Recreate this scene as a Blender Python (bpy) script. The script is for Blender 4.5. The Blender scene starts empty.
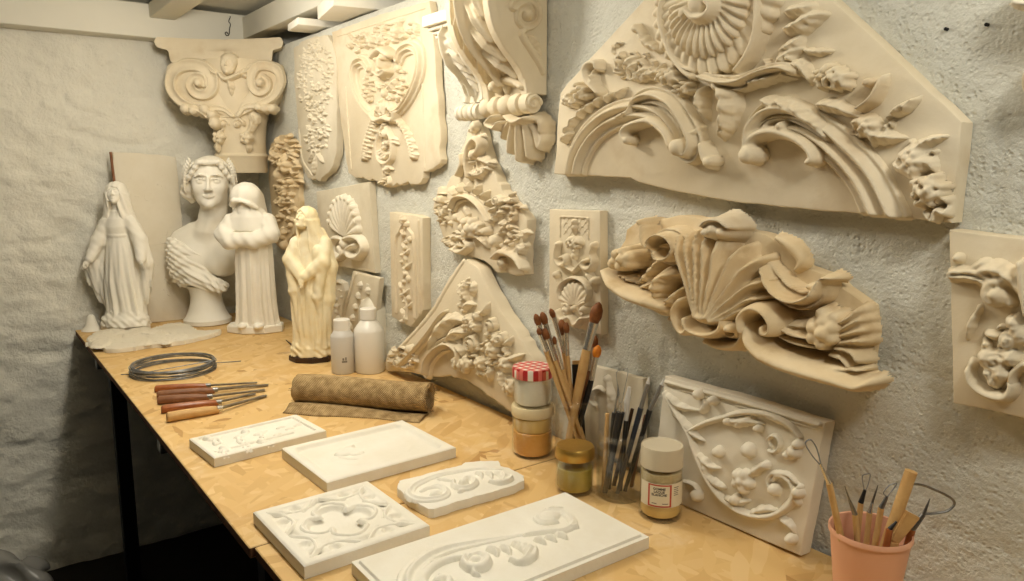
import bpy, bmesh, math, random
import numpy as np
from mathutils import Matrix, Vector
random.seed(7)
PI = math.pi
C = bpy.context.scene.collection
# ------------------------------------------------------------------ camera (calibrated: 747 px focal length at 1024 px width)
F_PX, CX, CY = 747.0, 512.0, 290.5
CAM = np.array([-0.993, -3.025, 1.44])
CR = np.array([0.8017128, -0.59770945, 0.0])
CU = np.array([0.09441701, 0.12664234, 0.98744476])
CF = np.array([0.59020507, 0.7916471, -0.15796472])
TZ = 0.88                       # table top height
def ray(u, v): return CR*((u-CX)/F_PX) + CU*((CY-v)/F_PX) + CF
def hit(u, v, ax, val):
    d = ray(u, v); return CAM + d*((val-CAM[ax])/d[ax])
def on_table(u, v, z=TZ): return hit(u, v, 2, z)
def on_wall(u, v, off=0.0): return hit(u, v, 0, -off)
def on_back(u, v, off=0.0): return hit(u, v, 1, -off)
def project(p):
    q = np.asarray(p, float)-CAM; w = q@CF
    return np.array([CX+F_PX*(q@CR)/w, CY-F_PX*(q@CU)/w])
def depth(p): return float((np.asarray(p, float)-CAM)@CF)
def height_at(base, v):
    """world z of the point straight above base that is seen at image row v"""
    k = (CY-v)/F_PX; q = np.asarray(base, float)-CAM
    a = q@CU - k*(q@CF); b = CU[2] - k*CF[2]
    return float(base[2] - a/b)
cd = bpy.data.cameras.new('camera'); cam = bpy.data.objects.new('camera', cd); C.objects.link(cam)
cd.sensor_width = 36.0; cd.lens = F_PX/1024*36.0; cd.clip_start = 0.02
m = Matrix.Identity(4)
for i in range(3): m[i][0], m[i][1], m[i][2], m[i][3] = CR[i], CU[i], -CF[i], CAM[i]
cam.matrix_world = m
bpy.context.scene.camera = cam

# ------------------------------------------------------------------ materials
def material(name, base=(.8,.8,.8), rough=.7, metal=0.0, var=None, var_scale=6.0, bump=None, spec=.3, stains=None, fine=None):
    """procedural principled material; var: second colour mixed by noise; bump: list of (scale, strength, distance)"""
    mt = bpy.data.materials.new(name); mt.use_nodes = True
    nt = mt.node_tree; n = nt.nodes; l = nt.links; b = n['Principled BSDF']
    b.inputs['Roughness'].default_value = rough; b.inputs['Metallic'].default_value = metal
    b.inputs['Specular IOR Level'].default_value = spec
    b.inputs['Base Color'].default_value = (*base, 1)
    tc = n.new('ShaderNodeTexCoord'); co = tc.outputs['Object']
    col = None
    if var:
        t = n.new('ShaderNodeTexNoise'); t.inputs['Scale'].default_value = var_scale; t.inputs['Detail'].default_value = 6; t.inputs['Roughness'].default_value = .65
        l.new(co, t.inputs['Vector'])
        r = n.new('ShaderNodeValToRGB'); r.color_ramp.elements[0].position = .35; r.color_ramp.elements[1].position = .68
        r.color_ramp.elements[0].color = (*base, 1); r.color_ramp.elements[1].color = (*var, 1)
        l.new(t.outputs['Fac'], r.inputs['Fac']); col = r.outputs['Color']
    if stains:
        sc, colr, lo, hi = stains
        t = n.new('ShaderNodeTexNoise'); t.inputs['Scale'].default_value = sc; t.inputs['Detail'].default_value = 8
        l.new(co, t.inputs['Vector'])
        r = n.new('ShaderNodeValToRGB'); r.color_ramp.elements[0].position = lo; r.color_ramp.elements[1].position = hi
        l.new(t.outputs['Fac'], r.inputs['Fac'])
        mx = n.new('ShaderNodeMix'); mx.data_type = 'RGBA'; l.new(r.outputs['Color'], mx.inputs['Factor'])
        if col: l.new(col, mx.inputs['A'])
        else: mx.inputs['A'].default_value = (*base, 1)
        mx.inputs['B'].default_value = (*colr, 1); col = mx.outputs['Result']
    if col: l.new(col, b.inputs['Base Color'])
    if bump:
        prev = None
        for sc, st, di in bump:
            t = n.new('ShaderNodeTexNoise'); t.inputs['Scale'].default_value = sc; t.inputs['Detail'].default_value = 5; l.new(co, t.inputs['Vector'])
            bp = n.new('ShaderNodeBump'); bp.inputs['Strength'].default_value = st; bp.inputs['Distance'].default_value = di
            l.new(t.outputs['Fac'], bp.inputs['Height'])
            if prev: l.new(prev, bp.inputs['Normal'])
            prev = bp.outputs['Normal']
        l.new(prev, b.inputs['Normal'])
    return mt
def srgb(r, g, b):
    return tuple(((c/255+.055)/1.055)**2.4 if c > 10 else c/255/12.92 for c in (r, g, b))
PB = [(35, .25, .004), (220, .2, .001)]
M = {}
M['plaster_warm'] = material('cream_plaster', srgb(217,202,172), .75, var=srgb(227,214,188), var_scale=5, bump=PB, stains=(9, srgb(196,172,134), .58, .85))
M['plaster_pale'] = material('pale_plaster', srgb(224,214,192), .75, var=srgb(232,224,206), var_scale=7, bump=PB, stains=(7, srgb(214,198,166), .6, .85))
M['plaster_white'] = material('white_plaster', srgb(240,236,224), .7, var=srgb(232,226,210), var_scale=9, bump=PB)
M['plaster_bust'] = material('smooth_white_plaster', srgb(241,235,219), .6, var=srgb(246,241,228), var_scale=12, bump=[(150, .12, .001)])
M['plaster_tan'] = material('aged_tan_plaster', srgb(216,192,150), .7, var=srgb(228,210,176), var_scale=11, bump=PB, stains=(14, srgb(176,142,92), .55, .8))
M['plaster_grey'] = material('grey_plaster', srgb(206,194,168), .8, var=srgb(222,212,190), var_scale=8, bump=PB)
M['plaster_ivory'] = material('ivory_patina', srgb(238,220,174), .55, var=srgb(246,236,206), var_scale=16, bump=[(150, .12, .001)], stains=(10, srgb(204,166,92), .58, .85))
M['dark_wood'] = material('dark_stained_wood', srgb(74,50,30), .5, var=srgb(50,34,20), var_scale=30)

# ------------------------------------------------------------------ object helpers
def link_mesh(name, me, mat, parent=None, loc=None, smooth=None):
    o = bpy.data.objects.new(name, me); C.objects.link(o)
    if mat: me.materials.append(mat)
    if parent: o.parent = parent
    if loc is not None: o.location = loc
    if smooth is not None: smooth_mesh(me, smooth)
    return o
def smooth_mesh(me, angle=None):
    me.polygons.foreach_set('use_smooth', np.ones(len(me.polygons), bool))
    if angle and angle < 170:
        bm = bmesh.new(); bm.from_mesh(me); a = math.radians(angle)
        for e in bm.edges:
            if len(e.link_faces) == 2 and e.calc_face_angle(0) > a: e.smooth = False
        bm.to_mesh(me); bm.free()
def np_mesh(name, V, Fq):
    """fast mesh from an (n,3) array and an (m,k) index array"""
    V = np.asarray(V, np.float32); Fq = np.asarray(Fq, np.int32)
    me = bpy.data.meshes.new(name); k = Fq.shape[1]
    me.vertices.add(len(V)); me.vertices.foreach_set('co', V.ravel())
    me.loops.add(Fq.size); me.loops.foreach_set('vertex_index', Fq.ravel())
    me.polygons.add(len(Fq)); me.polygons.foreach_set('loop_start', np.arange(0, Fq.size, k, dtype=np.int32))
    me.update(calc_edges=True); me.validate()
    return me
def bm_obj(name, bm, mat, parent=None, loc=None, smooth=None):
    bmesh.ops.recalc_face_normals(bm, faces=bm.faces)
    me = bpy.data.meshes.new(name); bm.to_mesh(me); bm.free()
    return link_mesh(name, me, mat, parent, loc, smooth)
def thing(name, label, cat, loc=(0,0,0), rz=0, group=None, mat=None):
    o = bpy.data.objects.new(name, None); C.objects.link(o); o.empty_display_size = .02
    if mat is not None: o.matrix_world = mat
    else: o.location = loc; o.rotation_euler = (0, 0, rz)
    return tag(o, label, cat, group)
def tag(o, label, cat, group=None):
    o['label'] = label; o['category'] = cat
    if group: o['group'] = group
    return o
def struct(o): o['kind'] = 'structure'; return o
def add_box(bm, c, s, bev=0.0, seg=2, rot=None):
    g = bmesh.ops.create_cube(bm, size=1.0); vs = g['verts']
    mx = Matrix.Translation(c) @ (rot if rot else Matrix.Identity(4)) @ Matrix.Diagonal((*s, 1))
    bmesh.ops.transform(bm, matrix=mx, verts=vs)
    if bev:
        es = list({e for v in vs for e in v.link_edges})
        bmesh.ops.bevel(bm, geom=es, offset=bev, segments=seg, affect='EDGES', profile=.5)
def box(name, c, s, mat, parent=None, bev=0.0, seg=2, rot=None):
    bm = bmesh.new(); add_box(bm, c, s, bev, seg, rot)
    return bm_obj(name, bm, mat, parent, smooth=35 if bev else None)
def add_lathe(bm, prof, n=32, c=(0,0,0), mx=None, cap0=True, cap1=True):
    rings = []
    for r, z in prof:
        ring = []
        for k in range(n):
            p = Vector((r*math.cos(2*PI*k/n)+c[0], r*math.sin(2*PI*k/n)+c[1], z+c[2]))
            ring.append(bm.verts.new(mx @ p if mx else p))
        rings.append(ring)
    for a, b in zip(rings, rings[1:]):
        for k in range(n): bm.faces.new((a[k], a[(k+1) % n], b[(k+1) % n], b[k]))
    if cap0 and prof[0][0] > 1e-6: bm.faces.new(rings[0][::-1])
    if cap1 and prof[-1][0] > 1e-6: bm.faces.new(rings[-1])
def lathe(name, prof, mat, parent=None, n=32, loc=None, mx=None, cap0=True, cap1=True, smooth=40):
    bm = bmesh.new(); add_lathe(bm, prof, n, mx=mx, cap0=cap0, cap1=cap1)
    return bm_obj(name, bm, mat, parent, loc, smooth)
def spline(P, n=None, closed=False):
    """Catmull-Rom through the points (any dimension)"""
    P = np.asarray(P, float)
    if len(P) < 3 and not closed:
        n = n or 8; t = np.linspace(0, 1, n)[:, None]; return P[0]*(1-t)+P[-1]*t
    if closed: Q = np.vstack([P[-1], P, P[0], P[1]])
    else: Q = np.vstack([2*P[0]-P[1], P, 2*P[-1]-P[-2]])
    m_ = len(Q)-3; per = max(2, (n or m_*6)//m_); out = []
    for i in range(m_):
        t = np.linspace(0, 1, per, endpoint=False)[:, None]
        a, b, c, d = Q[i], Q[i+1], Q[i+2], Q[i+3]
        out.append(.5*((2*b)+(-a+c)*t+(2*a-5*b+4*c-d)*t*t+(-a+3*b-3*c+d)*t**3))
    if not closed: out.append(Q[-2][None])
    return np.vstack(out)
def add_tube(bm, P, R, n=8, cap=True, flat=1.0):
    """tube along points P with radii R (number or list)"""
    P = [Vector(p) for p in P]; k = len(P)
    if not hasattr(R, '__len__'): R = [R]*k
    R = np.interp(np.linspace(0, 1, k), np.linspace(0, 1, len(R)), R)
    up = None; rings = []
    for i in range(k):
        d = (P[min(i+1, k-1)]-P[max(i-1, 0)]).normalized()
        if up is None:
            up = Vector((0,0,1)) if abs(d.z) < .9 else Vector((1,0,0))
        up = (up-d*up.dot(d)).normalized(); s = d.cross(up)
        rings.append([bm.verts.new(P[i]+(s*math.cos(2*PI*j/n)+up*math.sin(2*PI*j/n)*flat)*R[i]) for j in range(n)])
    for a, b in zip(rings, rings[1:]):
        for j in range(n): bm.faces.new((a[j], a[(j+1) % n], b[(j+1) % n], b[j]))
    if cap: bm.faces.new(rings[0][::-1]); bm.faces.new(rings[-1])
def tube(name, P, R, mat, parent=None, n=8, flat=1.0):
    bm = bmesh.new(); add_tube(bm, P, R, n, flat=flat); return bm_obj(name, bm, mat, parent, smooth=60)
def fbm2(shape_xy, seed, octs):
    """smooth value noise on given coordinate arrays; octs = [(frequency, amplitude)]"""
    x, y = shape_xy; out = np.zeros_like(x, dtype=float); rng = np.random.RandomState(seed)
    for f, a in octs:
        g = rng.rand(64, 64); fx, fy = x*f+rng.rand()*50, y*f+rng.rand()*50
        ix, iy = np.floor(fx).astype(int), np.floor(fy).astype(int); tx, ty = fx-ix, fy-iy
        tx = tx*tx*(3-2*tx); ty = ty*ty*(3-2*ty); ix %= 63; iy %= 63
        out += a*((g[ix,iy]*(1-tx)+g[ix+1,iy]*tx)*(1-ty)+(g[ix,iy+1]*(1-tx)+g[ix+1,iy+1]*tx)*ty-.5)
    return out

# ------------------------------------------------------------------ planes seen in the photo
class Plane:
    """local frame: a across, b up, n towards the viewer"""
    def __init__(s, o, a, b):
        s.o = np.array(o, float); s.a = np.array(a, float); s.b = np.array(b, float)
        s.a /= np.linalg.norm(s.a); s.b -= s.a*(s.b@s.a); s.b /= np.linalg.norm(s.b); s.n = np.cross(s.a, s.b)
    def px(s, u, v, h=0.0):
        d = ray(u, v); t = ((s.o+s.n*h-CAM)@s.n)/(d@s.n); q = CAM+d*t-s.o
        return (float(q@s.a), float(q@s.b))
    def at(s, x, y, z=0.0): return s.o+s.a*x+s.b*y+s.n*z
    def scale(s, u, v, h=0.0):
        p, q = s.px(u, v, h), (s.px(u+4, v, h) if getattr(s, 'hs', False) else s.px(u, v+4, h)); return math.hypot(p[0]-q[0], p[1]-q[1])/4
    def matrix(s):
        m_ = Matrix.Identity(4)
        for i in range(3): m_[i][0], m_[i][1], m_[i][2], m_[i][3] = s.a[i], s.b[i], s.n[i], s.o[i]
        return m_
def wall_plane(u, v, gap=0.0): return Plane(on_wall(u, v, -.003), (0,-1,0), (0,0,1))
def back_plane(u, v, gap=0.0): return Plane(on_back(u, v, gap), (1,0,0), (0,0,1))

def add_slab(bm, poly, z0, z1, bev=0.004, inset=None):
    """prism from a polygon (local x,y) between z0 and z1 with a worn front edge"""
    lo = [bm.verts.new((x, y, z0)) for x, y in poly]; n = len(poly)
    A = np.array(poly); Cn = A.mean(0)
    # inward offset for the softened front edge
    E = np.roll(A, -1, 0)-A; L = np.linalg.norm(E, axis=1, keepdims=True)+1e-9; Nn = np.stack([-E[:, 1], E[:, 0]], 1)/L
    area = .5*np.sum(A[:, 0]*np.roll(A[:, 1], -1)-np.roll(A[:, 0], -1)*A[:, 1])
    if area < 0: Nn = -Nn
    off = Nn+np.roll(Nn, 1, 0); off /= (np.linalg.norm(off, axis=1, keepdims=True)+1e-9)
    rings = [lo, [bm.verts.new((x, y, z1-bev)) for x, y in poly]]
    for f, dz in ((.3, .3), (1.0, 0.0)):
        rings.append([bm.verts.new((x+o[0]*bev*f, y+o[1]*bev*f, z1-bev*dz)) for (x, y), o in zip(poly, off)])
    for a, b in zip(rings, rings[1:]):
        for k in range(n): bm.faces.new((a[k], a[(k+1) % n], b[(k+1) % n], b[k]))
    f1 = bm.faces.new(rings[-1]); f0 = bm.faces.new(lo[::-1])
    bmesh.ops.triangulate(bm, faces=[f1, f0])
def rough_poly(P, step=.012, amp=.003, seed=1, rough=None):
    """subdivide the outline and jitter it; rough = per-edge amplitude"""
    rng = random.Random(seed); out = []; n = len(P)
    for i in range(n):
        a, b = np.array(P[i]), np.array(P[(i+1) % n]); L = np.linalg.norm(b-a); k = max(1, int(L/step))
        am = rough[i] if rough else amp
        d = (b-a)/(L+1e-9); nn = np.array([-d[1], d[0]])
        for j in range(k):
            p = a+(b-a)*j/k
            out.append(tuple(p+(nn*rng.uniform(-am, am)+d*rng.uniform(-am, am)*.4 if (j or am > .0025) else 0)))
    return out

# ------------------------------------------------------------------ reliefs: real raised geometry from swept strokes
class Crop:
    """coordinates read in an enlarged crop of the photo"""
    def __init__(s, x, y, k): s.x, s.y, s.k = x, y, k
    def __call__(s, p): return (s.x+p[0]/s.k, s.y+p[1]/s.k)
PROF = {
 'round': lambda q, t: np.sqrt(np.maximum(0, 1-q*q)),
 'soft': lambda q, t: .5+.5*np.cos(np.clip(q, -1, 1)*PI),
 'flat': lambda q, t: np.clip((1-np.abs(q))*3.0, 0, 1),
 'mould': lambda q, t: (1-np.minimum(1, q*q)**2)*(.62+.38*np.cos(q*2*PI)),
 'plume': lambda q, t: (1-q*q)*(.84+.12*np.cos(q*3*PI)+.05*np.cos(q*9*PI)),
 'double': lambda q, t: (1-np.minimum(1, q*q)**3)*(.68+.32*np.cos((q+1)*2*PI)),
 'triple': lambda q, t: (1-np.minimum(1, q*q)**3)*(.64+.36*np.cos((q+1)*3*PI)),
 'step': lambda q, t: np.where(q < -.3, .45, np.where(q < .3, .75, 1.0))*np.clip((1-np.abs(q))*8, 0, 1),
 'hollow': lambda q, t: np.clip((1-np.abs(q))*5, 0, 1)*(.35+.65*q*q),
}
class Relief:
    def __init__(s, pl, base, step=.0026, crop=None, lift=.6, clip=None):
        s.gain = 1.0; s.wk = 1.0; s.clip = clip; s.pl, s.base, s.step, s.lift, s.cr, s.k = pl, base, step, lift, crop or (lambda p: p), []
    def P(s, p, h=0.0): return s.pl.px(*s.cr(p), s.base+h*s.lift)
    def m(s, p, r):
        k = s.cr.k if isinstance(s.cr, Crop) else 1.0
        return r/k*s.wk*s.pl.scale(*s.cr(p), s.base)
    def stroke(s, pts, w, h, prof='round', n=None, lobes=0, lob=.3, veins=0, sharp=False, z=0.0):
        """swept ridge: pts in crop px, w half-width in crop px (list), h height in m (list)"""
        hm = max(h) if hasattr(h, '__len__') else h
        A = np.array([s.P(p, hm) for p in pts]); sc = s.m(pts[len(pts)//2], 1.0)
        Q = A if sharp else spline(A, n or max(10, len(pts)*6))
        k = len(Q); tt = np.linspace(0, 1, k)
        il = lambda a: np.interp(tt, np.linspace(0, 1, len(a)), a) if hasattr(a, '__len__') else np.full(k, float(a))
        W = il(w)*sc; Hh = il(h)
        if lobes: W = W*(1-lob+lob*np.abs(np.sin(tt*lobes*PI))**.7)
        s.k.append(('s', Q, W, Hh, prof, veins, z))
    def leaf(s, pts, w, h, lobes=4, veins=1, lob=.5, z=0.0):
        """pointed acanthus leaf along pts, widest in the middle"""
        s.stroke(pts, [w*.35, w*.8, w, w*.95, w*.75, w*.45, w*.1], [h*.6, h*.9, h, h, h*.9, h*.75, h*.45], 'leaf', n=26, lobes=lobes, lob=lob, veins=veins, z=z)
    def spiral(s, c, r0, turns, w, h, a0=0.0, dirn=1, r1=None, asp=None, ball=True, prof='round'):
        """volute in crop px; squeezed horizontally like the wall is"""
        r1 = r0*.12 if r1 is None else r1; asp = asp if asp is not None else s.asp(c)
        pts = []
        for i in range(int(14*turns)+1):
            t = i/(14*turns); a = a0+dirn*2*PI*turns*t; r = r0+(r1-r0)*t
            pts.append((c[0]+asp*r*math.cos(a), c[1]-r*math.sin(a)))
        s.stroke(pts, [w, w*.45], [h*.8, h], prof, n=len(pts)*2)
        if ball: s.ball(c, w*1.0, h*1.15)
    def asp(s, c):
        x, y = s.cr(c); p, q, r = s.pl.px(x, y, s.base), s.pl.px(x+2, y, s.base), s.pl.px(x, y+2, s.base)
        return min(1.0, math.hypot(r[0]-p[0], r[1]-p[1])/(math.hypot(q[0]-p[0], q[1]-p[1])+1e-9))
    def ball(s, c, r, h, asp=1.0, rot=0.0, z=0.0, pw=.5):
        p = s.P(c, h); rm = s.m(c, r)*1.15
        if h > rm and pw == .5: z, h = z+h-rm, rm      # stays round when it sits high
        s.k.append(('b', p, s.m(c, r), h, asp, rot, z, pw))
    def balls(s, L, h):
        for q in L: s.ball(q[:2], q[2], h if len(q) < 4 else q[3])
    def grapes(s, c, rx, ry, r, h, n=12, seed=1):
        rng = random.Random(seed)
        for i in range(n):
            a = i*2.4; q = math.sqrt((i+.4)/n)
            s.ball((c[0]+rx*q*math.cos(a), c[1]+ry*q*math.sin(a)), r*rng.uniform(.85, 1.1), h*(1.15-.4*q))
    def flower(s, c, r, h, n=5, rot=0.0, core=.33):
        p = s.P(c, h); s.k.append(('f', p, s.m(c, r), h, n, rot, core))
    def rose(s, c, r, h): p = s.P(c, h); s.k.append(('r', p, s.m(c, r), h))
    def shell(s, c, rim, half, h, ribs=9, inner=.12, concave=False, z=0.0):
        """fan of ribs from hinge c to the point rim, half = half opening angle in degrees"""
        p, q = s.P(c, h), s.P(rim, h); s.k.append(('h', p, q, math.radians(half), h, ribs, inner, concave, z))
    def debris(s, c, rx, ry, n, r, h, seed=1, kinds=3):
        """thick foliage: many small lobes scattered in an ellipse"""
        rng = random.Random(seed)
        for i in range(n):
            a = rng.uniform(0, 2*PI); q = math.sqrt(rng.random()); x, y = c[0]+rx*q*math.cos(a), c[1]+ry*q*math.sin(a)
            k = rng.randrange(kinds)
            if k == 0: s.ball((x, y), r*rng.uniform(.5, .9), h*rng.uniform(.6, 1))
            elif k == 1: s.leaf([(x, y), (x+r*1.2*math.cos(a), y+r*1.2*math.sin(a)), (x+r*2.2*math.cos(a+.4), y+r*2.2*math.sin(a+.4))], r*.8, h*rng.uniform(.6, 1), lobes=3)
            else: s.stroke([(x, y), (x+r*math.cos(a+1), y+r*math.sin(a+1)), (x+2*r*math.cos(a+1.8), y+2*r*math.sin(a+1.8))], [r*.5, r*.3], h*rng.uniform(.5, .9))
    def field(s, bounds=None):
        """evaluate the strokes collected so far"""
        lo = np.array([1e9, 1e9]); hi = -lo
        def grow(p, r):
            nonlocal lo, hi; lo = np.minimum(lo, np.array(p)-r); hi = np.maximum(hi, np.array(p)+r)
        for k in s.k:
            if k[0] == 's':
                for p, r in zip(k[1], k[2]): grow(p, r)
            elif k[0] == 'h': grow(k[1], np.hypot(*(np.array(k[1])-np.array(k[2])))*1.08)
            else: grow(k[1], k[2]*1.15*(max(1, k[4]) if k[0] == 'b' else 1))
        if bounds is not None: lo, hi = np.array(bounds[0]), np.array(bounds[1])
        st = s.step; lo = lo-2*st; hi = hi+2*st
        nx, ny = int((hi[0]-lo[0])/st)+2, int((hi[1]-lo[1])/st)+2
        xs, ys = lo[0]+np.arange(nx)*st, lo[1]+np.arange(ny)*st
        H = np.full((nx, ny), -1.0)
        def win(p, r):
            i0, i1 = max(0, int((p[0]-r-lo[0])/st)), min(nx, int((p[0]+r-lo[0])/st)+2)
            j0, j1 = max(0, int((p[1]-r-lo[1])/st)), min(ny, int((p[1]+r-lo[1])/st)+2)
            return i0, i1, j0, j1
        for k in s.k:
            if k[0] == 's':
                _, Q, W, Hh, prof, veins, z = k; D = np.full((nx, ny), 9.0); val = np.full((nx, ny), -1.0)
                tt = np.linspace(0, 1, len(Q))
                for i in range(len(Q)-1):
                    a, b = Q[i], Q[i+1]; ln = np.linalg.norm(b-a); wm = max(W[i], W[i+1])
                    if ln < 1e-9: continue
                    i0, i1, j0, j1 = win((a+b)/2, ln/2+wm)
                    if i1 <= i0 or j1 <= j0: continue
                    X, Y = np.meshgrid(xs[i0:i1], ys[j0:j1], indexing='ij')
                    t = np.clip(((X-a[0])*(b[0]-a[0])+(Y-a[1])*(b[1]-a[1]))/ln**2, 0, 1)
                    dx, dy = X-a[0]-t*(b[0]-a[0]), Y-a[1]-t*(b[1]-a[1]); d = np.hypot(dx, dy)
                    sg = np.sign((b[0]-a[0])*dy-(b[1]-a[1])*dx)
                    w_ = W[i]+(W[i+1]-W[i])*t; q = d/np.maximum(w_, 1e-6)
                    hh = Hh[i]+(Hh[i+1]-Hh[i])*t; T = tt[i]+(tt[i+1]-tt[i])*t; qs = np.clip(q*sg, -1, 1)
                    if prof == 'leaf':
                        v_ = np.sqrt(np.maximum(0, 1-qs*qs))*.75+.25*np.exp(-(qs*5)**2)
                        v_ = v_*(1-.34*(.5+.5*np.cos(T*2*PI*5-np.abs(qs)*4))*np.minimum(1, np.abs(qs)*3))
                    else: v_ = PROF[prof](qs, T)
                    if veins > 1: v_ = v_*(1-.2*(.5+.5*np.cos(qs*PI*veins)))
                    vv = np.where(q < 1, z+hh*v_, -1.0)
                    dn = q; old = D[i0:i1, j0:j1]; m_ = (dn < old) & (q < 1)
                    val[i0:i1, j0:j1] = np.where(m_, vv, val[i0:i1, j0:j1]); D[i0:i1, j0:j1] = np.where(m_, dn, old)
                H = np.maximum(H, val); continue
            p = k[1]; r = np.hypot(*(np.array(k[1])-np.array(k[2])))*1.08 if k[0] == 'h' else k[2]*1.15*(max(1, k[4]) if k[0] == 'b' else 1)
            i0, i1, j0, j1 = win(p, r)
            if i1 <= i0 or j1 <= j0: continue
            X, Y = np.meshgrid(xs[i0:i1]-p[0], ys[j0:j1]-p[1], indexing='ij')
            if k[0] == 'b':
                _, _, R, h, asp, rot, z, pw = k; c_, s_ = math.cos(rot), math.sin(rot)
                q = ((X*c_+Y*s_)/(R*asp))**2+((-X*s_+Y*c_)/R)**2
                vv = np.where(q < 1, z+h*np.maximum(0, 1-q)**pw, -1)
            elif k[0] == 'f':
                _, _, R, h, n_, rot, core = k; r_ = np.hypot(X, Y)/R; th = np.arctan2(Y, X)+rot
                pet = .72+.28*np.abs(np.cos(th*n_/2)); q = r_/pet
                vv = np.where(q < 1, h*(.35+.6*np.sin(np.minimum(1, q*.9+.1)*PI*.85)*(.7+.3*np.abs(np.cos(th*n_/2)))), -1)
                vv = np.maximum(vv, np.where(r_ < core, h*(.5+.7*np.sqrt(np.maximum(0, 1-(r_/core)**2))), -1))
            elif k[0] == 'r':
                _, _, R, h = k; r_ = np.hypot(X, Y)/R; th = np.arctan2(Y, X)
                vv = np.where(r_ < .93+.07*np.cos(th*5), h*np.sqrt(np.maximum(.05, 1-(r_*.92)**2))*(.72+.28*np.cos(2*PI*(r_*2.3+th/(2*PI)))), -1)
            else:
                _, c0, q0, half, h, ribs, inner, conc, z = k; d0 = np.array(q0)-np.array(c0); R = np.hypot(*d0); a0 = math.atan2(d0[1], d0[0])
                r_ = np.hypot(X, Y)/R; th = (np.arctan2(Y, X)-a0+PI) % (2*PI)-PI
                f = th/half; rb = np.abs(np.cos(f*ribs*PI/2)); Rm = (1-.06*(1-rb))*(1-.18*f*f); q = r_/Rm
                if conc: sh = (.25+.75*q**2)*(.7+.3*rb)
                else: sh = np.sqrt(np.maximum(0, 1-(q*.93)**4))*(.55+.45*q)*(.74+.26*rb)
                vv = np.where((np.abs(f) < 1) & (q < 1), z+h*sh, -1)
            H[i0:i1, j0:j1] = np.maximum(H[i0:i1, j0:j1], vv)
        return xs, ys, H
    def part(s, name, parent, mat, rough=.0006, blur=2, label=None, seed=3, warp=None):
        xs, ys, H = s.field(); s.k = []; H = np.where(H > 0, H*s.gain, H)
        if s.clip is not None:                   # nothing juts past the slab's edge
            X, Y = np.meshgrid(xs, ys, indexing='ij'); ins = np.zeros(H.shape, bool); Pc_ = np.array(s.clip); n_ = len(Pc_)
            for i in range(n_):
                (x0, y0), (x1, y1) = Pc_[i], Pc_[(i+1) % n_]
                if y0 != y1: ins ^= ((Y > min(y0, y1)) & (Y <= max(y0, y1)) & (X < x0+(Y-y0)*(x1-x0)/(y1-y0)))
            H = np.where(ins, H, -1)
        for _ in range(blur):                    # worn edges
            Hc = np.maximum(H, -.003)
            P_ = np.pad(Hc, 1, mode='edge')
            B = (P_[:-2, 1:-1]+P_[2:, 1:-1]+P_[1:-1, :-2]+P_[1:-1, 2:]+4*Hc)/8
            H = np.where((H > -.5) | (B > -.0029), B, -1)
        X, Y = np.meshgrid(xs, ys, indexing='ij')
        if rough: H = np.where(H > 0, H+fbm2((X, Y), seed, [(90, rough), (220, rough*.8)]), H)
        keep = H > -.5
        cell = keep[:-1, :-1] & keep[1:, :-1] & keep[1:, 1:] & keep[:-1, 1:]
        up = (np.maximum.reduce([H[:-1, :-1], H[1:, :-1], H[1:, 1:], H[:-1, 1:]]) > -.0015); cell &= up
        idx = np.arange(H.size).reshape(H.shape)
        q = np.stack([idx[:-1, :-1][cell], idx[1:, :-1][cell], idx[1:, 1:][cell], idx[:-1, 1:][cell]], 1)
        used, inv = np.unique(q, return_inverse=True)
        V = np.stack([X.ravel()[used], Y.ravel()[used], s.base+np.maximum(H.ravel()[used], -.003)], 1)
        if warp is not None: V = warp(V)
        me = np_mesh(name, V, inv.reshape(-1, 4))
        o = link_mesh(name, me, mat, parent, smooth=180)
        if label: o['label'] = label
        return o

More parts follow.
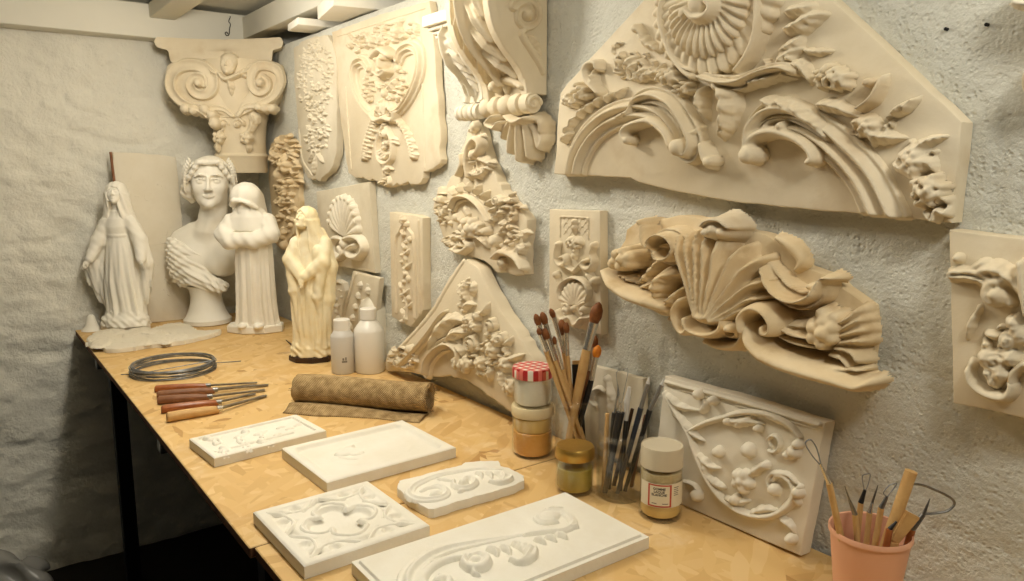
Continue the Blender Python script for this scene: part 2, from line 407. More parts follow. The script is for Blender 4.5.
# ------------------------------------------------------------------ solid sculpture: distance fields meshed with surface nets
def sdf_mesh(name, fn, lo, hi, step):
    lo, hi = np.array(lo, float), np.array(hi, float); n = np.ceil((hi-lo)/step).astype(int)+1
    ax = [lo[i]+np.arange(n[i])*step for i in range(3)]
    X, Y, Z = np.meshgrid(*ax, indexing='ij'); D = fn(X.astype(np.float32), Y.astype(np.float32), Z.astype(np.float32)).astype(np.float32)
    D[0], D[-1] = 1, 1; D[:, 0], D[:, -1] = 1, 1; D[:, :, 0], D[:, :, -1] = 1, 1
    off = [(i, j, k) for i in (0, 1) for j in (0, 1) for k in (0, 1)]
    cs = [D[i:n[0]-1+i, j:n[1]-1+j, k:n[2]-1+k] for i, j, k in off]
    neg = sum((c < 0).astype(np.int8) for c in cs); cell = (neg > 0) & (neg < 8)
    I = np.argwhere(cell); vals = [c[cell] for c in cs]
    S = np.zeros((len(I), 3)); cnt = np.zeros(len(I))
    for a in range(8):
        for b in range(a+1, 8):
            if sum(abs(np.array(off[a])-np.array(off[b]))) != 1: continue
            va, vb = vals[a], vals[b]; m_ = (va < 0) != (vb < 0)
            t = va[m_]/(va[m_]-vb[m_])
            S[m_] += np.array(off[a])+np.outer(t, np.array(off[b])-np.array(off[a])); cnt[m_] += 1
    V = lo+(I+S/cnt[:, None])*step
    vid = np.full(cell.shape, -1, np.int64); vid[cell] = np.arange(len(I)); faces = []
    for ax_ in range(3):
        u_, v_ = (ax_+1) % 3, (ax_+2) % 3
        s0 = [slice(1, n[i]-1) for i in range(3)]; s0[ax_] = slice(0, n[ax_]-1); s1 = list(s0); s1[ax_] = slice(1, n[ax_])
        d0, d1 = D[tuple(s0)], D[tuple(s1)]; m_ = (d0 < 0) != (d1 < 0); E = np.argwhere(m_)
        E = E+np.array([s_.start for s_ in s0]); flip = (d0[m_] >= 0)
        def cv(du, dv):
            q = E.copy(); q[:, u_] += du; q[:, v_] += dv; return vid[q[:, 0], q[:, 1], q[:, 2]]
        f = np.stack([cv(-1, -1), cv(0, -1), cv(0, 0), cv(-1, 0)], 1)
        f[flip] = f[flip][:, ::-1]; faces.append(f)
    Fq = np.vstack(faces); Fq = Fq[(Fq >= 0).all(1)]
    return np_mesh(name, V, Fq)
def smin(a, b, k): h = np.clip(.5+.5*(b-a)/k, 0, 1); return b+(a-b)*h-k*h*(1-h)
def smax(a, b, k): return -smin(-a, -b, k)
def ell(X, Y, Z, c, r):
    r = np.array(r, float); q = np.sqrt(((X-c[0])/r[0])**2+((Y-c[1])/r[1])**2+((Z-c[2])/r[2])**2)
    return (q-1)*r.min() if r.max() < 2.2*r.min() else (q-1)*np.sqrt(np.sort(r)[0]*np.sort(r)[1])
def cap(X, Y, Z, a, b, r0, r1=None):
    r1 = r0 if r1 is None else r1; a, b = np.array(a, float), np.array(b, float); d = b-a
    t = np.clip(((X-a[0])*d[0]+(Y-a[1])*d[1]+(Z-a[2])*d[2])/(d@d+1e-12), 0, 1)
    return np.sqrt((X-a[0]-t*d[0])**2+(Y-a[1]-t*d[1])**2+(Z-a[2]-t*d[2])**2)-(r0+(r1-r0)*t)
def chain(X, Y, Z, P, R, k=2.0):
    d = None
    for i in range(len(P)-1):
        e = cap(X, Y, Z, P[i], P[i+1], R[i], R[i+1]); d = e if d is None else smin(d, e, k)
    return d
def loft(X, Y, Z, T, fold=None):
    """stack of ellipses: rows of T = (z, cx, cy, rx, ry); fold(theta, z) scales the radius"""
    T = np.array(sorted(T), float); z = T[:, 0]
    f = lambda j: np.interp(Z, z, T[:, j]).astype(np.float32)
    cx, cy, rx, ry = f(1), f(2), f(3), f(4); dx, dy = (X-cx)/rx, (Y-cy)/ry
    q = np.sqrt(dx*dx+dy*dy)
    if fold is not None: q = q/(1+fold(np.arctan2(dy, dx), Z))
    d = (q-1)*np.minimum(rx, ry)*.9
    return np.maximum(d, np.maximum(z[0]-Z, Z-z[-1]))

def attach(o, root, mat):
    """place a child given a world matrix"""
    o.matrix_basis = root.matrix_world.inverted() @ mat if root.rotation_euler.to_matrix() else mat
def figure_frame(P):
    """upright frame at P: x to the viewer's right, y away from the viewer"""
    return math.atan2(CR[1], CR[0]), depth(P)/F_PX
def sdf_part(name, fn, lo, hi, step, k, mat, parent, smooth=180):
    me = sdf_mesh(name, fn, lo, hi, step); co = np.empty(len(me.vertices)*3, np.float32); me.vertices.foreach_get('co', co); me.vertices.foreach_set('co', co*k); me.update()
    return link_mesh(name, me, mat, parent, smooth=smooth)
# ------------------------------------------------------------------ room
def wall_material(name, base, var, pits, big):
    mt = bpy.data.materials.new(name); mt.use_nodes = True; nt = mt.node_tree; n = nt.nodes; l = nt.links; b = n['Principled BSDF']
    b.inputs['Roughness'].default_value = .85; b.inputs['Specular IOR Level'].default_value = .2
    tc = n.new('ShaderNodeTexCoord'); co = tc.outputs['Object']
    t = n.new('ShaderNodeTexNoise'); t.inputs['Scale'].default_value = 3.0; t.inputs['Detail'].default_value = 8; l.new(co, t.inputs['Vector'])
    r = n.new('ShaderNodeValToRGB'); r.color_ramp.elements[0].position = .35; r.color_ramp.elements[1].position = .7
    r.color_ramp.elements[0].color = (*base, 1); r.color_ramp.elements[1].color = (*var, 1); l.new(t.outputs['Fac'], r.inputs['Fac']); l.new(r.outputs['Color'], b.inputs['Base Color'])
    prev = None
    def bump(src, st, di, inv=False):
        nonlocal prev
        bp = n.new('ShaderNodeBump'); bp.inputs['Strength'].default_value = st; bp.inputs['Distance'].default_value = di; bp.invert = inv
        l.new(src, bp.inputs['Height'])
        if prev: l.new(prev, bp.inputs['Normal'])
        prev = bp.outputs['Normal']
    for sc, st, di in big:
        t = n.new('ShaderNodeTexNoise'); t.inputs['Scale'].default_value = sc; t.inputs['Detail'].default_value = 6; t.inputs['Roughness'].default_value = .6
        l.new(co, t.inputs['Vector']); bump(t.outputs['Fac'], st, di)
    if pits:
        t = n.new('ShaderNodeTexVoronoi'); t.inputs['Scale'].default_value = pits; l.new(co, t.inputs['Vector'])
        r2 = n.new('ShaderNodeValToRGB'); r2.color_ramp.elements[0].position = .12; r2.color_ramp.elements[1].position = .42; l.new(t.outputs['Distance'], r2.inputs['Fac'])
        t3 = n.new('ShaderNodeTexNoise'); t3.inputs['Scale'].default_value = 26; l.new(co, t3.inputs['Vector'])
        r3 = n.new('ShaderNodeValToRGB'); r3.color_ramp.elements[0].position = .42; r3.color_ramp.elements[1].position = .6; l.new(t3.outputs['Fac'], r3.inputs['Fac'])
        mx = n.new('ShaderNodeMath'); mx.operation = 'MAXIMUM'; l.new(r2.outputs['Color'], mx.inputs[0]); l.new(r3.outputs['Color'], mx.inputs[1])
        bump(mx.outputs[0], .5, .003)
    l.new(prev, b.inputs['Normal'])
    return mt
M['wall_block'] = wall_material('painted_block_wall', srgb(209,208,196), srgb(220,218,206), 130, [(14, .35, .01), (55, .6, .009), (200, .5, .003)])
M['wall_stone'] = wall_material('whitewashed_stone_wall', srgb(228,224,210), srgb(236,232,218), 0, [(9, .5, .02), (30, .6, .012), (90, .5, .005), (220, .35, .002)])
M['ceiling'] = wall_material('painted_ceiling', srgb(222,218,204), srgb(230,226,212), 0, [(20, .2, .004)])
M['floor'] = material('dark_floor', srgb(30,27,24), .9, var=srgb(40,36,30), var_scale=4)

def wall_grid(name, o, a, b, n, wa, wb, step, fn, mat, thick=.12):
    """displaced wall sheet with a solid back; dips only into the wall"""
    na, nb = int(wa/step)+1, int(wb/step)+1
    A, B = np.meshgrid(np.linspace(0, wa, na), np.linspace(0, wb, nb), indexing='ij'); H = fn(A, B); H = H-H.max()
    o, a, b, n = map(np.array, (o, a, b, n)); V = o+A[..., None]*a+B[..., None]*b+H[..., None]*n
    idx = np.arange(na*nb).reshape(na, nb)
    q = np.stack([idx[:-1, :-1].ravel(), idx[1:, :-1].ravel(), idx[1:, 1:].ravel(), idx[:-1, 1:].ravel()], 1)
    V = V.reshape(-1, 3); k = len(V); per = np.concatenate([idx[:, 0], idx[-1, 1:], idx[-2::-1, -1], idx[0, -2:0:-1]])
    V2 = V[per]-np.outer(np.ones(len(per)), n)*thick; ring = k+np.arange(len(per))
    q2 = np.stack([per, ring, np.roll(ring, -1), np.roll(per, -1)], 1)
    me = np_mesh(name, np.vstack([V, V2]), np.vstack([q, q2]))
    return struct(link_mesh(name, me, mat, smooth=60))
def stone(A, B):
    H = fbm2((A, B*1.3), 11, [(2.2, .02), (5, .014), (11, .012), (24, .008), (48, .003)])
    # trowel ridges and stone edges under the whitewash
    w = fbm2((A, B), 5, [(3, 1.0), (7, .5)]); H = H-.005*np.exp(-(np.abs(fbm2((A*.7, B*2.2), 21, [(4.5, 1), (9, .6)])))/.05)*(w > -.1)
    t = fbm2((A*3.0+B*1.4, B*3-A*1.2), 31, [(9, 1.0)]); H = H-.004*np.maximum(0, t)*(fbm2((A, B), 9, [(2.5, 1)]) > 0)
    return H
wall_grid('wall_back', (-2.6, 0, 0), (1,0,0), (0,0,1), (0,-1,0), 2.7, 2.3, .0085, stone, M['wall_stone'])
def blocks(A, B):
    H = fbm2((A, B), 41, [(2.5, .006), (9, .003), (30, .0022)])
    hgt, lng = .2, .5; row = np.floor((B+.02)/hgt); jb = np.abs((B+.02)/hgt-np.round((B+.02)/hgt))*hgt
    ja = (A+(row % 2)*.25)/lng; ja = np.abs(ja-np.round(ja))*lng
    j = np.minimum(jb, np.where(jb < .004, 1, ja)); gate = .35+.65*(fbm2((A, B), 44, [(3, 1.0)]) > -.12)
    return H-.0032*np.exp(-(j/.0045)**2)*gate
WTOP = 1.88
wall_grid('wall_right', (0, .1, 0), (0,-1,0), (0,0,1), (-1,0,0), 4.3, WTOP, .0085, blocks, M['wall_block'], thick=.4)
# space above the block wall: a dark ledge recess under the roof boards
M['recess'] = material('dark_board', srgb(52,46,40), .9, var=srgb(40,36,32), var_scale=8)  # plain dark brown for the board behind the ledge
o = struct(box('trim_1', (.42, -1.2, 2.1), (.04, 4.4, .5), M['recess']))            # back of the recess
o = struct(box('ceiling', (-.75, -1.65, 2.26), (3.9, 4.0, .04), M['ceiling']))
# plank along the ceiling edge above the ledge
bpy.data.objects['ceiling'].location.z = -.205     # boards rest on the lintel
o = struct(box('trim_2', (-1.2, -.03, 1.96), (2.9, .09, .115), M['ceiling'], bev=.006))       # lintel along the back wall
M['beam_paint'] = wall_material('painted_beam', srgb(222,218,204), srgb(230,226,212), 0, [(6, .2, .004), (60, .2, .002)])
o = struct(box('trim_3', (-.335, -1.9, 1.995), (.085, 3.65, .05), M['beam_paint'], bev=.004))  # joist
o = struct(box('trim_4', (-.02, -1.95, 1.97), (.07, 3.8, .08), M['beam_paint'], bev=.004))    # wall plate above the ledge
bm = bmesh.new()
for k in range(2):
    bmesh.ops.create_grid(bm, x_segments=1, y_segments=1, size=.5, matrix=Matrix.Translation((-.8, -1.9, -.002 if k else 0)) @ Matrix.Diagonal((3.9, 4.6, 1, 1)))
    break
fl = struct(bm_obj('floor', bm, M['floor']))
# ------------------------------------------------------------------ work tables of strand board
def osb():
    mt = bpy.data.materials.new('strand_board'); mt.use_nodes = True; nt = mt.node_tree; n = nt.nodes; l = nt.links; b = n['Principled BSDF']
    b.inputs['Roughness'].default_value = .55; b.inputs['Specular IOR Level'].default_value = .25
    tc = n.new('ShaderNodeTexCoord'); prev = None; hprev = None
    for i, (rot, sc, sx) in enumerate(((.3, 27, .5), (1.5, 32, .42), (2.5, 24, .5))):
        m0 = n.new('ShaderNodeMapping'); m0.inputs['Rotation'].default_value = (0, 0, rot); l.new(tc.outputs['Object'], m0.inputs['Vector'])
        mp = n.new('ShaderNodeMapping'); mp.inputs['Scale'].default_value = (sx, 1.9, 1); mp.inputs['Location'].default_value = (i*3.1, i*1.7, 0)
        nz = n.new('ShaderNodeTexNoise'); nz.inputs['Scale'].default_value = 6; nz.inputs['Detail'].default_value = 3
        l.new(m0.outputs['Vector'], mp.inputs['Vector']); l.new(mp.outputs['Vector'], nz.inputs['Vector'])
        ad = n.new('ShaderNodeMix'); ad.data_type = 'RGBA'; ad.blend_type = 'LINEAR_LIGHT'; ad.inputs['Factor'].default_value = .05
        l.new(mp.outputs['Vector'], ad.inputs['A']); l.new(nz.outputs['Color'], ad.inputs['B'])
        v = n.new('ShaderNodeTexVoronoi'); v.inputs['Scale'].default_value = sc; l.new(ad.outputs['Result'], v.inputs['Vector'])
        sp = n.new('ShaderNodeSeparateColor'); l.new(v.outputs['Color'], sp.inputs['Color'])
        r = n.new('ShaderNodeValToRGB'); e = r.color_ramp.elements
        cols = [(0, srgb(206,166,106)), (.25, srgb(222,186,126)), (.5, srgb(215,176,114)), (.75, srgb(227,194,138)), (.95, srgb(219,182,120)), (1, srgb(180,136,80))]
        e[0].position, e[0].color = cols[0][0], (*cols[0][1], 1); e[1].position, e[1].color = cols[-1][0], (*cols[-1][1], 1)
        for p_, c_ in cols[1:-1]: q = e.new(p_); q.color = (*c_, 1)
        l.new(sp.outputs['Red'], r.inputs['Fac'])
        if prev is None: prev = r.outputs['Color']; hprev = sp.outputs['Green']
        else:
            g = n.new('ShaderNodeMath'); g.operation = 'GREATER_THAN'; g.inputs[1].default_value = .5; l.new(sp.outputs['Blue'], g.inputs[0])
            mx = n.new('ShaderNodeMix'); mx.data_type = 'RGBA'; l.new(g.outputs[0], mx.inputs['Factor']); l.new(prev, mx.inputs['A']); l.new(r.outputs['Color'], mx.inputs['B']); prev = mx.outputs['Result']
    # fine grain and plaster dust
    gz = n.new('ShaderNodeTexNoise'); gz.inputs['Scale'].default_value = 4; gz.inputs['Detail'].default_value = 9; gz.inputs['Roughness'].default_value = .7; l.new(tc.outputs['Object'], gz.inputs['Vector'])
    rr = n.new('ShaderNodeValToRGB'); rr.color_ramp.elements[0].position = .55; rr.color_ramp.elements[1].position = .8; rr.color_ramp.elements[1].color = (.6,.6,.6,1); l.new(gz.outputs['Fac'], rr.inputs['Fac'])
    mx = n.new('ShaderNodeMix'); mx.data_type = 'RGBA'; l.new(rr.outputs['Color'], mx.inputs['Factor']); l.new(prev, mx.inputs['A']); mx.inputs['B'].default_value = (*srgb(240,226,196), 1); l.new(mx.outputs['Result'], b.inputs['Base Color'])
    bp = n.new('ShaderNodeBump'); bp.inputs['Strength'].default_value = .12; bp.inputs['Distance'].default_value = .002; l.new(hprev, bp.inputs['Height']); l.new(bp.outputs['Normal'], b.inputs['Normal'])
    return mt
M['osb'] = osb()
M['board_edge'] = material('cut_board_edge', srgb(120,78,46), .8, var=srgb(84,54,32), var_scale=60)
M['black_metal'] = material('black_steel', (.012,.012,.013), .5, metal=.3)
M['steel'] = material('worn_steel', srgb(150,148,144), .35, metal=.9, var=srgb(110,106,100), var_scale=60)
def work_table(label, x0, x1, y0, y1, legs):
    cx_, cy_ = (x0+x1)/2, (y0+y1)/2
    t = thing('work_table', label, 'table', (cx_, cy_, 0))
    w, d = x1-x0, y1-y0
    bm = bmesh.new(); add_box(bm, (0, 0, TZ-.009), (w, d, .018), .0015, 1)
    o = bm_obj('tabletop', bm, M['osb'], t); o.data.materials.append(M['board_edge'])
    for p in o.data.polygons:
        if abs(p.normal.z) < .5: p.material_index = 1
    for lx, ly in legs:
        bm = bmesh.new(); add_box(bm, (lx-cx_, ly-cy_, (TZ-.018-.05)/2), (.045, .045, TZ-.068), .003, 1); bm_obj('leg', bm, M['black_metal'], t)
    ys = sorted({q[1] for q in legs})
    bm = bmesh.new(); add_box(bm, (-w/2+.07, 0, TZ-.043), (.03, d-.06, .05), .002, 1); bm_obj('front_rail', bm, M['black_metal'], t)
    bm = bmesh.new(); add_box(bm, (w/2-.08, 0, TZ-.043), (.03, d-.06, .05), .002, 1); bm_obj('back_rail', bm, M['black_metal'], t)
    return t
tb = work_table('strand board work table running to the back corner under the statues', -.683, -.004, -1.948, -.006, [(-.60,-.25), (-.60,-1.80), (-.09,-.25), (-.09,-1.80)])
for y in (-.42, -1.30):
    bm = bmesh.new(); add_box(bm, (-.672+.3435, y+.977, TZ-.036), (.012, .03, .034), .002, 1); add_box(bm, (-.664+.3435, y+.977, TZ-.05), (.028, .03, .006), .001, 1)
    bm_obj('bracket', bm, M['steel'], tb)
work_table('strand board work table in the foreground under the scroll tile', -.676, -.004, -2.98, -1.951, [(-.59,-2.06), (-.59,-2.88), (-.09,-2.06), (-.09,-2.88)])
# cloth sacks of plaster below would be invisible: the space stays dark

# ------------------------------------------------------------------ tiles lying on the table
def table_quad(px, z):
    return [on_table(u, v, z) for u, v in px]
def flat_frame(px, th):
    """frame of a tile lying flat: px = its top corners (near-left, near-right, far-right, far-left) at height th"""
    Q = table_quad(px, TZ+th); o = sum(Q)/4; o[2] = TZ+.0006
    a = Q[1]-Q[0]; a[2] = 0; a /= np.linalg.norm(a)
    pl = Plane(o, a, np.cross((0,0,1), a)); return pl, [((q-o)@pl.a, (q-o)@pl.b) for q in Q]
def square_up(P):
    """closest rectangle to four corner points given in order"""
    P = np.array(P); c = P.mean(0); a = (P[1]-P[0]+P[2]-P[3])/2; b = (P[3]-P[0]+P[2]-P[1])/2
    ah = a/np.linalg.norm(a); bh = np.array([-ah[1], ah[0]]); la, lb = np.linalg.norm(a)/2, abs(b@bh)/2
    return [tuple(c-ah*la-bh*lb), tuple(c+ah*la-bh*lb), tuple(c+ah*la+bh*lb), tuple(c-ah*la+bh*lb)]
def carved_tile(name, part, pl, poly, th, mat, parent, hfun, step=.0022, edge=.003):
    """rectangular tile whose whole face is a height field: hfun(s, t, u, v) -> offset from the face (<=0 carves in)"""
    P = np.array(poly); nx = int(np.linalg.norm(P[1]-P[0])/step)+1; ny = int(np.linalg.norm(P[3]-P[0])/step)+1
    U, Vv = np.meshgrid(np.linspace(0, 1, nx), np.linspace(0, 1, ny), indexing='ij')
    XY = (P[0]*((1-U)*(1-Vv))[..., None]+P[1]*(U*(1-Vv))[..., None]+P[2]*(U*Vv)[..., None]+P[3]*((1-U)*Vv)[..., None])
    S, T = XY[..., 0], XY[..., 1]; H = hfun(S, T, U, Vv)
    d = np.minimum(np.minimum(U, 1-U)*np.linalg.norm(P[1]-P[0]), np.minimum(Vv, 1-Vv)*np.linalg.norm(P[3]-P[0]))
    H = np.where(d < edge, np.minimum(H, -(edge-d)*.8), H)
    idx = np.arange(nx*ny).reshape(nx, ny)
    q = np.stack([idx[:-1, :-1].ravel(), idx[1:, :-1].ravel(), idx[1:, 1:].ravel(), idx[:-1, 1:].ravel()], 1)
    per = np.concatenate([idx[:, 0], idx[-1, 1:], idx[-2::-1, -1], idx[0, -2:0:-1]]); k = nx*ny
    V = np.stack([S.ravel(), T.ravel(), (th+H).ravel()], 1); Vb = V[per].copy(); Vb[:, 2] = 0
    ring = k+np.arange(len(per)); q2 = np.stack([per, ring, np.roll(ring, -1), np.roll(per, -1)], 1)
    me = np_mesh(part, np.vstack([V, Vb]), np.vstack([q, q2[:, ::-1]]))
    return link_mesh(part, me, mat, parent, smooth=55)
# ------------------------------------------------------------------ glass, plastic and tool materials
def glassy(name, tint=(.99,.99,.98), gloss=.05, rough=.03):
    mt = bpy.data.materials.new(name); mt.use_nodes = True; nt = mt.node_tree; n = nt.nodes; l = nt.links
    n.remove(n['Principled BSDF']); out = n['Material Output']
    tr = n.new('ShaderNodeBsdfTransparent'); tr.inputs['Color'].default_value = (*tint, 1)
    gl = n.new('ShaderNodeBsdfGlossy'); gl.inputs['Roughness'].default_value = rough
    fr = n.new('ShaderNodeLayerWeight'); fr.inputs['Blend'].default_value = .35
    mu = n.new('ShaderNodeMath'); mu.operation = 'MULTIPLY_ADD'; mu.inputs[1].default_value = .28; mu.inputs[2].default_value = gloss*.5; l.new(fr.outputs['Facing'], mu.inputs[0])
    mx = n.new('ShaderNodeMixShader'); l.new(mu.outputs[0], mx.inputs['Fac']); l.new(tr.outputs[0], mx.inputs[1]); l.new(gl.outputs[0], mx.inputs[2]); l.new(mx.outputs[0], out.inputs['Surface'])
    return mt
M['glass'] = glassy('clear_glass')
M['honey'] = material('amber_jelly', srgb(222,160,74), .25, var=srgb(234,184,104), var_scale=12, spec=.5)
M['honey_pale'] = material('pale_amber_liquid', srgb(226,196,126), .2, spec=.5)
M['pale_flakes'] = material('pale_beige_flakes', srgb(216,200,158), .6, var=srgb(196,176,128), var_scale=90, bump=[(160, .5, .002)])
M['oil'] = material('olive_oil_varnish', srgb(176,156,66), .12, var=srgb(196,174,84), var_scale=14, spec=.6)
M['white_paste'] = material('white_paste', srgb(240,236,222), .5, var=srgb(226,222,206), var_scale=30)
M['cream_plastic'] = material('cream_plastic', srgb(226,208,166), .4, spec=.5)
M['white_plastic'] = material('white_plastic', srgb(232,228,218), .35, spec=.5)
M['grey_plastic'] = material('greyish_plastic', srgb(206,202,194), .35, spec=.5)
M['clear_plastic'] = material('frosted_plastic', srgb(214,206,186), .35, spec=.5)
M['gold'] = material('gold_lid', srgb(196,160,84), .35, metal=.75, var=srgb(176,136,60), var_scale=20)
M['terracotta'] = material('salmon_plastic', srgb(234,180,148), .5, var=srgb(230,172,140), var_scale=5, spec=.4)
M['wood_pale'] = material('pale_wood', srgb(214,176,118), .55, var=srgb(196,152,94), var_scale=28)
M['wood_red'] = material('varnished_red_wood', srgb(176,106,56), .35, var=srgb(140,76,38), var_scale=24, spec=.5)
M['wood_brown'] = material('worn_brown_wood', srgb(150,104,72), .45, var=srgb(122,80,54), var_scale=26)
M['bristle'] = material('brown_bristles', srgb(138,84,42), .6, var=srgb(106,60,28), var_scale=120)
M['bristle_orange'] = material('orange_bristles', srgb(222,138,40), .6, var=srgb(200,110,30), var_scale=120)
M['ferrule'] = material('nickel_ferrule', srgb(214,208,196), .25, metal=.85)
M['black_paint'] = material('black_lacquer', srgb(26,25,26), .35, spec=.5)
M['blue_black'] = material('blue_black_plastic', srgb(34,40,52), .35, spec=.5)
M['grey_pen'] = material('grey_brush_tip', srgb(128,124,116), .4, metal=.3)
M['wire'] = material('galvanised_wire', srgb(150,152,152), .4, metal=.45, var=srgb(112,114,116), var_scale=50)
M['paper'] = material('paper_label', srgb(232,222,196), .7)
M['red_ink'] = material('red_ink', srgb(196,84,62), .6)
M['dark_ink'] = material('dark_ink', srgb(64,56,50), .7)
def gingham():
    mt = bpy.data.materials.new('red_gingham'); mt.use_nodes = True; nt = mt.node_tree; n = nt.nodes; l = nt.links; b = n['Principled BSDF']
    tc = n.new('ShaderNodeTexCoord'); sx = n.new('ShaderNodeSeparateXYZ'); l.new(tc.outputs['Object'], sx.inputs[0]); outs = []
    for ax in 'XY':
        mu = n.new('ShaderNodeMath'); mu.operation = 'MULTIPLY'; mu.inputs[1].default_value = 62; l.new(sx.outputs[ax], mu.inputs[0])
        fr = n.new('ShaderNodeMath'); fr.operation = 'FRACT'; l.new(mu.outputs[0], fr.inputs[0])
        g = n.new('ShaderNodeMath'); g.operation = 'GREATER_THAN'; g.inputs[1].default_value = .5; l.new(fr.outputs[0], g.inputs[0]); outs.append(g)
    ad = n.new('ShaderNodeMath'); ad.operation = 'ADD'; l.new(outs[0].outputs[0], ad.inputs[0]); l.new(outs[1].outputs[0], ad.inputs[1])
    dv = n.new('ShaderNodeMath'); dv.operation = 'MULTIPLY'; dv.inputs[1].default_value = .5; l.new(ad.outputs[0], dv.inputs[0])
    r = n.new('ShaderNodeValToRGB'); e = r.color_ramp.elements; r.color_ramp.interpolation = 'CONSTANT'
    e[0].position, e[0].color = 0, (*srgb(236,228,214), 1); e[1].position, e[1].color = .25, (*srgb(224,120,108), 1); q = e.new(.75); q.color = (*srgb(178,32,36), 1)
    l.new(dv.outputs[0], r.inputs['Fac']); l.new(r.outputs['Color'], b.inputs['Base Color']); b.inputs['Roughness'].default_value = .35
    return mt
M['gingham'] = gingham()

def stand(u, vb, hw, z=TZ):
    """base centre and radius of a round thing seen with its lower front edge at row vb and half width hw (px)"""
    P = on_table(u, vb-.34*hw, z); return P, hw*depth(P)/F_PX
def hgt(P, v): return height_at(P, v)-P[2]
def jar_glass(r, h, neck=.93, lip=.004, t=.0022, foot=.9):
    """outer and inner wall of an open jar with a threaded neck"""
    o = [(r*foot*.96, 0), (r*foot, .002), (r, .008), (r, h*.80), (r*.985, h*.845), (r*neck, h*.885), (r*neck, h*.915), (r*neck+lip*.6, h*.925), (r*neck+lip*.6, h*.94), (r*neck, h*.95), (r*neck, h*.975), (r*neck+lip*.4, h*.985), (r*neck, h)]
    i = [(q-t, max(z, .004)) for q, z in o[::-1] if z > .004]
    return o+i+[(.0005, .004)]
def add_contents(name, r, z0, z1, mat, parent, dome=.0):
    return lathe(name, [(.0005, z0), (r*.9, z0), (r, z0+.006), (r, z1-.001), (r*.97, z1), (.0005, z1+dome)], mat, parent, 40)

# ---- stacked preserve jars
P, r = stand(532.5, 460, 20.5); h = hgt(P, 404)
jar = thing('glass_jar', 'lower jar of amber jelly with a cream lid, another jar standing on it', 'jar', P)
lathe('glass', jar_glass(r, h*.93), M['glass'], jar, 48); add_contents('jelly', r-.003, .005, h*.50, M['honey'], jar)
add_contents('pale_layer', r-.003, h*.501, h*.775, M['honey_pale'], jar)
lathe('lid', [(r*.2, h*.8), (r*1.0, h*.80), (r*1.03, h*.82), (r*1.03, h*.97), (r*.99, h), (.0005, h)], M['cream_plastic'], jar, 48)
P2 = P+np.array([0, 0, h]); h2 = hgt(P2, 366); r2 = r*.955
jar2 = thing('glass_jar', 'jar of white paste with a red gingham lid, on top of the amber jar', 'jar', P2)
lathe('glass', jar_glass(r2, h2*.95), M['glass'], jar2, 48); add_contents('paste', r2-.003, .005, h2*.735, M['white_paste'], jar2)
lathe('lid', [(r2*.2, h2*.74), (r2*1.0, h2*.735), (r2*1.04, h2*.76), (r2*1.04, h2*.95), (r2*1.0, h2), (.0005, h2)], M['gingham'], jar2, 48)
# ---- honey jar with gold lid
P, r = stand(574.5, 497, 20); h = hgt(P, 445)
jar = thing('honey_jar', 'small jar of olive coloured varnish with a gold lid in front of the brush jar', 'jar', P)
lathe('glass', [(r*.86, 0), (r*.9, .002), (r*.97, .01), (r*.98, h*.2), (r*.95, h*.24), (r*.95, h*.62), (r*.86, h*.72), (r*.86, h*.9), (r*.82, h*.9), (r*.82, h*.72), (r*.9, h*.61), (r*.9, .012), (.0005, .006)], M['glass'], jar, 48)
add_contents('varnish', r*.89, .007, h*.56, M['oil'], jar)
lathe('lid', [(r*.5, h*.755), (r*.97, h*.75), (r, h*.77), (r*.97, h*.95), (r*.9, h), (r*.5, h*.985), (.0005, h*.985)], M['gold'], jar, 48)
# ---- brush jar
PB_, rB = stand(577, 470, 22.5); hB = hgt(PB_, 397)
jar = thing('brush_jar', 'tall clear glass jar filled with paint brushes behind the gold lidded jar', 'jar', PB_)
lathe('glass', jar_glass(rB, hB, neck=.9), M['glass'], jar, 48)
def on_view(P, u, v, d=0.0):
    """point at pixel (u,v) on the upright plane through P facing the camera, d metres nearer"""
    nrm = np.array([CF[0], CF[1], 0]); nrm /= np.linalg.norm(nrm); dr = ray(u, v); t = ((P-nrm*d-CAM)@nrm)/(dr@nrm); return CAM+dr*t
K = Crop(525, 295, 5.056)
def inside(P, r, q, z):
    """keep a point inside a jar of radius r"""
    d = np.array([q[0]-P[0], q[1]-P[1]]); L = np.hypot(*d)
    if L > r: d *= r/L
    return np.array([P[0]+d[0], P[1]+d[1], z])
def brush(label, tip, top, fer, end, w, d, handle='wood_pale', hair='bristle', bw=1.0):
    A, B, D_, E_ = [on_view(PB_, *K(q), d) for q in (tip, top, fer, end)]
    ax = E_-D_; n_ = (PB_[2]+.006+.004*abs(d)*50-D_[2])/ax[2]; E2 = inside(PB_, rB*.72, D_+ax*n_, PB_[2]+.0085)
    w *= depth(PB_)/F_PX/5.056
    t = thing('paint_brush', label, 'brush', E2, group='brushes in the glass jar'); L = lambda q: tuple(q-E2)
    tube('handle', [L(E2), L(D_*.5+E2*.5), L(D_*.85+E2*.15), L(D_)], [w*.5, w*.8, w*.95, w*.8], M[handle], t)
    tube('ferrule', [L(D_), L(D_*.5+B*.5), L(B)], [w*.85, w*.8, w*.95], M['ferrule'], t, 10)
    tube('bristles', [L(B), L(B*.7+A*.3), L(B*.35+A*.65), L(B*.1+A*.9), L(A)], [w*.85*bw, w*1.2*bw, w*1.1*bw, w*.6*bw, w*.1], M[hair], t, 10)
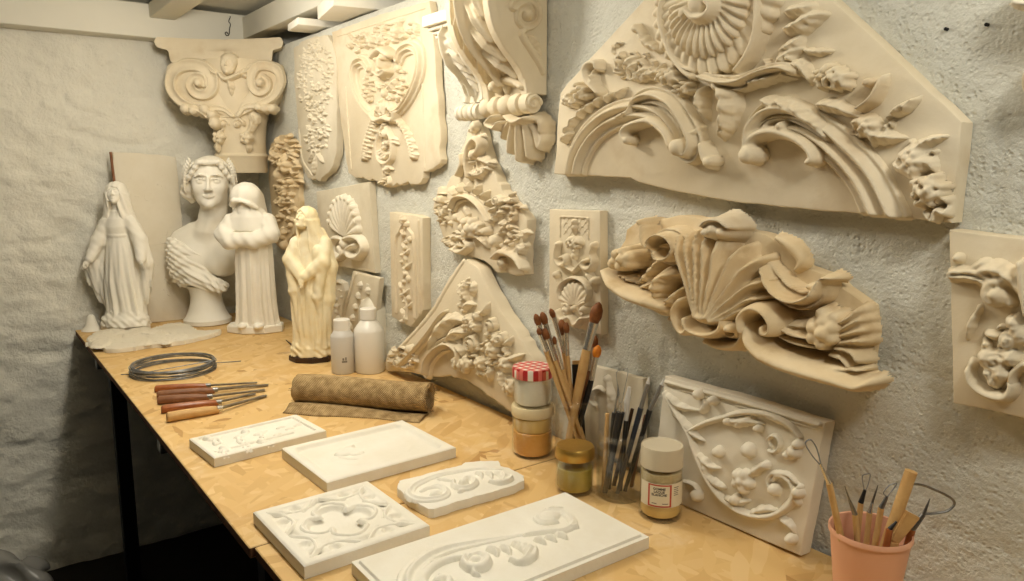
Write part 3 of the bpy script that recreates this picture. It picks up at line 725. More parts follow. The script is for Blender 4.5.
BR = [('leftmost thin brush in the jar, brown pointed bristles leaning left', (52,95), (70,150), (105,280), (185,500), 15, .012, 'wood_pale', 'bristle', 1),
      ('round brush with brown bristles second from the left at the top', (85,85), (102,145), (150,300), (225,520), 16, .004, 'wood_pale', 'bristle', 1.05),
      ('slim brush with the highest brown tip of the left cluster', (128,68), (146,112), (195,290), (238,500), 14, -.008, 'wood_pale', 'bristle', .9),
      ('fat dark brown mop brush in the middle of the brush jar', (182,122), (195,200), (205,300), (222,480), 17, -.02, 'wood_pale', 'bristle', 1.2),
      ('upright brush with a long silver ferrule beside the black flat brush', (208,138), (210,190), (214,305), (230,510), 14, .006, 'wood_pale', 'bristle', .95),
      ('largest brush, tall brown bristles and thick pale handle crossing the jar', (376,36), (348,138), (312,275), (240,570), 26, .024, 'wood_pale', 'bristle', 1.0),
      ('dark brush half hidden behind the largest brush', (357,205), (348,262), (325,380), (285,540), 17, -.012, 'wood_brown', 'bristle', .95),
      ('black handled brush with bright orange bristles', (372,254), (358,312), (335,430), (300,560), 17, .008, 'black_paint', 'bristle_orange', 1.1),
      ('shortest thin brush low on the left of the jar', (65,168), (76,200), (108,285), (190,520), 12, .022, 'wood_pale', 'bristle', .9),
      ('mid length brown brush leaning left in front of its neighbours', (95,168), (112,222), (150,330), (225,540), 15, .018, 'wood_pale', 'bristle', 1.1),
      ('small detail brush with a tiny dark tip in the middle', (146,208), (152,246), (190,375), (232,540), 12, .014, 'wood_pale', 'bristle', .8)]
for b_ in BR: brush(*b_)
A, B = on_view(PB_, *K((262,332)), -.016), on_view(PB_, *K((262,470)), -.016); E2 = inside(PB_, rB*.3, B+np.array([.012, -.01, 0]), PB_[2]+.009)
t = thing('flat_brush', 'wide black flat brush handle with a tan end standing in the brush jar', 'brush', E2)
s_ = depth(PB_)/F_PX/5.056
def bar(name, a, b, w, th, mat, parent, bev=.001, taper=1.0):
    """flat bar between two points, broad side to the camera"""
    a, b = Vector(a), Vector(b); z = (b-a).normalized(); x = Vector(CR); x = (x-z*x.dot(z)).normalized(); y = z.cross(x)
    bm = bmesh.new(); g = bmesh.ops.create_cube(bm, size=1)['verts']
    for v in g:
        k = 1.0 if v.co.z < 0 else taper
        p = a+(b-a)*(v.co.z+.5); v.co = p+x*v.co.x*w*k+y*v.co.y*th*k
    if bev: bmesh.ops.bevel(bm, geom=bm.edges[:], offset=bev, segments=2, affect='EDGES')
    return bm_obj(name, bm, mat, parent, smooth=40)
L = lambda q: tuple(q-E2)
bar('handle', L(E2), L(B*.12+A*.88), 56*s_*.9, .008, M['black_paint'], t); bar('bristles', L(B*.13+A*.87), L(A), 50*s_*.9, .006, M['wood_pale'], t, .0005)

# ---- tool jar
PT, rT = stand(620.5, 503, 24.5); hT = hgt(PT, 432)
jar = thing('tool_jar', 'clear glass jar full of dark modelling tools beside the labelled shaker jar', 'jar', PT)
lathe('glass', jar_glass(rT, hT, neck=.9), M['glass'], jar, 48)
K2 = Crop(590, 365, 4.006); k2 = depth(PT)/F_PX/4.006
def tool(name, label, pts, end, parts, d, group='modelling tools in the glass jar', K_=K2, P_=PT, r_=rT, kk=k2, floor=.0085):
    """parts: (part name, from index, to index, width px, material)"""
    W_ = [on_view(P_, *K_(q), d) for q in pts]; E_ = on_view(P_, *K_(end), d)
    E2_ = inside(P_, r_*.72, E_, P_[2]+floor); W_.append(E2_)
    t_ = thing(name, label, 'tool', E2_, group=group); Lc = lambda q: tuple(q-E2_)
    for nm, i, j, w0, w1, mt in parts:
        tube(nm, [Lc(W_[i]*(1-f)+W_[j]*f) for f in (0, .33, .67, 1)], [w0*kk/2, (w0*2+w1)/3*kk/2, (w0+w1*2)/3*kk/2, w1*kk/2], M[mt], t_)
    return t_, E2_
def loop(part, t_, E2_, pts, P_, K_, d, rad, mat='wire', closed=False):
    W_ = [on_view(P_, *K_(q), d)-E2_ for q in pts]; tube(part, [tuple(q) for q in spline(W_, len(W_)*5)], rad, M[mat], t_, 6)
t_, e_ = tool('loop_tool', 'black handled modelling tool with a triangular wire loop on top', [(122,150), (122,188)], (60,470), [('ferrule', 0, 1, 10, 16, 'ferrule'), ('handle', 1, 2, 34, 20, 'black_paint')], .010)
loop('wire_loop', t_, e_, [(118,150), (112,95), (107,30), (130,20), (153,17), (142,80), (127,150)], PT, K2, .010, .0005)
tool('modelling_tool', 'black modelling tool with a thin steel tip beside the wire loop', [(112,78), (113,120), (100,190)], (75,490), [('tip', 0, 1, 3, 12, 'steel'), ('ferrule', 1, 2, 12, 18, 'ferrule'), ('handle', 2, 3, 26, 20, 'black_paint')], -.006)
tool('modelling_tool', 'pale bone coloured spatula in the middle of the tool jar', [(158,88), (148,150), (145,222)], (120,480), [('blade', 0, 1, 14, 26, 'grey_plastic'), ('shaft', 1, 2, 24, 16, 'grey_plastic'), ('handle', 2, 3, 20, 18, 'black_paint')], .002)
tool('rubber_tipped_brush', 'grey tipped blue black colour shaper, left of the leaning pair', [(237,48), (232,75), (204,172)], (110,490), [('tip', 0, 1, 5, 17, 'grey_plastic'), ('ferrule', 1, 2, 17, 17, 'grey_pen'), ('handle', 2, 3, 22, 16, 'blue_black')], .014)
tool('rubber_tipped_brush', 'grey tipped black colour shaper leaning furthest right', [(297,55), (287,80), (240,180)], (140,490), [('tip', 0, 1, 4, 17, 'grey_plastic'), ('ferrule', 1, 2, 17, 17, 'grey_pen'), ('handle', 2, 3, 22, 16, 'black_paint')], .004)
tool('wooden_modelling_stick', 'plain wooden modelling stick at the left edge of the tool jar', [(70,195)], (55,480), [('stick', 0, 1, 16, 20, 'wood_pale')], -.012)
tool('wooden_modelling_stick', 'slim brown wooden stick leaning right among the colour shapers', [(222,200)], (165,490), [('stick', 0, 1, 12, 16, 'wood_brown')], -.014)
tool('wooden_modelling_stick', 'dark stained stick behind the bone spatula in the tool jar', [(170,175)], (95,480), [('stick', 0, 1, 14, 18, 'dark_wood')], -.02)

# ---- shaker jar with printed label
P, r = stand(660, 522, 21.5); h = hgt(P, 444)
jar = thing('shaker_jar', 'clear jar of amber flakes with a red framed paper label and white lid', 'jar', P)
lathe('glass', [(r*.92, 0), (r*.99, .003), (r, .009), (r*.985, .014), (r*.96, .018), (r*.96, h*.68), (r*.92, h*.70), (r*.92, h*.73), (r*.88, h*.73), (r*.88, h*.70), (r*.92, h*.67), (r*.92, .02), (.0005, .006)], M['glass'], jar, 56)
add_contents('flakes', r*.915, .007, h*.24, M['honey_pale'], jar, .001); add_contents('dry_flakes', r*.915, h*.242, h*.66, M['pale_flakes'], jar, .002)
M['clear_lid'] = material('cloudy_beige_lid', srgb(206,194,168), .35, spec=.5)
lathe('lid', [(r*.9, h*.715), (r*.97, h*.72), (r*.97, h*.97), (r*.94, h), (r*.9, h*.985), (.0005, h*.98)], M['clear_lid'], jar, 56)
cam_a = math.atan2(CAM[1]-P[1], CAM[0]-P[0])
def on_cyl(name, quads, mat, parent, rr):
    """patches on the cylinder: (angle0, angle1, z0, z1)"""
    bm = bmesh.new()
    for a0, a1, z0, z1 in quads:
        n = max(1, int(abs(a1-a0)/.06)); col = []
        for i in range(n+1):
            a = cam_a+a0+(a1-a0)*i/n; col.append([bm.verts.new((rr*math.cos(a), rr*math.sin(a), z)) for z in (z0, z1)])
        for c0, c1 in zip(col, col[1:]): bm.faces.new((c0[0], c1[0], c1[1], c0[1]))
    return bm_obj(name, bm, mat, parent)
zl0, zl1 = h*.225, h*.55
lb = on_cyl('label', [(-1.15, 1.9, zl0, zl1)], M['paper'], jar, r*.964)
on_cyl('frame', [(-.62+.0, .52, zl0+.0008, zl0+.0032), (-.62, .52, zl1-.0036, zl1-.0012), (-.62, -.53, zl0+.0008, zl1-.0012), (.43, .52, zl0+.0008, zl1-.0012)], M['red_ink'], lb, r*.967)
dash = []
for i in range(5): dash.append((.64, .64+.3-.05*(i % 2), zl1-.007-i*.0032, zl1-.006-i*.0032))
dash += [(-.42, -.18, zl0+.0062, zl0+.0073), (.08, .36, zl0+.0062, zl0+.0073)]
on_cyl('small_print', dash, M['dark_ink'], lb, r*.966)
def bent_text(name, s, a_mid, z_mid, size, rr, mat, parent):
    fc = bpy.data.curves.new(name, 'FONT'); fc.body = s; fc.size = size; fc.offset = .00018; fc.align_x = 'CENTER'; fc.align_y = 'CENTER'
    o = bpy.data.objects.new(name, fc); C.objects.link(o); dg = bpy.context.evaluated_depsgraph_get(); me = bpy.data.meshes.new_from_object(o.evaluated_get(dg))
    bpy.data.objects.remove(o); bpy.data.curves.remove(fc)
    for v in me.vertices:
        a = cam_a+a_mid+v.co.x/rr; v.co = (rr*math.cos(a), rr*math.sin(a), z_mid+v.co.y)
    me.name = name; return link_mesh(name, me, mat, parent)
for i, s in enumerate(('GOMME', 'LAQUE', 'BLANCHE')): bent_text('lettering', s, -.07, zl1-.0086-i*.0050, .0056, r*.967, M['dark_ink'], lb)

# ---- plastic bottles behind the burlap
def bottle(label, u, vb, hw, v_sh0, v_sh1, v_cap, v_top, neck, mat, capw=None, capmat='white_plastic', grp=None):
    P, r = stand(u, vb, hw); a, b, c, e = hgt(P, v_sh0), hgt(P, v_sh1), hgt(P, v_cap), hgt(P, v_top)
    t = thing('plastic_bottle', label, 'bottle', P, group='plastic bottles by the wall')
    rn = r*neck
    lathe('body', [(.0005, 0), (r*.93, 0), (r, .004), (r, a), (r*.97, a+(b-a)*.2), (r*.8, a+(b-a)*.55), (rn*1.1, b), (rn, b+.003), (rn, c), (.0005, c)], M[mat], t, 40)
    rc = capw or rn*1.15
    lathe('cap', [(rc, c-.002), (rc, e-.002), (rc*.92, e), (.0005, e)], M[capmat], t, 32)
    return t, P, r
bt, P, r = bottle('small grey plastic bottle with white cap beside the ivory statue', 343.5, 376, 11.7, 336, 329, 329, 319, .6, 'grey_plastic')
cam_a = math.atan2(CAM[1]-P[1], CAM[0]-P[0]); q = on_cyl('printed_mark', [(-.1, .35, .035, .040), (-.05, .1, .041, .048), (.18, .3, .041, .050)], M['grey_pen'], bt, r*1.004)
bottle('white plastic bottle with sloping shoulders and white cap, in front of the bigger bottle', 370, 376, 14.7, 331, 320, 318, 308, .48, 'white_plastic')
bt, P, r = bottle('large frosted bottle behind the white bottle, orange dot on its side', 376.5, 364, 16.5, 309, 297, 293, 283, .42, 'clear_plastic', capmat='clear_plastic')
cam_a = math.atan2(CAM[1]-P[1], CAM[0]-P[0]); hz = hgt(P, 319); on_cyl('orange_dot', [(.72, 1.0, hz-.005, hz+.005)], M['bristle_orange'], bt, r*1.004)

# ---- salmon pot with tools
PR = on_table(870.5, 528, TZ+.108); rP = 39*depth(PR)/F_PX; PP = np.array([PR[0], PR[1], TZ]); hp = .108
pot = thing('plastic_pot', 'salmon pink pot full of wooden clay tools at the wall', 'pot', PP)
lathe('pot_body', [(.0005, 0), (rP*.72, 0), (rP*.74, .004), (rP*.955, hp*.93), (rP*1.0, hp*.935), (rP*1.0, hp*.985), (rP*.985, hp), (rP*.95, hp*.99), (rP*.93, hp*.9), (rP*.71, .006), (.0005, .005)], M['terracotta'], pot, 56)
K3 = Crop(800, 430, 3.848); k3 = depth(PR)/F_PX/3.848
def pt(name, label, pts, end, parts, d): return tool(name, label, pts, end, parts, d, 'clay tools in the salmon pot', K3, PP, rP*.88, k3, .006)
t_, e_ = pt('loop_tool', 'wooden loop tool leaning out of the left side of the pot', [(78,130), (112,205)], (235,440), [('ferrule', 0, 1, 9, 20, 'ferrule'), ('handle', 1, 2, 24, 30, 'wood_pale')], .012)
loop('wire_loop', t_, e_, [(76,132), (48,100), (22,58), (26,42), (42,38), (60,62), (70,90), (80,130)], PP, K3, .012, .0009)
pt('needle_tool', 'thin steel needle tool standing left of centre in the pot', [(172,215), (190,270), (212,325)], (262,450), [('needle', 0, 1, 3, 8, 'steel'), ('ferrule', 1, 2, 10, 20, 'steel'), ('handle', 2, 3, 22, 24, 'wood_pale')], .02)
t_, e_ = pt('loop_tool', 'small wire loop tool with a dark ferrule at the back of the pot', [(250,230), (234,280)], (215,420), [('ferrule', 0, 1, 12, 22, 'black_paint'), ('handle', 1, 2, 22, 24, 'wood_pale')], -.012)
loop('wire_loop', t_, e_, [(247,232), (240,180), (256,170), (270,172), (262,210), (253,232)], PP, K3, -.012, .0006)
pt('needle_tool', 'slim steel tipped tool behind the thick wooden handle', [(300,212), (278,280), (268,318)], (250,430), [('tip', 0, 1, 4, 10, 'steel'), ('ferrule', 1, 2, 10, 20, 'ferrule'), ('handle', 2, 3, 22, 22, 'wood_pale')], -.004)
t_, e_ = pt('loop_tool', 'dark steel looped tool close behind the thick wooden handle', [(335,255), (312,300)], (270,430), [('ferrule', 0, 1, 12, 22, 'steel'), ('handle', 1, 2, 24, 24, 'wood_pale')], .004)
loop('wire_loop', t_, e_, [(332,256), (322,240), (345,212), (372,206), (352,236), (337,256)], PP, K3, .004, .0007)
t_, e_ = pt('large_loop_tool', 'thick wooden handled tool with a big bent steel loop at the right', [(428,158)], (265,470), [('handle', 0, 1, 46, 44, 'wood_pale')], .02)
loop('wire_loop', t_, e_, [(398,300), (405,250), (425,212), (470,212), (540,240), (588,268), (592,290), (565,312), (520,320), (470,322)], PP, K3, .012, .0017, 'steel')
A, B = on_view(PP, *K3((432,322)), .028), on_view(PP, *K3((362,430)), .028); E2 = inside(PP, rP*.55, B, TZ+.02)
t = thing('wooden_spatula', 'flat pale wooden spatula in front of the pot tools', 'tool', E2, group='clay tools in the salmon pot')
bar('blade', tuple(B-E2), tuple(A-E2), .012, .004, M['wood_pale'], t, .001, 1.7); bar('handle', (0,0,0), tuple(B-E2), .011, .006, M['wood_pale'], t, .001)
pt('steel_scraper', 'dark curved steel scraper at the right edge of the pot', [(500,264), (475,325), (430,382)], (390,450), [('tip', 0, 1, 3, 16, 'steel'), ('blade', 1, 2, 18, 26, 'steel'), ('handle', 2, 3, 30, 26, 'wood_red')], .016)
pt('wooden_modelling_stick', 'orange wooden stick leaning right at the front of the pot', [(372,352), (345,382)], (300,450), [('tip', 0, 1, 8, 18, 'black_paint'), ('stick', 1, 2, 26, 28, 'wood_red')], .03)
pt('wooden_modelling_stick', 'short orange wooden stick at the left inside of the pot', [(128,310), (140,345)], (190,430), [('tip', 0, 1, 8, 14, 'black_paint'), ('stick', 1, 2, 22, 24, 'wood_red')], -.004)

# ---- burlap roll
def burlap():
    mt = material('burlap', srgb(150,118,74), .95, spec=.1); nt = mt.node_tree; n = nt.nodes; l = nt.links; b = n['Principled BSDF']
    uv = n.new('ShaderNodeUVMap'); sx = n.new('ShaderNodeSeparateXYZ'); l.new(uv.outputs['UV'], sx.inputs[0]); ws = []
    for ax, f in (('X', 420), ('Y', 420)):
        mu = n.new('ShaderNodeMath'); mu.operation = 'MULTIPLY'; mu.inputs[1].default_value = f*2*PI/2; l.new(sx.outputs[ax], mu.inputs[0])
        si = n.new('ShaderNodeMath'); si.operation = 'SINE'; l.new(mu.outputs[0], si.inputs[0]); ws.append(si)
    pr = n.new('ShaderNodeMath'); pr.operation = 'MULTIPLY'; l.new(ws[0].outputs[0], pr.inputs[0]); l.new(ws[1].outputs[0], pr.inputs[1])
    nz = n.new('ShaderNodeTexNoise'); nz.inputs['Scale'].default_value = 60; tc = n.new('ShaderNodeTexCoord'); l.new(tc.outputs['Object'], nz.inputs['Vector'])
    ad = n.new('ShaderNodeMath'); ad.operation = 'MULTIPLY_ADD'; ad.inputs[1].default_value = .30; l.new(pr.outputs[0], ad.inputs[0]); l.new(nz.outputs['Fac'], ad.inputs[2])
    r = n.new('ShaderNodeValToRGB'); e = r.color_ramp.elements; e[0].position, e[0].color = .25, (*srgb(136,110,72), 1); e[1].position, e[1].color = .75, (*srgb(202,174,128), 1); l.new(ad.outputs[0], r.inputs['Fac']); l.new(r.outputs['Color'], b.inputs['Base Color'])
    bp = n.new('ShaderNodeBump'); bp.inputs['Strength'].default_value = .6; bp.inputs['Distance'].default_value = .0015; l.new(pr.outputs[0], bp.inputs['Height']); l.new(bp.outputs['Normal'], b.inputs['Normal'])
    return mt
M['burlap'] = burlap()
P0, P1 = on_table(299, 403.5), on_table(430, 413); ax = P1-P0; Lr = np.linalg.norm(ax); ax /= Lr; fw = np.cross(ax, (0,0,1.0)); fw = -fw if fw@CF > 0 else fw   # towards the viewer
rr = .0365; prof = []
for i in range(0, 105):                       # spiral from the inside out, then the loose flap on the table
    a = i/104*2*PI*3.25; q = rr-.0034*(3.25-a/(2*PI))
    prof.append((-q*math.sin(a+PI*.0)*1.05, rr+q*math.cos(a)))
a_end = 2*PI*3.25
prof = []
N = 120
for i in range(N+1):
    a = -PI/2+(-(3.0)*2*PI)*(1-i/N); q = rr-.0036*3.0*(1-i/N); prof.append((q*math.cos(a)*1.06, rr+.0012+q*math.sin(a)))
# outermost turn ends at the table; the flap runs towards the viewer
flap = [(.012, .0016), (.022, .010), (.032, .018), (.044, .019), (.056, .013), (.068, .005), (.076, .0016)]
bm = bmesh.new(); uvl = bm.loops.layers.uv.new('UVMap'); nl = 60; prof_all = prof+flap
dist = np.concatenate([[0], np.cumsum([math.hypot(b[0]-a[0], b[1]-a[1]) for a, b in zip(prof_all, prof_all[1:])])])
rows = []; rng = random.Random(4)
for j in range(nl+1):
    s_ = j/nl; x = s_*Lr; row = []
    for i, (f_, z_) in enumerate(prof_all):
        wob = 1+.025*math.sin(s_*9+i*.05)+.015*math.sin(s_*23+i*.11); fx = f_
        if i > N: fx = f_*(1.0-.05*s_)+.004*math.sin(s_*7)*f_/.076; z2 = max(.0012, z_*(.5+.5*abs(math.sin(s_*3.2+.5)))*(1-.5*s_))
        else: z2 = z_*(1+.03*math.sin(s_*6))
        jx = x+(rng.uniform(-.0015, .0015) if j in (0, nl) else 0)
        row.append((bm.verts.new((P0+ax*jx+fw*fx*wob*(1 if i <= N else 1)+np.array([0,0,z2]))-P0), jx, dist[i]))
    rows.append(row)
for a, b in zip(rows, rows[1:]):
    for i in range(len(prof_all)-1):
        vs = (a[i], b[i], b[i+1], a[i+1]); f = bm.faces.new([q[0] for q in vs])
        for lp, q in zip(f.loops, vs): lp[uvl].uv = (q[1], q[2])
me = bpy.data.meshes.new('burlap_roll'); bm.to_mesh(me); bm.free(); bro = link_mesh('burlap_roll', me, M['burlap'], None, tuple(P0), smooth=180)
md = bro.modifiers.new('cloth thickness', 'SOLIDIFY'); md.thickness = .0012; md.offset = 0
tag(bro, 'roll of brown burlap with a loose flap on the table', 'cloth roll')
bm = bmesh.new(); rng = random.Random(8)
for k in range(70):
    i = rng.randrange(N-40, N); e = rng.random() < .8; j = nl if e else 0
    f_, z_ = prof[i]; p = P0+ax*(Lr if e else 0)+fw*f_*1.02+np.array([0,0,z_])-P0; d = ax*(1 if e else -1)*rng.uniform(.003, .008)+np.array([rng.uniform(-.002,.002), rng.uniform(-.002,.002), rng.uniform(-.003,.001)])
    add_tube(bm, [p, p+d*.5, p+d], [.0005, .0005, .0003], 4)
fr = bm_obj('fringe', bm, M['burlap'], bro)

# ---- wire coil
Pc, rc = on_table(174, 371), None; rc = 38*depth(Pc)/F_PX; pts = []; rng = random.Random(3)
turns = 20
for i in range(turns*36+1):
    a = 2*PI*i/36; k = i/36; r_ = rc*(1+.035*math.sin(k*2.3)+.02*math.sin(a*.5+k)); z_ = .0024+.024*(.5+.5*math.sin(k*1.7))+.0016*math.sin(a+k*1.3)
    pts.append((r_*math.cos(a), r_*math.sin(a), max(.0014, z_)))
E_ = on_table(241, 361.5)-Pc; pts = pts+[(rc*1.02, .012, .004), (E_[0]*.6+rc*.4, E_[1]*.5+.006, .0016), (E_[0], E_[1], .0014)]
S_ = on_table(121, 375)-Pc; pts = [(S_[0], S_[1], .0014), (S_[0]*.75, S_[1]*.7-.01, .002)]+pts
co = tube('wire_coil', pts, .00125, M['wire'], None, 5); co.location = Pc; tag(co, 'coil of grey galvanised wire lying on the table', 'wire coil')

# ---- chisels
K4 = Crop(120, 345, 6.4)
CH = [('chisel in the row lying furthest from the viewer, orange brown handle', (222,275), (560,252), (878,240), 24, 'wood_red', .012),
      ('second chisel of the row, dull brown handle and longest blade', (235,315), (605,280), (950,254), 26, 'wood_brown', .012),
      ('third chisel of the row, flat reddish brown handle', (240,350), (570,325), (930,286), 28, 'wood_brown', .012),
      ('fourth chisel of the row, bright orange wood handle', (262,405), (628,356), (868,312), 28, 'wood_red', .013),
      ('nearest chisel of the row, pale yellow handle with a steel collar', (298,458), (632,400), (938,322), 34, 'wood_pale', .014)]
for i, (lb_, a, b, c, w, mt_, z_) in enumerate(CH):
    A, B = on_table(*K4(a), TZ+z_), on_table(*K4(b), TZ+z_); D_ = on_table(*K4(c), TZ+.004); k_ = depth(A)/F_PX/6.4; w_ = w*k_*1.9
    t = thing('wood_chisel', lb_, 'chisel', (A[0], A[1], TZ), group='chisels lying in a row'); o_ = np.array([A[0], A[1], TZ])
    d = (B-A)/np.linalg.norm(B-A); side = np.cross(d, (0,0,1)); bm = bmesh.new(); rings = []
    for s_, wf in ((0, .8), (.03, 1), (.35, 1.0), (.75, .92), (.95, .8), (1, .6)):
        p = A+(B-A)*s_-o_; p[2] = w_*.5*wf+.0004; ring = []
        for q in range(8):
            an = PI/8+q*PI/4; ring.append(bm.verts.new(p+side*math.cos(an)*w_*.54*wf+np.array([0,0,1])*math.sin(an)*w_*.54*wf*.98))
        rings.append(ring)
    for r0_, r1_ in zip(rings, rings[1:]):
        for q in range(8): bm.faces.new((r0_[q], r0_[(q+1) % 8], r1_[(q+1) % 8], r1_[q]))
    bm.faces.new(rings[0][::-1]); bm.faces.new(rings[-1]); bmesh.ops.bevel(bm, geom=bm.edges[:], offset=.0008, segments=1, affect='EDGES')
    bm_obj('handle', bm, M[mt_], t, smooth=25)
    B2 = B-o_; B2[2] = w_*.5; D2 = D_-o_
    tube('ferrule', [B2-d*.004, B2+d*.008], [w_*.34, w_*.30], M['ferrule'] if i == 4 else M['steel'], t, 12)
    bw = w_*(.17 if i != 1 else .2)
    bm = bmesh.new(); prev = None
    for s_, wf, tf in ((0, .9, 1.2), (.1, 1, 1.0), (.7, 1.1, .8), (.9, 1.6, .5), (1, 1.7, .12)):
        p = B2+(D2-B2)*s_; ring = [bm.verts.new(p+side*x*bw*wf+np.array([0,0,1])*z*bw*tf) for x, z in ((-1,-.7), (1,-.7), (1,.7), (-1,.7))]
        if prev:
            for q in range(4): bm.faces.new((prev[q], prev[(q+1) % 4], ring[(q+1) % 4], ring[q]))
        else: bm.faces.new(ring[::-1])
        prev = ring
    bm.faces.new(prev); bm_obj('blade', bm, M['steel'], t)
# ------------------------------------------------------------------ carved plaster tiles lying on the table
def lying(px, th, square=True):
    pl, q = flat_frame(px, th); pl.hs = True; return pl, (square_up(q) if square else q)
# 1 small carved tile (corners near-left, near-right, far-right, far-left)
def strokes_field(R, lo, hi):
    xs, ys, H = R.field((lo, hi)); return xs, ys, H
def sample(xs, ys, H, S, T):
    i = np.clip(((S-xs[0])/(xs[1]-xs[0])).astype(int), 0, len(xs)-1); j = np.clip(((T-ys[0])/(ys[1]-ys[0])).astype(int), 0, len(ys)-1)
    return H[i, j]
def smooth2(H, n=1):
    for _ in range(n):
        P_ = np.pad(H, 1, mode='edge'); H = (P_[:-2, 1:-1]+P_[2:, 1:-1]+P_[1:-1, :-2]+P_[1:-1, 2:]+2*H)/6
    return H
H4 = Crop(180, 400, 3.531)
pl, q = lying([H4((115,207)), H4((513,105)), H4((415,50)), H4((37,133))], .02)
t = thing('carved_tile', 'small white carved tile lying left of the portrait tray', 'plaster tile', mat=pl.matrix())
carved_tile('carved_tile', 'tile_body', pl, q, .02, M['plaster_white'], t, lambda S, T, U, V: -.004*((U < .93) & (U > .05) & (V > .08) & (V < .92)))
R = Relief(pl, .0155, .0016, H4, clip=q); R.gain = 1.15; R.wk = 1.6
for k, (x, y, dx) in enumerate(((100,140,1), (135,180,-1), (190,130,1), (215,155,-1), (260,120,1), (290,150,-1))):
    R.leaf([(x, y), (x+25, y-6), (x+52, y-18)], 10, .006, 4); R.spiral((x+28, y+10), 16, 1.1, 5, .005, a0=k, asp=1)
for x, y in ((150,168), (285,142), (230,108), (95,132)): R.ball((x, y), 10, .008)
R.part('acanthus_carving', t, M['plaster_white'])
R = Relief(pl, .0155, .0016, H4, clip=q); R.gain = 1.15; R.wk = 1.6
for x, y in ((340,100), (372,104), (400,92), (330,125), (420,78)):
    R.leaf([(x, y), (x+18, y-8), (x+36, y-8)], 7, .005, 3)
R.stroke([(118,182), (205,162), (300,138), (400,114)], [4, 4], .004); R.part('leaf_carving', t, M['plaster_white'])
# 2 portrait tray
pl, q = lying([H4((520,288)), H4((980,165)), H4((780,70)), H4((357,170))], .022)
t = thing('portrait_tile', 'white shallow tray tile with a faint oval relief in the middle', 'plaster tile', mat=pl.matrix())
def tray(S, T, U, V):
    P = np.array(q); la, lb = np.linalg.norm(P[1]-P[0]), np.linalg.norm(P[3]-P[0])
    dx, dy = np.minimum(U, 1-U)*la, np.minimum(V, 1-V)*lb; R_ = .022; e = np.minimum(dx, dy)
    # rounded inner corner
    cx_, cy_ = np.maximum(0, .012+R_-dx), np.maximum(0, .012+R_-dy); d = R_-np.hypot(cx_, cy_); d = np.where((cx_ > 0) | (cy_ > 0), np.minimum(d, e-.012), e-.012)
    s_ = np.clip(d/.012, 0, 1); s_ = s_*s_*(3-2*s_)
    o = ((U-.52)/.33)**2+((V-.48)/.30)**2
    return -.008*s_+.0012*np.clip((1-o)*6, 0, 1)*s_
carved_tile('portrait_tile', 'tray', pl, q, .022, M['plaster_white'], t, tray)
R = Relief(pl, .0146, .002, H4); R.gain = 1.15; R.wk = 1.6
R.stroke([(550,190), (580,172), (612,160)], [5, 12, 5], .006); R.stroke([(560,200), (600,207), (640,205)], [3, 6, 2], .003); R.ball((590,180), 20, .006, 1.5); R.ball((625,185), 14, .004, 1.3)
R.part('profile_relief', t, M['plaster_white'], blur=3)
# 3 gothic tile
G4 = Crop(250, 455, 4.61)
pl, q = lying([G4((240,510)), G4((825,325)), G4((545,113)), G4((22,262))], .021)
t = thing('gothic_tile', 'white square tile carved with a pointed quatrefoil, at the front left', 'plaster tile', mat=pl.matrix())
def gothic(S, T, U, V):
    x, y = (U-.5)*2, (V-.5)*2; d = lambda cx_, cy_, r: np.hypot(x-cx_, y-cy_)-r
    # central quatrefoil with pointed cusps
    c = np.minimum(np.minimum(d(.27,0,.27), d(-.27,0,.27)), np.minimum(d(0,.27,.27), d(0,-.27,.27))); c = np.minimum(c, np.abs(x)+np.abs(y)-.28)
    # four side lobes between the ribs
    frame_ = np.maximum(np.abs(x), np.abs(y))-.86
    dia = np.abs(np.abs(x)+np.abs(y)-.80)
    corners = np.maximum(.86-(np.abs(x)+np.abs(y)), frame_)      # corner triangles
    cu = np.minimum.reduce([d(sx*.62, sy*.62, .20) for sx in (-1, 1) for sy in (-1, 1)])
    corner_trefoil = np.minimum.reduce([np.minimum(np.minimum(d(sx*.70, sy*.70, .13), d(sx*.42+0, sy*.74, .11)), d(sx*.74, sy*.42, .11)) for sx in (-1, 1) for sy in (-1, 1)])
    sides = np.minimum.reduce([np.maximum(d(a*.62, b*.62, .40), -d(a*.25, b*.25, .42)) for a, b in ((1,0), (-1,0), (0,1), (0,-1))])
    sides = np.maximum(sides, np.maximum(np.abs(x)+np.abs(y)-.98, frame_))
    def carve(v, dep, w): s_ = np.clip(-v/w, 0, 1); return -dep*s_
    H = carve(c, .010, .07)
    H = np.minimum(H, carve(corner_trefoil, .008, .06)); H = np.minimum(H, carve(sides, .007, .06))
    H = np.where(frame_ > 0, 0, np.minimum(H, -.002*np.clip(-frame_/.03, 0, 1)))
    # ribs rise again along the foil
    H = np.maximum(H, -.001-.25*np.abs(c-.05)-.0*x) if False else H
    return smooth2(H, 1)
carved_tile('gothic_tile', 'tile_body', pl, q, .021, M['plaster_white'], t, gothic, .0018)
R = Relief(pl, .0185, .0018)
P_ = np.array(q); mid = lambda u, v: tuple(P_[0]*(1-u)*(1-v)+P_[1]*u*(1-v)+P_[2]*u*v+P_[3]*(1-u)*v)
def rib(name, pts, w, h):
    Q = spline([mid(*p) for p in pts], len(pts)*8); R.k.append(('s', Q, np.full(len(Q), w), np.full(len(Q), h), 'mould', 0, 0)); 
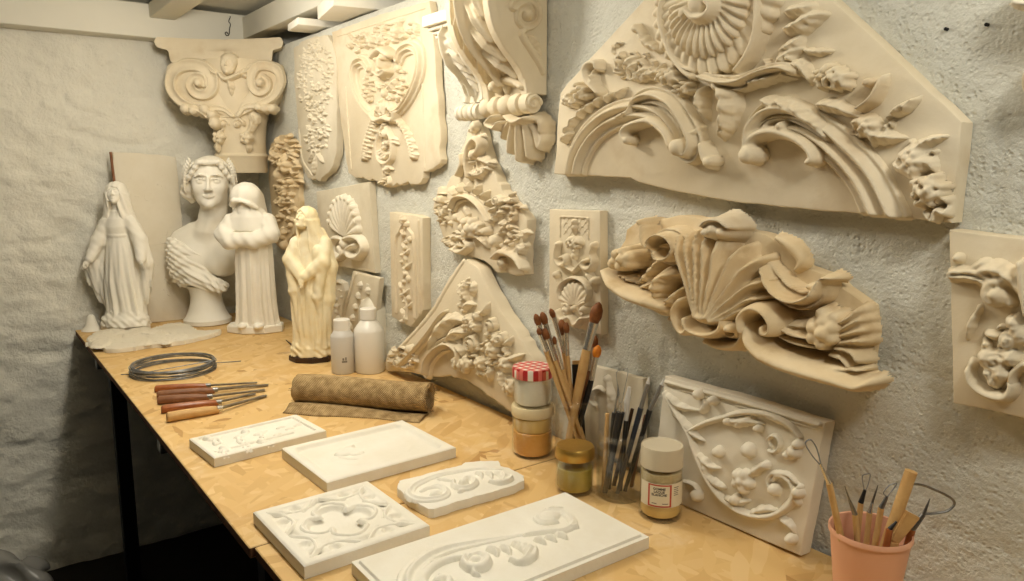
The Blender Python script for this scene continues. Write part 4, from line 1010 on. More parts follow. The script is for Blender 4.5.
for k in range(4):
    c_, s_ = (1, 0, -1, 0)[k], (0, 1, 0, -1)[k]; rot = lambda x, y: (.5+(x*c_-y*s_)/2, .5+(x*s_+y*c_)/2)
    rib('rib', [rot(.22, -.22), rot(.40, -.27), rot(.56, -.12), rot(.60, 0), rot(.56, .12), rot(.40, .27), rot(.22, .22)], .0042, .0055)
    rib('rib', [rot(.85, -.85), rot(.66, -.62), rot(.62, -.3), rot(.84, -.05)], .0035, .0048); rib('rib', [rot(.85, .85), rot(.66, .62), rot(.62, .3), rot(.84, .05)], .0035, .0048)
R.part('tracery', t, M['plaster_white'])
# 4 broken fragment
I4 = Crop(390, 450, 7.06)
out = [(50,265), (65,215), (190,185), (350,140), (505,105), (530,85), (640,75), (765,75), (780,110), (845,125), (945,180), (945,215), (870,250), (700,300), (500,355), (310,415), (270,415), (200,375), (130,335)]
pl, q = lying([I4(p) for p in (out[16], out[10], out[6], out[0])], .016, False)
t = thing('ornament_fragment', 'broken white fragment with a leafy scroll between the tray and the scroll tile', 'plaster fragment', mat=pl.matrix())
bm = bmesh.new(); poly = rough_poly([pl.px(*I4(p), .016) for p in out], .006, .0012, 5); add_slab(bm, poly, 0, .016, .0015); bm_obj('slab', bm, M['plaster_white'], t, smooth=30)
def leafy_scroll(R, K_, s=1.0):
    pass
R = Relief(pl, .016, .0016, I4); R.gain = 1.25; R.wk = 1.15
R.stroke([(800,125), (640,118), (480,140), (330,170), (200,225), (140,275), (160,320), (230,340), (330,335), (395,305), (390,265), (340,245), (270,255), (225,275)], [8, 20, 30, 34, 32, 28, 24, 20], [.003, .005, .007, .007, .006, .005], 'double', n=90)
R.part('scroll', t, M['plaster_white'])
R = Relief(pl, .016, .0016, I4); R.gain = 1.25; R.wk = 1.15
R.ball((322,298), 30, .006, 1.5); R.leaf([(330,195), (400,205), (450,212)], 18, .006, 3)
R.stroke([(450,205), (450,240), (500,262), (560,255), (600,225), (590,195), (545,190), (510,205)], [14, 26, 24, 16], .008, 'double'); R.ball((520,215), 30, .009, 1.2); R.ball((500,285), 18, .005, 1.5)
for x in (600, 670, 730): R.leaf([(x, 150), (x+40, 160), (x+52, 192)], 22, .008, 3)
R.stroke([(700,215), (760,228), (830,215), (860,190), (835,180)], [8, 18, 16, 8], .007); R.leaf([(790,150), (810,190), (770,222)], 34, .009, 4)
R.part('acanthus_leaf', t, M['plaster_white'])
# 5 large scroll tile in the foreground
F4 = Crop(340, 485, 3.2); th = .022
Aw, Bw, Cw = [on_table(*F4(p), TZ+th) for p in ((35,240), (720,18), (990,160))]; Dw = Aw+Cw-Bw
pxs = [tuple(project(p)) for p in (Dw, Cw, Bw, Aw)]
pl, q = lying(pxs, th)
t = thing('scroll_tile', 'largest white tile with an acanthus scroll, at the front edge of the table', 'plaster tile', mat=pl.matrix())
carved_tile('scroll_tile', 'tile_body', pl, q, th, M['plaster_white'], t, lambda S, T, U, V: np.where((np.minimum(U, 1-U) < .022) | (np.minimum(V, 1-V) < .045), -.0035, 0.0), .0022)
R = Relief(pl, th, .0016, F4); R.gain = 1.25; R.wk = 1.15
R.stroke([(580,150), (430,178), (320,205), (245,250), (215,300), (235,345), (300,360)], [10, 22, 30, 32, 28, 18], [.003, .006, .008, .008, .007, .005], 'double', n=70)
R.stroke([(400,228), (340,238), (290,262), (262,300), (285,335), (330,330), (350,300), (320,290)], [8, 16, 18, 16, 10], .006, 'round', n=50)
R.part('scroll', t, M['plaster_white'])
R = Relief(pl, th, .0016, F4); R.gain = 1.25; R.wk = 1.15
R.leaf([(345,230), (300,245), (275,275)], 14, .007, 3); R.ball((320,298), 16, .007, 1.6)
R.stroke([(400,225), (395,245), (420,262), (455,258), (470,235), (445,222), (420,228)], [8, 16, 16, 12], .009); R.ball((432,240), 18, .010, 1.3); R.stroke([(430,262), (428,280), (445,285)], [9, 5], .006)
for x, y in ((470,195), (510,190), (550,180)): R.leaf([(x, y), (x+25, y+8), (x+35, y+26)], 16, .009, 3)
R.leaf([(575,185), (610,200), (590,235), (555,242)], 22, .011, 4); R.stroke([(545,235), (580,245), (620,225), (628,200)], [6, 12, 6], .007)
for x, y in ((620,168), (655,160), (690,152)): R.leaf([(x, y), (x+25, y+4), (x+40, y+16)], 13, .008, 3)
R.stroke([(590,155), (660,145), (720,140), (745,120), (735,95), (700,82), (655,85), (632,100), (650,115), (690,112)], [6, 12, 16, 14, 10], .007, 'double', n=60)
R.ball((665,98), 26, .007, 1.5); R.leaf([(650,78), (680,70), (725,66)], 9, .005, 3); R.leaf([(735,130), (755,128), (760,118)], 9, .008, 3)
R.part('acanthus_leaf', t, M['plaster_white'])
# ------------------------------------------------------------------ plaster reliefs hung on or leaning against the walls
LAST = []
def relief_thing(name, label, cat, pl, outline, th, mat, crop=None, step=.014, amp=.0015, seed=1, rough=None, bev=.003, group=None):
    t = thing(name, label, cat, mat=pl.matrix(), group=group)
    P_ = [pl.px(*(crop(p) if crop else p), th) for p in outline]
    poly = rough_poly(P_, step, amp, seed, rough); bm = bmesh.new(); add_slab(bm, poly, 0, th, bev)
    bm_obj('slab', bm, M[mat], t, smooth=30); LAST.clear(); LAST.extend(poly); return t
def lean_plane(P0, P1, Pt, th):
    P0, P1, Pt = map(np.array, (P0, P1, Pt)); f = Plane(P0, P1-P0, Pt-P0); f.o = f.o-f.n*th; return f

# ---- large pediment
A_, B_ = Crop(550, 0, 2.905), Crop(740, 0, 2.525)
pl = wall_plane(760, 120, .003); th = .03
out = [(553.4,174), (556,150), (557.5,114), (560,93), (567,83), (643,0), (697,-60), (775,-55), (833,0), (962,122), (951,223), (870,215), (740,203), (660,188), (637,182), (630,178)]
ped = relief_thing('pediment_relief', 'largest cream plaster pediment with a shell between two arches, high on the wall', 'plaster relief', pl, out, th, 'plaster_warm', None, .03, .0012, 2, bev=.004)
R = Relief(pl, th, .0017, A_, clip=list(LAST)); R.gain = .88
W_ = M['plaster_warm']
R.stroke([(58,508), (72,450), (108,388), (165,342), (235,322), (300,335), (345,378), (362,420)], [52, 50, 48, 44, 36, 30, 22], .024, 'triple', n=60); R.part('arch_moulding', ped, W_)
R.cr = B_; R.stroke([(25,370), (55,325), (105,308), (175,325), (245,378), (312,455), (362,560)], [22, 34, 44, 48, 52, 56], .024, 'triple', n=60); R.part('arch_moulding', ped, W_)
R.cr = A_
R.stroke([(215,335), (235,292), (285,275), (345,300), (385,355), (408,410), (395,450), (362,440)], [16, 26, 30, 30, 30, 30, 22], [.026, .036, .042, .042, .04], 'double', n=60); R.ball((370,428), 26, .05)
R.leaf([(180,345), (215,330), (235,300)], 18, .036, 3); R.leaf([(380,390), (415,385), (430,365)], 18, .036, 3)
R.stroke([(225,412), (212,388), (232,364), (290,352), (335,385), (352,425)], [10, 14, 14, 18, 16], .036, 'round'); R.ball((225,408), 13, .036); R.part('scroll', ped, W_)
R.cr = B_
R.stroke([(12,385), (20,330), (55,285), (105,275), (160,300), (205,345)], [20, 30, 32, 30, 26, 14], [.04, .044, .042, .04, .03], 'double', n=50)
for i, (x, y) in enumerate(((70,262), (105,265), (140,280), (172,305))): R.leaf([(x-25, y-12), (x, y), (x+32, y+30)], 20, .05, 3)
R.stroke([(15,385), (30,350), (75,332), (130,345), (170,372), (186,402), (172,412)], [14, 18, 16, 14, 10], .038); R.ball((20,392), 24, .05); R.ball((105,318), 11, .04); R.ball((178,408), 12, .036); R.part('scroll', ped, W_)
R.cr = A_
R.leaf([(450,230), (490,275), (488,340), (462,400)], 40, .058, 5, veins=3); R.leaf([(505,330), (502,365), (480,410)], 20, .04, 3); R.leaf([(430,250), (425,300), (440,350)], 20, .04, 3)
R.stroke([(440,420), (450,455), (462,485)], [12, 20, 10], .034); R.ball((462,470), 16, .04); R.part('acanthus_bud', ped, W_)
R.shell((462,-40), (470,222), 108, .030, 23, z=.004); R.stroke([(345,100), (352,150), (375,190), (410,205)], [16, 20, 14], .036, 'double'); R.part('outer_shell', ped, W_)
R.shell((446,-10), (462,166), 100, .056, 19); R.ball((436,8), 34, .066); R.stroke([(405,30), (425,52), (462,48), (478,20), (455,-6)], [14, 22, 18], .064); R.ball((395,40), 16, .05); R.part('shell', ped, W_)
R.stroke([(335,-20), (322,50), (340,120), (358,165), (390,205), (410,222)], [12, 15, 15, 12], .034); R.stroke([(605,-20), (600,90), (575,160), (540,205)], [12, 15, 15, 10], .036)
R.stroke([(430,222), (480,238), (540,238), (600,212), (660,196), (690,205)], [20, 26, 26, 22, 14], .046, 'double'); R.leaf([(560,245), (610,232), (668,212)], 16, .04, 4)
for x, y in ((325,70), (352,40), (388,15), (316,10)): R.ball((x, y), 13, .03)
R.part('shell_frame', ped, W_)
# left foliage
for i, (x, y) in enumerate(((35,398), (42,372), (58,348), (80,325), (105,308), (130,292), (160,280), (192,268))): R.leaf([(x-8, y+16), (x, y), (x+18, y-16)], 13, .028, 3)
R.stroke([(140,270), (110,235), (100,205), (112,185), (132,182), (136,200)], [10, 14, 12, 8], .030); R.leaf([(130,265), (118,225), (125,190)], 14, .03, 3)
R.part('leaf_border', ped, W_)
R.grapes((85,270), 24, 28, 9, .034, 9, 1); R.flower((45,290), 22, .022, 5); R.flower((62,300), 16, .026, 5)
R.part('grape_cluster', ped, W_)
R.grapes((340,222), 34, 26, 9, .036, 13, 2); R.grapes((385,255), 28, 28, 8, .034, 10, 7); R.part('grape_cluster', ped, W_)
for p, q, r in (((240,235), (262,205), (292,200)), ((215,215), (235,190), (262,180)), ((255,225), (300,210), (318,180)), ((205,200), (225,175), (245,162))): R.leaf([p, q, r], 17, .026, 4)
R.debris((240,195), 62, 42, 46, 7, .026, 3)
R.leaf([(310,150), (285,130), (262,128)], 14, .024, 3); R.leaf([(285,140), (262,112), (240,92)], 18, .024, 4); R.ball((246,82), 14, .024); R.leaf([(262,108), (250,85), (240,75)], 12, .028, 3); R.debris((200,150), 20, 25, 9, 8, .018, 8); R.part('vine_leaf', ped, W_)
# right foliage
R.cr = B_
R.grapes((228,196), 46, 30, 10, .040, 17, 4); R.part('grape_cluster', ped, W_); R.grapes((472,480), 40, 42, 11.5, .040, 15, 5); R.part('grape_cluster', ped, W_)
for p, q, r in (((80,170), (110,140), (150,118)), ((120,160), (150,170), (170,215)), ((90,130), (130,110), (150,85)), ((70,180), (95,185), (135,195))): R.leaf([p, q, r], 22, .026, 4)
R.leaf([(95,75), (140,62), (175,40), (205,30)], 26, .038, 4); R.leaf([(100,30), (150,20), (180,10)], 22, .03, 3); R.leaf([(150,125), (190,130), (228,126)], 12, .024, 3); R.debris((100,160), 50, 30, 26, 7, .026, 9); R.part('vine_leaf', ped, W_)
for p, q, r, w in (((270,310), (315,305), (350,320), 30), ((300,330), (350,345), (408,348), 32), ((310,300), (330,340), (325,372), 26), ((395,400), (430,380), (470,360), 34), ((430,380), (470,355), (515,342), 22), ((400,420), (430,440), (440,470), 30), ((380,410), (400,425), (420,445), 26), ((440,400), (470,410), (485,440), 24)): R.leaf([p, q, r], w*.72, .028, 5)
R.flower((318,318), 28, .030, 5); R.flower((432,410), 34, .030, 5); R.debris((330,325), 60, 30, 22, 7, .024, 21); R.debris((440,400), 50, 45, 26, 7, .024, 22); R.part('vine_leaf', ped, W_)
R.leaf([(180,262), (230,268), (300,300)], 22, .034, 5); R.stroke([(295,275), (330,250), (348,215), (355,188)], [7, 10, 7, 3], .034); R.ball((325,208), 13, .030, 1.3); R.part('leaf_spray', ped, W_); R.leaf([(370,290), (400,270), (438,242)], 16, .034, 4); R.leaf([(395,285), (415,262), (434,238)], 8, .044, 2)
R.part('leaf_spray', ped, W_); R.stroke([(485,560), (495,530), (515,540), (525,515), (505,497), (495,512)], [8, 9, 7], .028); R.stroke([(465,535), (480,560)], [7, 7], .024); R.part('stem_curl', ped, W_)

# ---- high relief cartouche
Cc, Dd = Crop(600, 205, 3.52), Crop(730, 220, 3.1375)
pl = wall_plane(735, 300, .003); th = .026
out = [Cc(p) for p in ((28,192), (70,150), (92,90), (150,45), (270,40), (380,40))]+[Dd(p) for p in ((30,20), (140,60), (215,100), (235,140), (320,180), (430,275), (448,380), (432,450), (440,480), (470,508), (440,545), (380,535), (150,460), (80,405))]+[Cc(p) for p in ((440,505), (370,470), (290,425), (240,400), (150,355), (60,280), (22,232))]
cart = relief_thing('cartouche_relief', 'tan high relief cartouche with a big fanned leaf, hung below the pediment', 'plaster relief', pl, out, th, 'plaster_tan', None, .016, .003, 5, bev=.006)
T_ = M['plaster_tan']; R = Relief(pl, th, .0021, Cc, lift=.55)
R.stroke([(14,232), (60,278), (120,315), (185,340), (235,365)], [14, 24, 30, 32, 24], [.05, .066, .07, .066, .05], n=40); R.part('rail', cart, T_)
R.cr = Dd; R.stroke([(62,330), (80,370), (120,415), (180,445), (265,475), (345,500), (405,520), (438,512)], [22, 32, 34, 34, 32, 28, 24, 14], [.06, .074, .078, .076, .07, .066, .06], n=60)
R.stroke([(110,330), (150,385), (210,430), (300,452), (420,470)], [6, 9, 9, 6], .05); R.part('rail', cart, T_)
R.cr = Cc
fan = [([(368,395), (335,300), (290,190), (268,108)], 20), ([(372,390), (345,280), (318,170), (302,100)], 20), ([(378,395), (362,270), (350,160), (340,92)], 22), ([(388,400), (386,280), (380,170), (372,100)], 24), ([(398,400), (410,280), (418,180), (425,110)], 26), ([(405,398), (438,290), (470,200), (492,150)], 24), ([(410,395), (460,310), (510,235), (560,190)], 24), ([(415,400), (470,340), (535,285), (600,265)], 22), ([(418,405), (470,375), (530,335), (590,325)], 20), ([(420,410), (460,398), (505,372), (540,365)], 18)]
for i, (pp, w) in enumerate(fan): R.stroke(pp, [w*1.5, w*1.4, w*1.35, w*1.4, w*.6], [.076, .074, .068, .064, .052], 'plume', n=36)
R.ball((390,392), 40, .074, pw=.9); R.part('fanned_leaf', cart, T_)
R.ball((425,85), 60, .062, 1.15, pw=.8); R.ball((398,95), 34, .066, pw=.8); R.ball((452,95), 34, .066, pw=.8); R.stroke([(380,75), (405,55), (445,52), (478,80)], [16, 22, 16], .068, 'soft'); R.part('top_knob', cart, M['plaster_warm'], label='paler broken knob')
R.stroke([(310,330), (288,370), (300,420), (322,445), (338,430), (325,412)], [14, 18, 16, 10], .066); R.stroke([(325,395), (345,435), (400,452), (445,440), (462,405), (448,385)], [14, 20, 22, 20, 12], .066)
R.spiral((485,430), 40, 1.4, 15, .062, a0=2.2, asp=.9); R.stroke([(390,475), (440,495), (500,490), (530,450)], [16, 22, 18], .05); R.leaf([(235,400), (265,402), (285,415)], 20, .04, 3); R.ball((318,440), 20, .05); R.part('volute', cart, T_)
R.stroke([(165,75), (168,110), (178,140), (205,150)], [10, 13, 13, 10], .05); R.ball((160,60), 14, .048); R.stroke([(185,150), (195,120), (225,104), (262,115), (282,150), (262,185), (225,190), (205,165)], [18, 26, 28, 26, 20], .066, 'double', n=50); R.stroke([(240,150), (236,140), (226,146)], [10, 14, 8], .056, 'soft'); R.part('curled_leaf', cart, T_)
for i in range(6): a = i*PI/3+.3; R.ball((98+26*math.cos(a), 188-26*math.sin(a)), 20, .056)
R.ball((98,188), 15, .064); R.ball((60,205), 24, .044); R.part('flower', cart, T_)
R.leaf([(130,275), (165,255), (190,215), (185,190)], 34, .054, 5, veins=3); R.leaf([(140,290), (185,280), (205,245)], 24, .052, 4)
R.leaf([(195,345), (200,290), (225,250), (300,245)], 44, .078, 4, veins=3); R.leaf([(235,360), (275,320), (310,270)], 34, .072, 4); R.leaf([(60,245), (110,262), (150,290)], 18, .05, 3); R.part('acanthus_leaf', cart, T_)
R.cr = Dd
R.stroke([(98,150), (125,195), (165,235), (215,255), (262,240), (280,205), (295,182), (320,186)], [22, 36, 38, 30, 20, 14, 10], [.05, .062, .066, .062, .056], 'double', n=50); R.ball((268,205), 12, .05); R.part('curled_leaf', cart, T_)
R.stroke([(65,345), (62,300), (95,272), (135,285), (158,320), (155,350), (132,350), (130,330)], [18, 22, 20, 16, 12], .072, 'round', n=46); R.part('volute', cart, T_)
for i in range(6): a = i*PI/3+.5; R.ball((305+33*math.cos(a), 352-33*math.sin(a)), 23, .05)
R.ball((305,352), 20, .06)
for p in ((300,290), (275,320), (340,305)): R.ball(p, 22, .042)
R.part('flower', cart, T_)
for p, q, r in (((335,330), (385,305), (406,285)), ((345,350), (390,325), (414,312)), ((350,365), (400,350), (420,345)), ((345,385), (400,378), (420,378)), ((335,400), (385,410), (409,440)), ((320,420), (360,432), (384,462))): R.stroke([p, q, r], [14, 24, 20], .045, 'plume')
R.stroke([(140,300), (190,345), (235,362), (280,368)], [10, 12, 8], .05); R.stroke([(120,320), (190,370), (260,392), (300,395)], [8, 12, 8], .046); R.leaf([(170,330), (215,330), (270,350)], 20, .045, 4); R.part('sprays', cart, T_)
R.stroke([(150,55), (200,90), (225,130), (205,160)], [12, 26, 22, 8], .016); R.part('upper_leaf', cart, T_)

# ---- panel cut by the right edge of the photograph
Pp = Crop(935, 200, 2.526); pl = wall_plane(1015, 320, .003); th = .034
out = [Pp(p) for p in ((35,75), (225,98), (440,122), (440,612), (225,553), (140,532), (45,514))]
t = relief_thing('scroll_relief', 'pale relief panel with a scroll and flowers, cut off by the right edge', 'plaster relief', pl, out, th, 'plaster_warm', None, .03, .001, 3)
R = Relief(pl, th, .0021, Pp, clip=list(LAST))
R.stroke([(38,190), (85,190), (130,205), (165,235), (185,262)], [20, 22, 22, 20, 14], .020, 'triple'); R.spiral((150,240), 34, 1.3, 15, .024, a0=1.2); R.leaf([(90,185), (150,178), (200,215), (215,262)], 28, .026, 5); R.ball((55,148), 14, .014); R.ball((55,148), 7, .018); R.leaf([(85,178), (115,160), (130,148)], 14, .018, 3)
R.stroke([(215,160), (225,230), (232,290)], [12, 16, 12], .026); R.part('scroll', t, W_)
R.leaf([(78,345), (88,310), (112,262)], 12, .016, 4); R.leaf([(100,290), (108,275), (100,265)], 9, .014, 2); R.stroke([(78,350), (85,320), (100,295)], [5, 5], .012)
R.leaf([(75,440), (90,415), (85,400)], 13, .016, 3); R.stroke([(80,430), (92,465), (130,492), (175,500), (192,475), (186,460)], [8, 13, 14, 12, 8], .020); R.leaf([(120,335), (145,345), (175,340)], 14, .018, 3); R.part('leaf_branch', t, W_)
for c, r in (((180,358), 28), ((150,410), 32), ((205,330), 22), ((142,462), 18), ((215,350), 22), ((130,440), 16)): R.rose(c, r, .026)
for c in ((165,440), (125,400), (188,400), (195,310)): R.flower(c, 22, .022)
R.debris((165,390), 50, 70, 26, 10, .018, 3); R.part('flower_garland', t, W_)
R.stroke([(190,470), (195,440), (225,415), (260,420)], [10, 12, 10], .018); R.part('border', t, W_)

# ---- small plaque behind the brushes
Oo = Crop(540, 200, 4.007); pl = wall_plane(575, 270, .003); th = .02
t = relief_thing('shell_plaque', 'narrow upright plaque with a shell below a grape drop, behind the brushes', 'plaster relief', pl, [Oo(p) for p in ((37,37), (240,44), (244,542), (35,478))], th, 'plaster_warm', None, .04, .0006, 3)
R = Relief(pl, th, .0017, Oo, clip=list(LAST))
R.stroke([(78,150), (78,66), (192,72), (192,160)], [4, 4], .004, sharp=True)
for k in range(4):
    x = 90+k*26; R.stroke([(x, 72), (x+24, 105), (x, 140)], [2.5, 2.5], .004, sharp=True); R.stroke([(x+24, 74), (x, 107), (x+24, 142)], [2.5, 2.5], .004, sharp=True)
R.part('lattice', t, W_)
R.grapes((132,178), 26, 30, 9, .015, 14, 1); R.grapes((134,222), 8, 22, 7, .012, 6, 2); R.leaf([(132,150), (108,165), (96,185)], 16, .013, 4); R.leaf([(134,150), (155,165), (165,185)], 16, .013, 4); R.ball((132,88), 12, .012); R.ball((133,112), 12, .013); R.leaf([(133,140), (133,115), (133,75)], 12, .010, 4); R.part('grape_drop', t, W_)
R.stroke([(70,175), (62,205), (62,240), (80,262), (102,250), (98,228), (80,230)], [7, 10, 12, 12, 8], .016); R.stroke([(215,185), (202,215), (212,245), (198,275), (172,270), (170,248), (188,242)], [7, 10, 14, 12, 8], .016)
R.stroke([(130,285), (105,268), (95,240)], [8, 10, 6], .012); R.stroke([(135,285), (155,262), (170,245)], [8, 10, 6], .012); R.ball((66,178), 12, .014); R.ball((210,182), 14, .016); R.ball((60,300), 16, .016); R.ball((215,325), 17, .018); R.leaf([(60,310), (70,345), (62,380)], 14, .014, 3); R.leaf([(165,275), (200,320), (212,375)], 22, .015, 4); R.part('side_scroll', t, W_)
R.shell((135,425), (128,325), 95, .016, 11); R.stroke([(80,400), (72,365), (90,330), (128,312), (168,325), (190,362), (185,405)], [7, 8, 8, 7], .016); R.part('shell', t, W_)
R.spiral((172,440), 28, 1.5, 10, .020, a0=1.4); R.spiral((100,440), 24, 1.5, 9, .018, a0=1.8, dirn=-1); R.stroke([(66,445), (85,478), (120,470), (140,500), (165,475), (200,470)], [9, 12, 10], .016); R.ball((140,505), 9, .012); R.ball((135,435), 14, .02); R.part('volute', t, W_)

# ---- triangular piece with the sunflower arch
Kk = Crop(425, 120, 3.63); pl = wall_plane(480, 205, .003); th = .026
out = [(168,5), (195,15), (207,60), (217,110), (247,190), (290,268), (332,318), (372,365), (362,430), (358,560), (325,566), (258,550), (240,528), (198,505), (150,495), (100,482), (72,450), (42,352), (27,312), (45,242), (75,245), (92,200), (112,188), (127,122), (146,62)]
t = relief_thing('triangular_relief', 'triangular relief with a rayed arch over a flower, hung right of the big panel', 'plaster relief', pl, [Kk(p) for p in out], th, 'plaster_warm', None, .012, .003, 6, bev=.005)
R = Relief(pl, th, .0018, Kk); R.gain = .75
R.stroke([(82,318), (102,282), (145,280), (188,315), (218,368)], [18, 20, 20, 18, 14], .034, 'mould', n=40); R.part('arch_moulding', t, W_)
for p, q in (((95,278), (72,240)), ((115,268), (105,228)), ((140,264), (142,222)), ((165,272), (178,232)), ((188,290), (208,255)), ((205,312), (232,285)), ((218,335), (248,315))): R.leaf([p, ((p[0]+q[0])/2, (p[1]+q[1])/2), q], 14, .038, 3)
R.part('rays', t, W_)
for i in range(6): a = i*PI/3; R.ball((150+22*math.cos(a), 392-24*math.sin(a)), 17, .034)
R.ball((150,394), 18, .044); R.grapes((180,395), 22, 30, 10, .03, 9); R.ball((104,355), 16, .028); R.leaf([(130,380), (115,355), (110,330)], 16, .026, 4); R.leaf([(170,420), (200,440), (215,470)], 18, .028, 4); R.ball((210,405), 16, .034); R.leaf([(150,350), (140,330), (130,310)], 14, .022, 3); R.part('flower', t, W_)
R.stroke([(150,205), (143,150), (152,95), (175,68), (192,90), (180,120), (165,115)], [10, 14, 14, 10], .030); R.ball((172,20), 18, .024); R.ball((165,128), 16, .034); R.leaf([(180,140), (205,150), (228,165)], 16, .028, 4); R.leaf([(160,180), (180,200), (200,190)], 18, .03, 4); R.stroke([(110,200), (128,160), (125,125)], [8, 12, 7], .026); R.debris((180,175), 45, 40, 20, 11, .028, 4); R.debris((170,60), 22, 30, 8, 10, .022, 5); R.part('top_scroll', t, W_)
R.debris((285,330), 50, 55, 44, 9.5, .028, 6); R.debris((310,440), 50, 70, 52, 9.5, .028, 7); R.rose((245,295), 24, .036); R.ball((240,440), 24, .036); R.rose((330,470), 22, .034); R.stroke([(240,500), (270,480), (320,500), (345,540)], [12, 16, 12], .034); R.rose((262,522), 22, .034); R.part('foliage', t, W_)
R.debris((60,320), 28, 60, 30, 8.5, .026, 8); R.debris((100,440), 45, 32, 30, 8.5, .028, 9); R.ball((48,290), 16, .03); R.stroke([(90,470), (120,480), (150,460), (140,440)], [9, 12, 9], .03); R.rose((50,340), 18, .03); R.part('foliage', t, W_)

# ---- shell panel and narrow garland plaque
Ll = Crop(310, 175, 3.63); pl = wall_plane(345, 230, .003); th = .02
t = relief_thing('shell_relief', 'square grey panel with a raised scallop shell, hung behind the ivory statue', 'plaster relief', pl, [Ll(p) for p in ((22,60), (214,25), (236,356), (42,318))], th, 'plaster_grey', None, .05, .0006, 3)
R = Relief(pl, th, .0022, Ll, clip=list(LAST)); R.gain = .72
R.shell((112,228), (108,72), 78, .036, 11); R.part('shell', t, M['plaster_pale'])
for i in range(11):
    a = math.radians(90+(i-5)*17); R.ball((110+44*math.cos(a)*1.08, 170-95*math.sin(a)+8), 13, .030)
R.part('scalloped_rim', t, M['plaster_pale'])
R.stroke([(118,232), (150,225), (175,240), (185,270), (165,298), (135,295), (128,270), (150,255)], [10, 13, 13, 12, 8], .034, n=46); R.stroke([(105,232), (80,230), (66,255), (72,290), (95,302), (110,285), (98,262)], [9, 12, 12, 11, 8], .030, n=46); R.ball((112,250), 20, .034); R.ball((113,280), 15, .028); R.part('volute', t, M['plaster_pale'])
pl = wall_plane(405, 270, .003); th = .024
t = relief_thing('garland_plaque', 'narrow plaque with a pointed arch and flower garland left of the leaning triangle', 'plaster relief', pl, [Ll(p) for p in ((288,134), (382,146), (408,156), (411,490), (365,552), (296,514))], th, 'plaster_warm', None, .05, .0006, 3)
R = Relief(pl, th, .0018, Ll, clip=list(LAST)); R.gain = .7
R.stroke([(306,500), (304,260), (318,205), (335,182), (356,205), (370,255), (372,520)], [7, 7, 8, 9, 8, 7, 7], .012, 'double', n=60); R.stroke([(390,165), (393,520)], [5, 5], .008); R.part('arch_frame', t, W_)
R.flower((328,162), 20, .018, 5); R.ball((345,180), 12, .016); R.stroke([(340,190), (330,250), (345,320), (332,400), (345,470), (345,530)], [4, 4], .010)
for i, y in enumerate(range(210, 530, 24)):
    x = 338+8*math.sin(i*1.3); R.rose((x+6, y), 13, .018) if i % 3 == 1 else R.leaf([(x, y+8), (x+(12 if i % 2 else -12), y), (x+(20 if i % 2 else -18), y-14)], 12, .016, 3)
    R.ball((x-6, y+10), 7, .014)
R.part('garland', t, W_)
# two pieces leaning on the wall behind the bottles
pl = Plane((-.012, -.98, TZ), (0,-1,0), (0,0,1)); th = .016
t = relief_thing('flowered_slab', 'small slab with raised flowers leaning behind the plastic bottles', 'plaster relief', pl, [Ll(p) for p in ((155,350), (252,376), (222,640), (95,596))], th, 'plaster_grey', None, .03, .0008, 4)
for c in t.children: pass
R = Relief(pl, th, .0022, Ll, clip=list(LAST))
for i, p in enumerate(((178,400), (205,420), (170,440), (190,465), (160,480), (185,505), (150,520), (140,550))): R.flower(p, 14, .012, 5, i)
R.stroke([(165,360), (130,470), (108,570)], [4, 4], .006); R.part('flowers', t, M['plaster_pale'])
pl = Plane((-.016, -.90, TZ), (0,-1,0), (0,0,1)); th = .016
t = relief_thing('rounded_fragment', 'small rounded fragment seen between the ivory statue and the flowered slab', 'plaster relief', pl, [Ll(p) for p in ((72,392), (100,380), (122,392), (126,420), (116,480), (108,580), (60,566))], th, 'plaster_pale', None, .012, .001, 4)
R = Relief(pl, th, .0022, Ll, clip=list(LAST))
for i in range(6): R.ball((86+i*4-8, 410+i*22), 10, .012)
R.debris((96,440), 16, 50, 10, 8, .010, 3); R.part('beading', t, M['plaster_pale'])

# ---- leaning triangular fragment on the table
Jj = Crop(380, 255, 3.63); th = .034
pl = lean_plane((-.062, -1.163, TZ+.001), (-.05, -1.66, TZ+.001), (-.040, -1.53, 1.234), th)
out = [(310,12), (345,35), (375,85), (432,190), (505,300), (565,400), (575,470), (560,560), (475,572), (400,520), (330,467), (265,442), (200,440), (130,432), (80,425), (20,420), (14,388), (60,340), (130,265), (190,190), (230,110), (270,50)]
J0 = relief_thing('triangular_fragment', 'large triangular fragment with roses leaning on the wall behind the burlap roll', 'plaster relief', pl, [Jj(p) for p in out], th, 'plaster_warm', None, .014, .003, 8, bev=.006)
R = Relief(pl, th, .0018, Jj); R.gain = .68
R.stroke([(148,432), (158,385), (188,345), (232,325), (268,350), (272,395)], [24, 26, 28, 26, 18], .040, 'mould', n=44); R.stroke([(62,400), (115,345), (160,290), (205,225), (225,205)], [16, 18, 16, 12, 6], .030, 'double', n=40); R.part('arch_moulding', J0, W_)
R.leaf([(150,345), (195,270), (240,235), (288,245)], 34, .046, 5, veins=3); R.leaf([(215,330), (255,285), (290,285)], 26, .044, 4); R.leaf([(255,330), (280,350), (285,380)], 20, .04, 3); R.part('acanthus_leaf', J0, W_)
for c, r in (((310,326), 36), ((380,258), 30), ((330,225), 18), ((420,305), 24)): R.rose(c, r, .044)
for c, r in (((392,345), 34), ((440,400), 30), ((350,395), 26), ((410,310), 26), ((305,235), 20), ((330,262), 20)): R.flower(c, r, .038, 5, c[0])
R.part('rose', J0, W_)
for g_ in (((290,398), 34, 26, 13, .034, 14, 3), ((320,250), 26, 28, 10, .034, 10, 4), ((465,478), 22, 34, 12, .028, 10, 5)): R.grapes(*g_); R.part('berry_cluster', J0, W_)
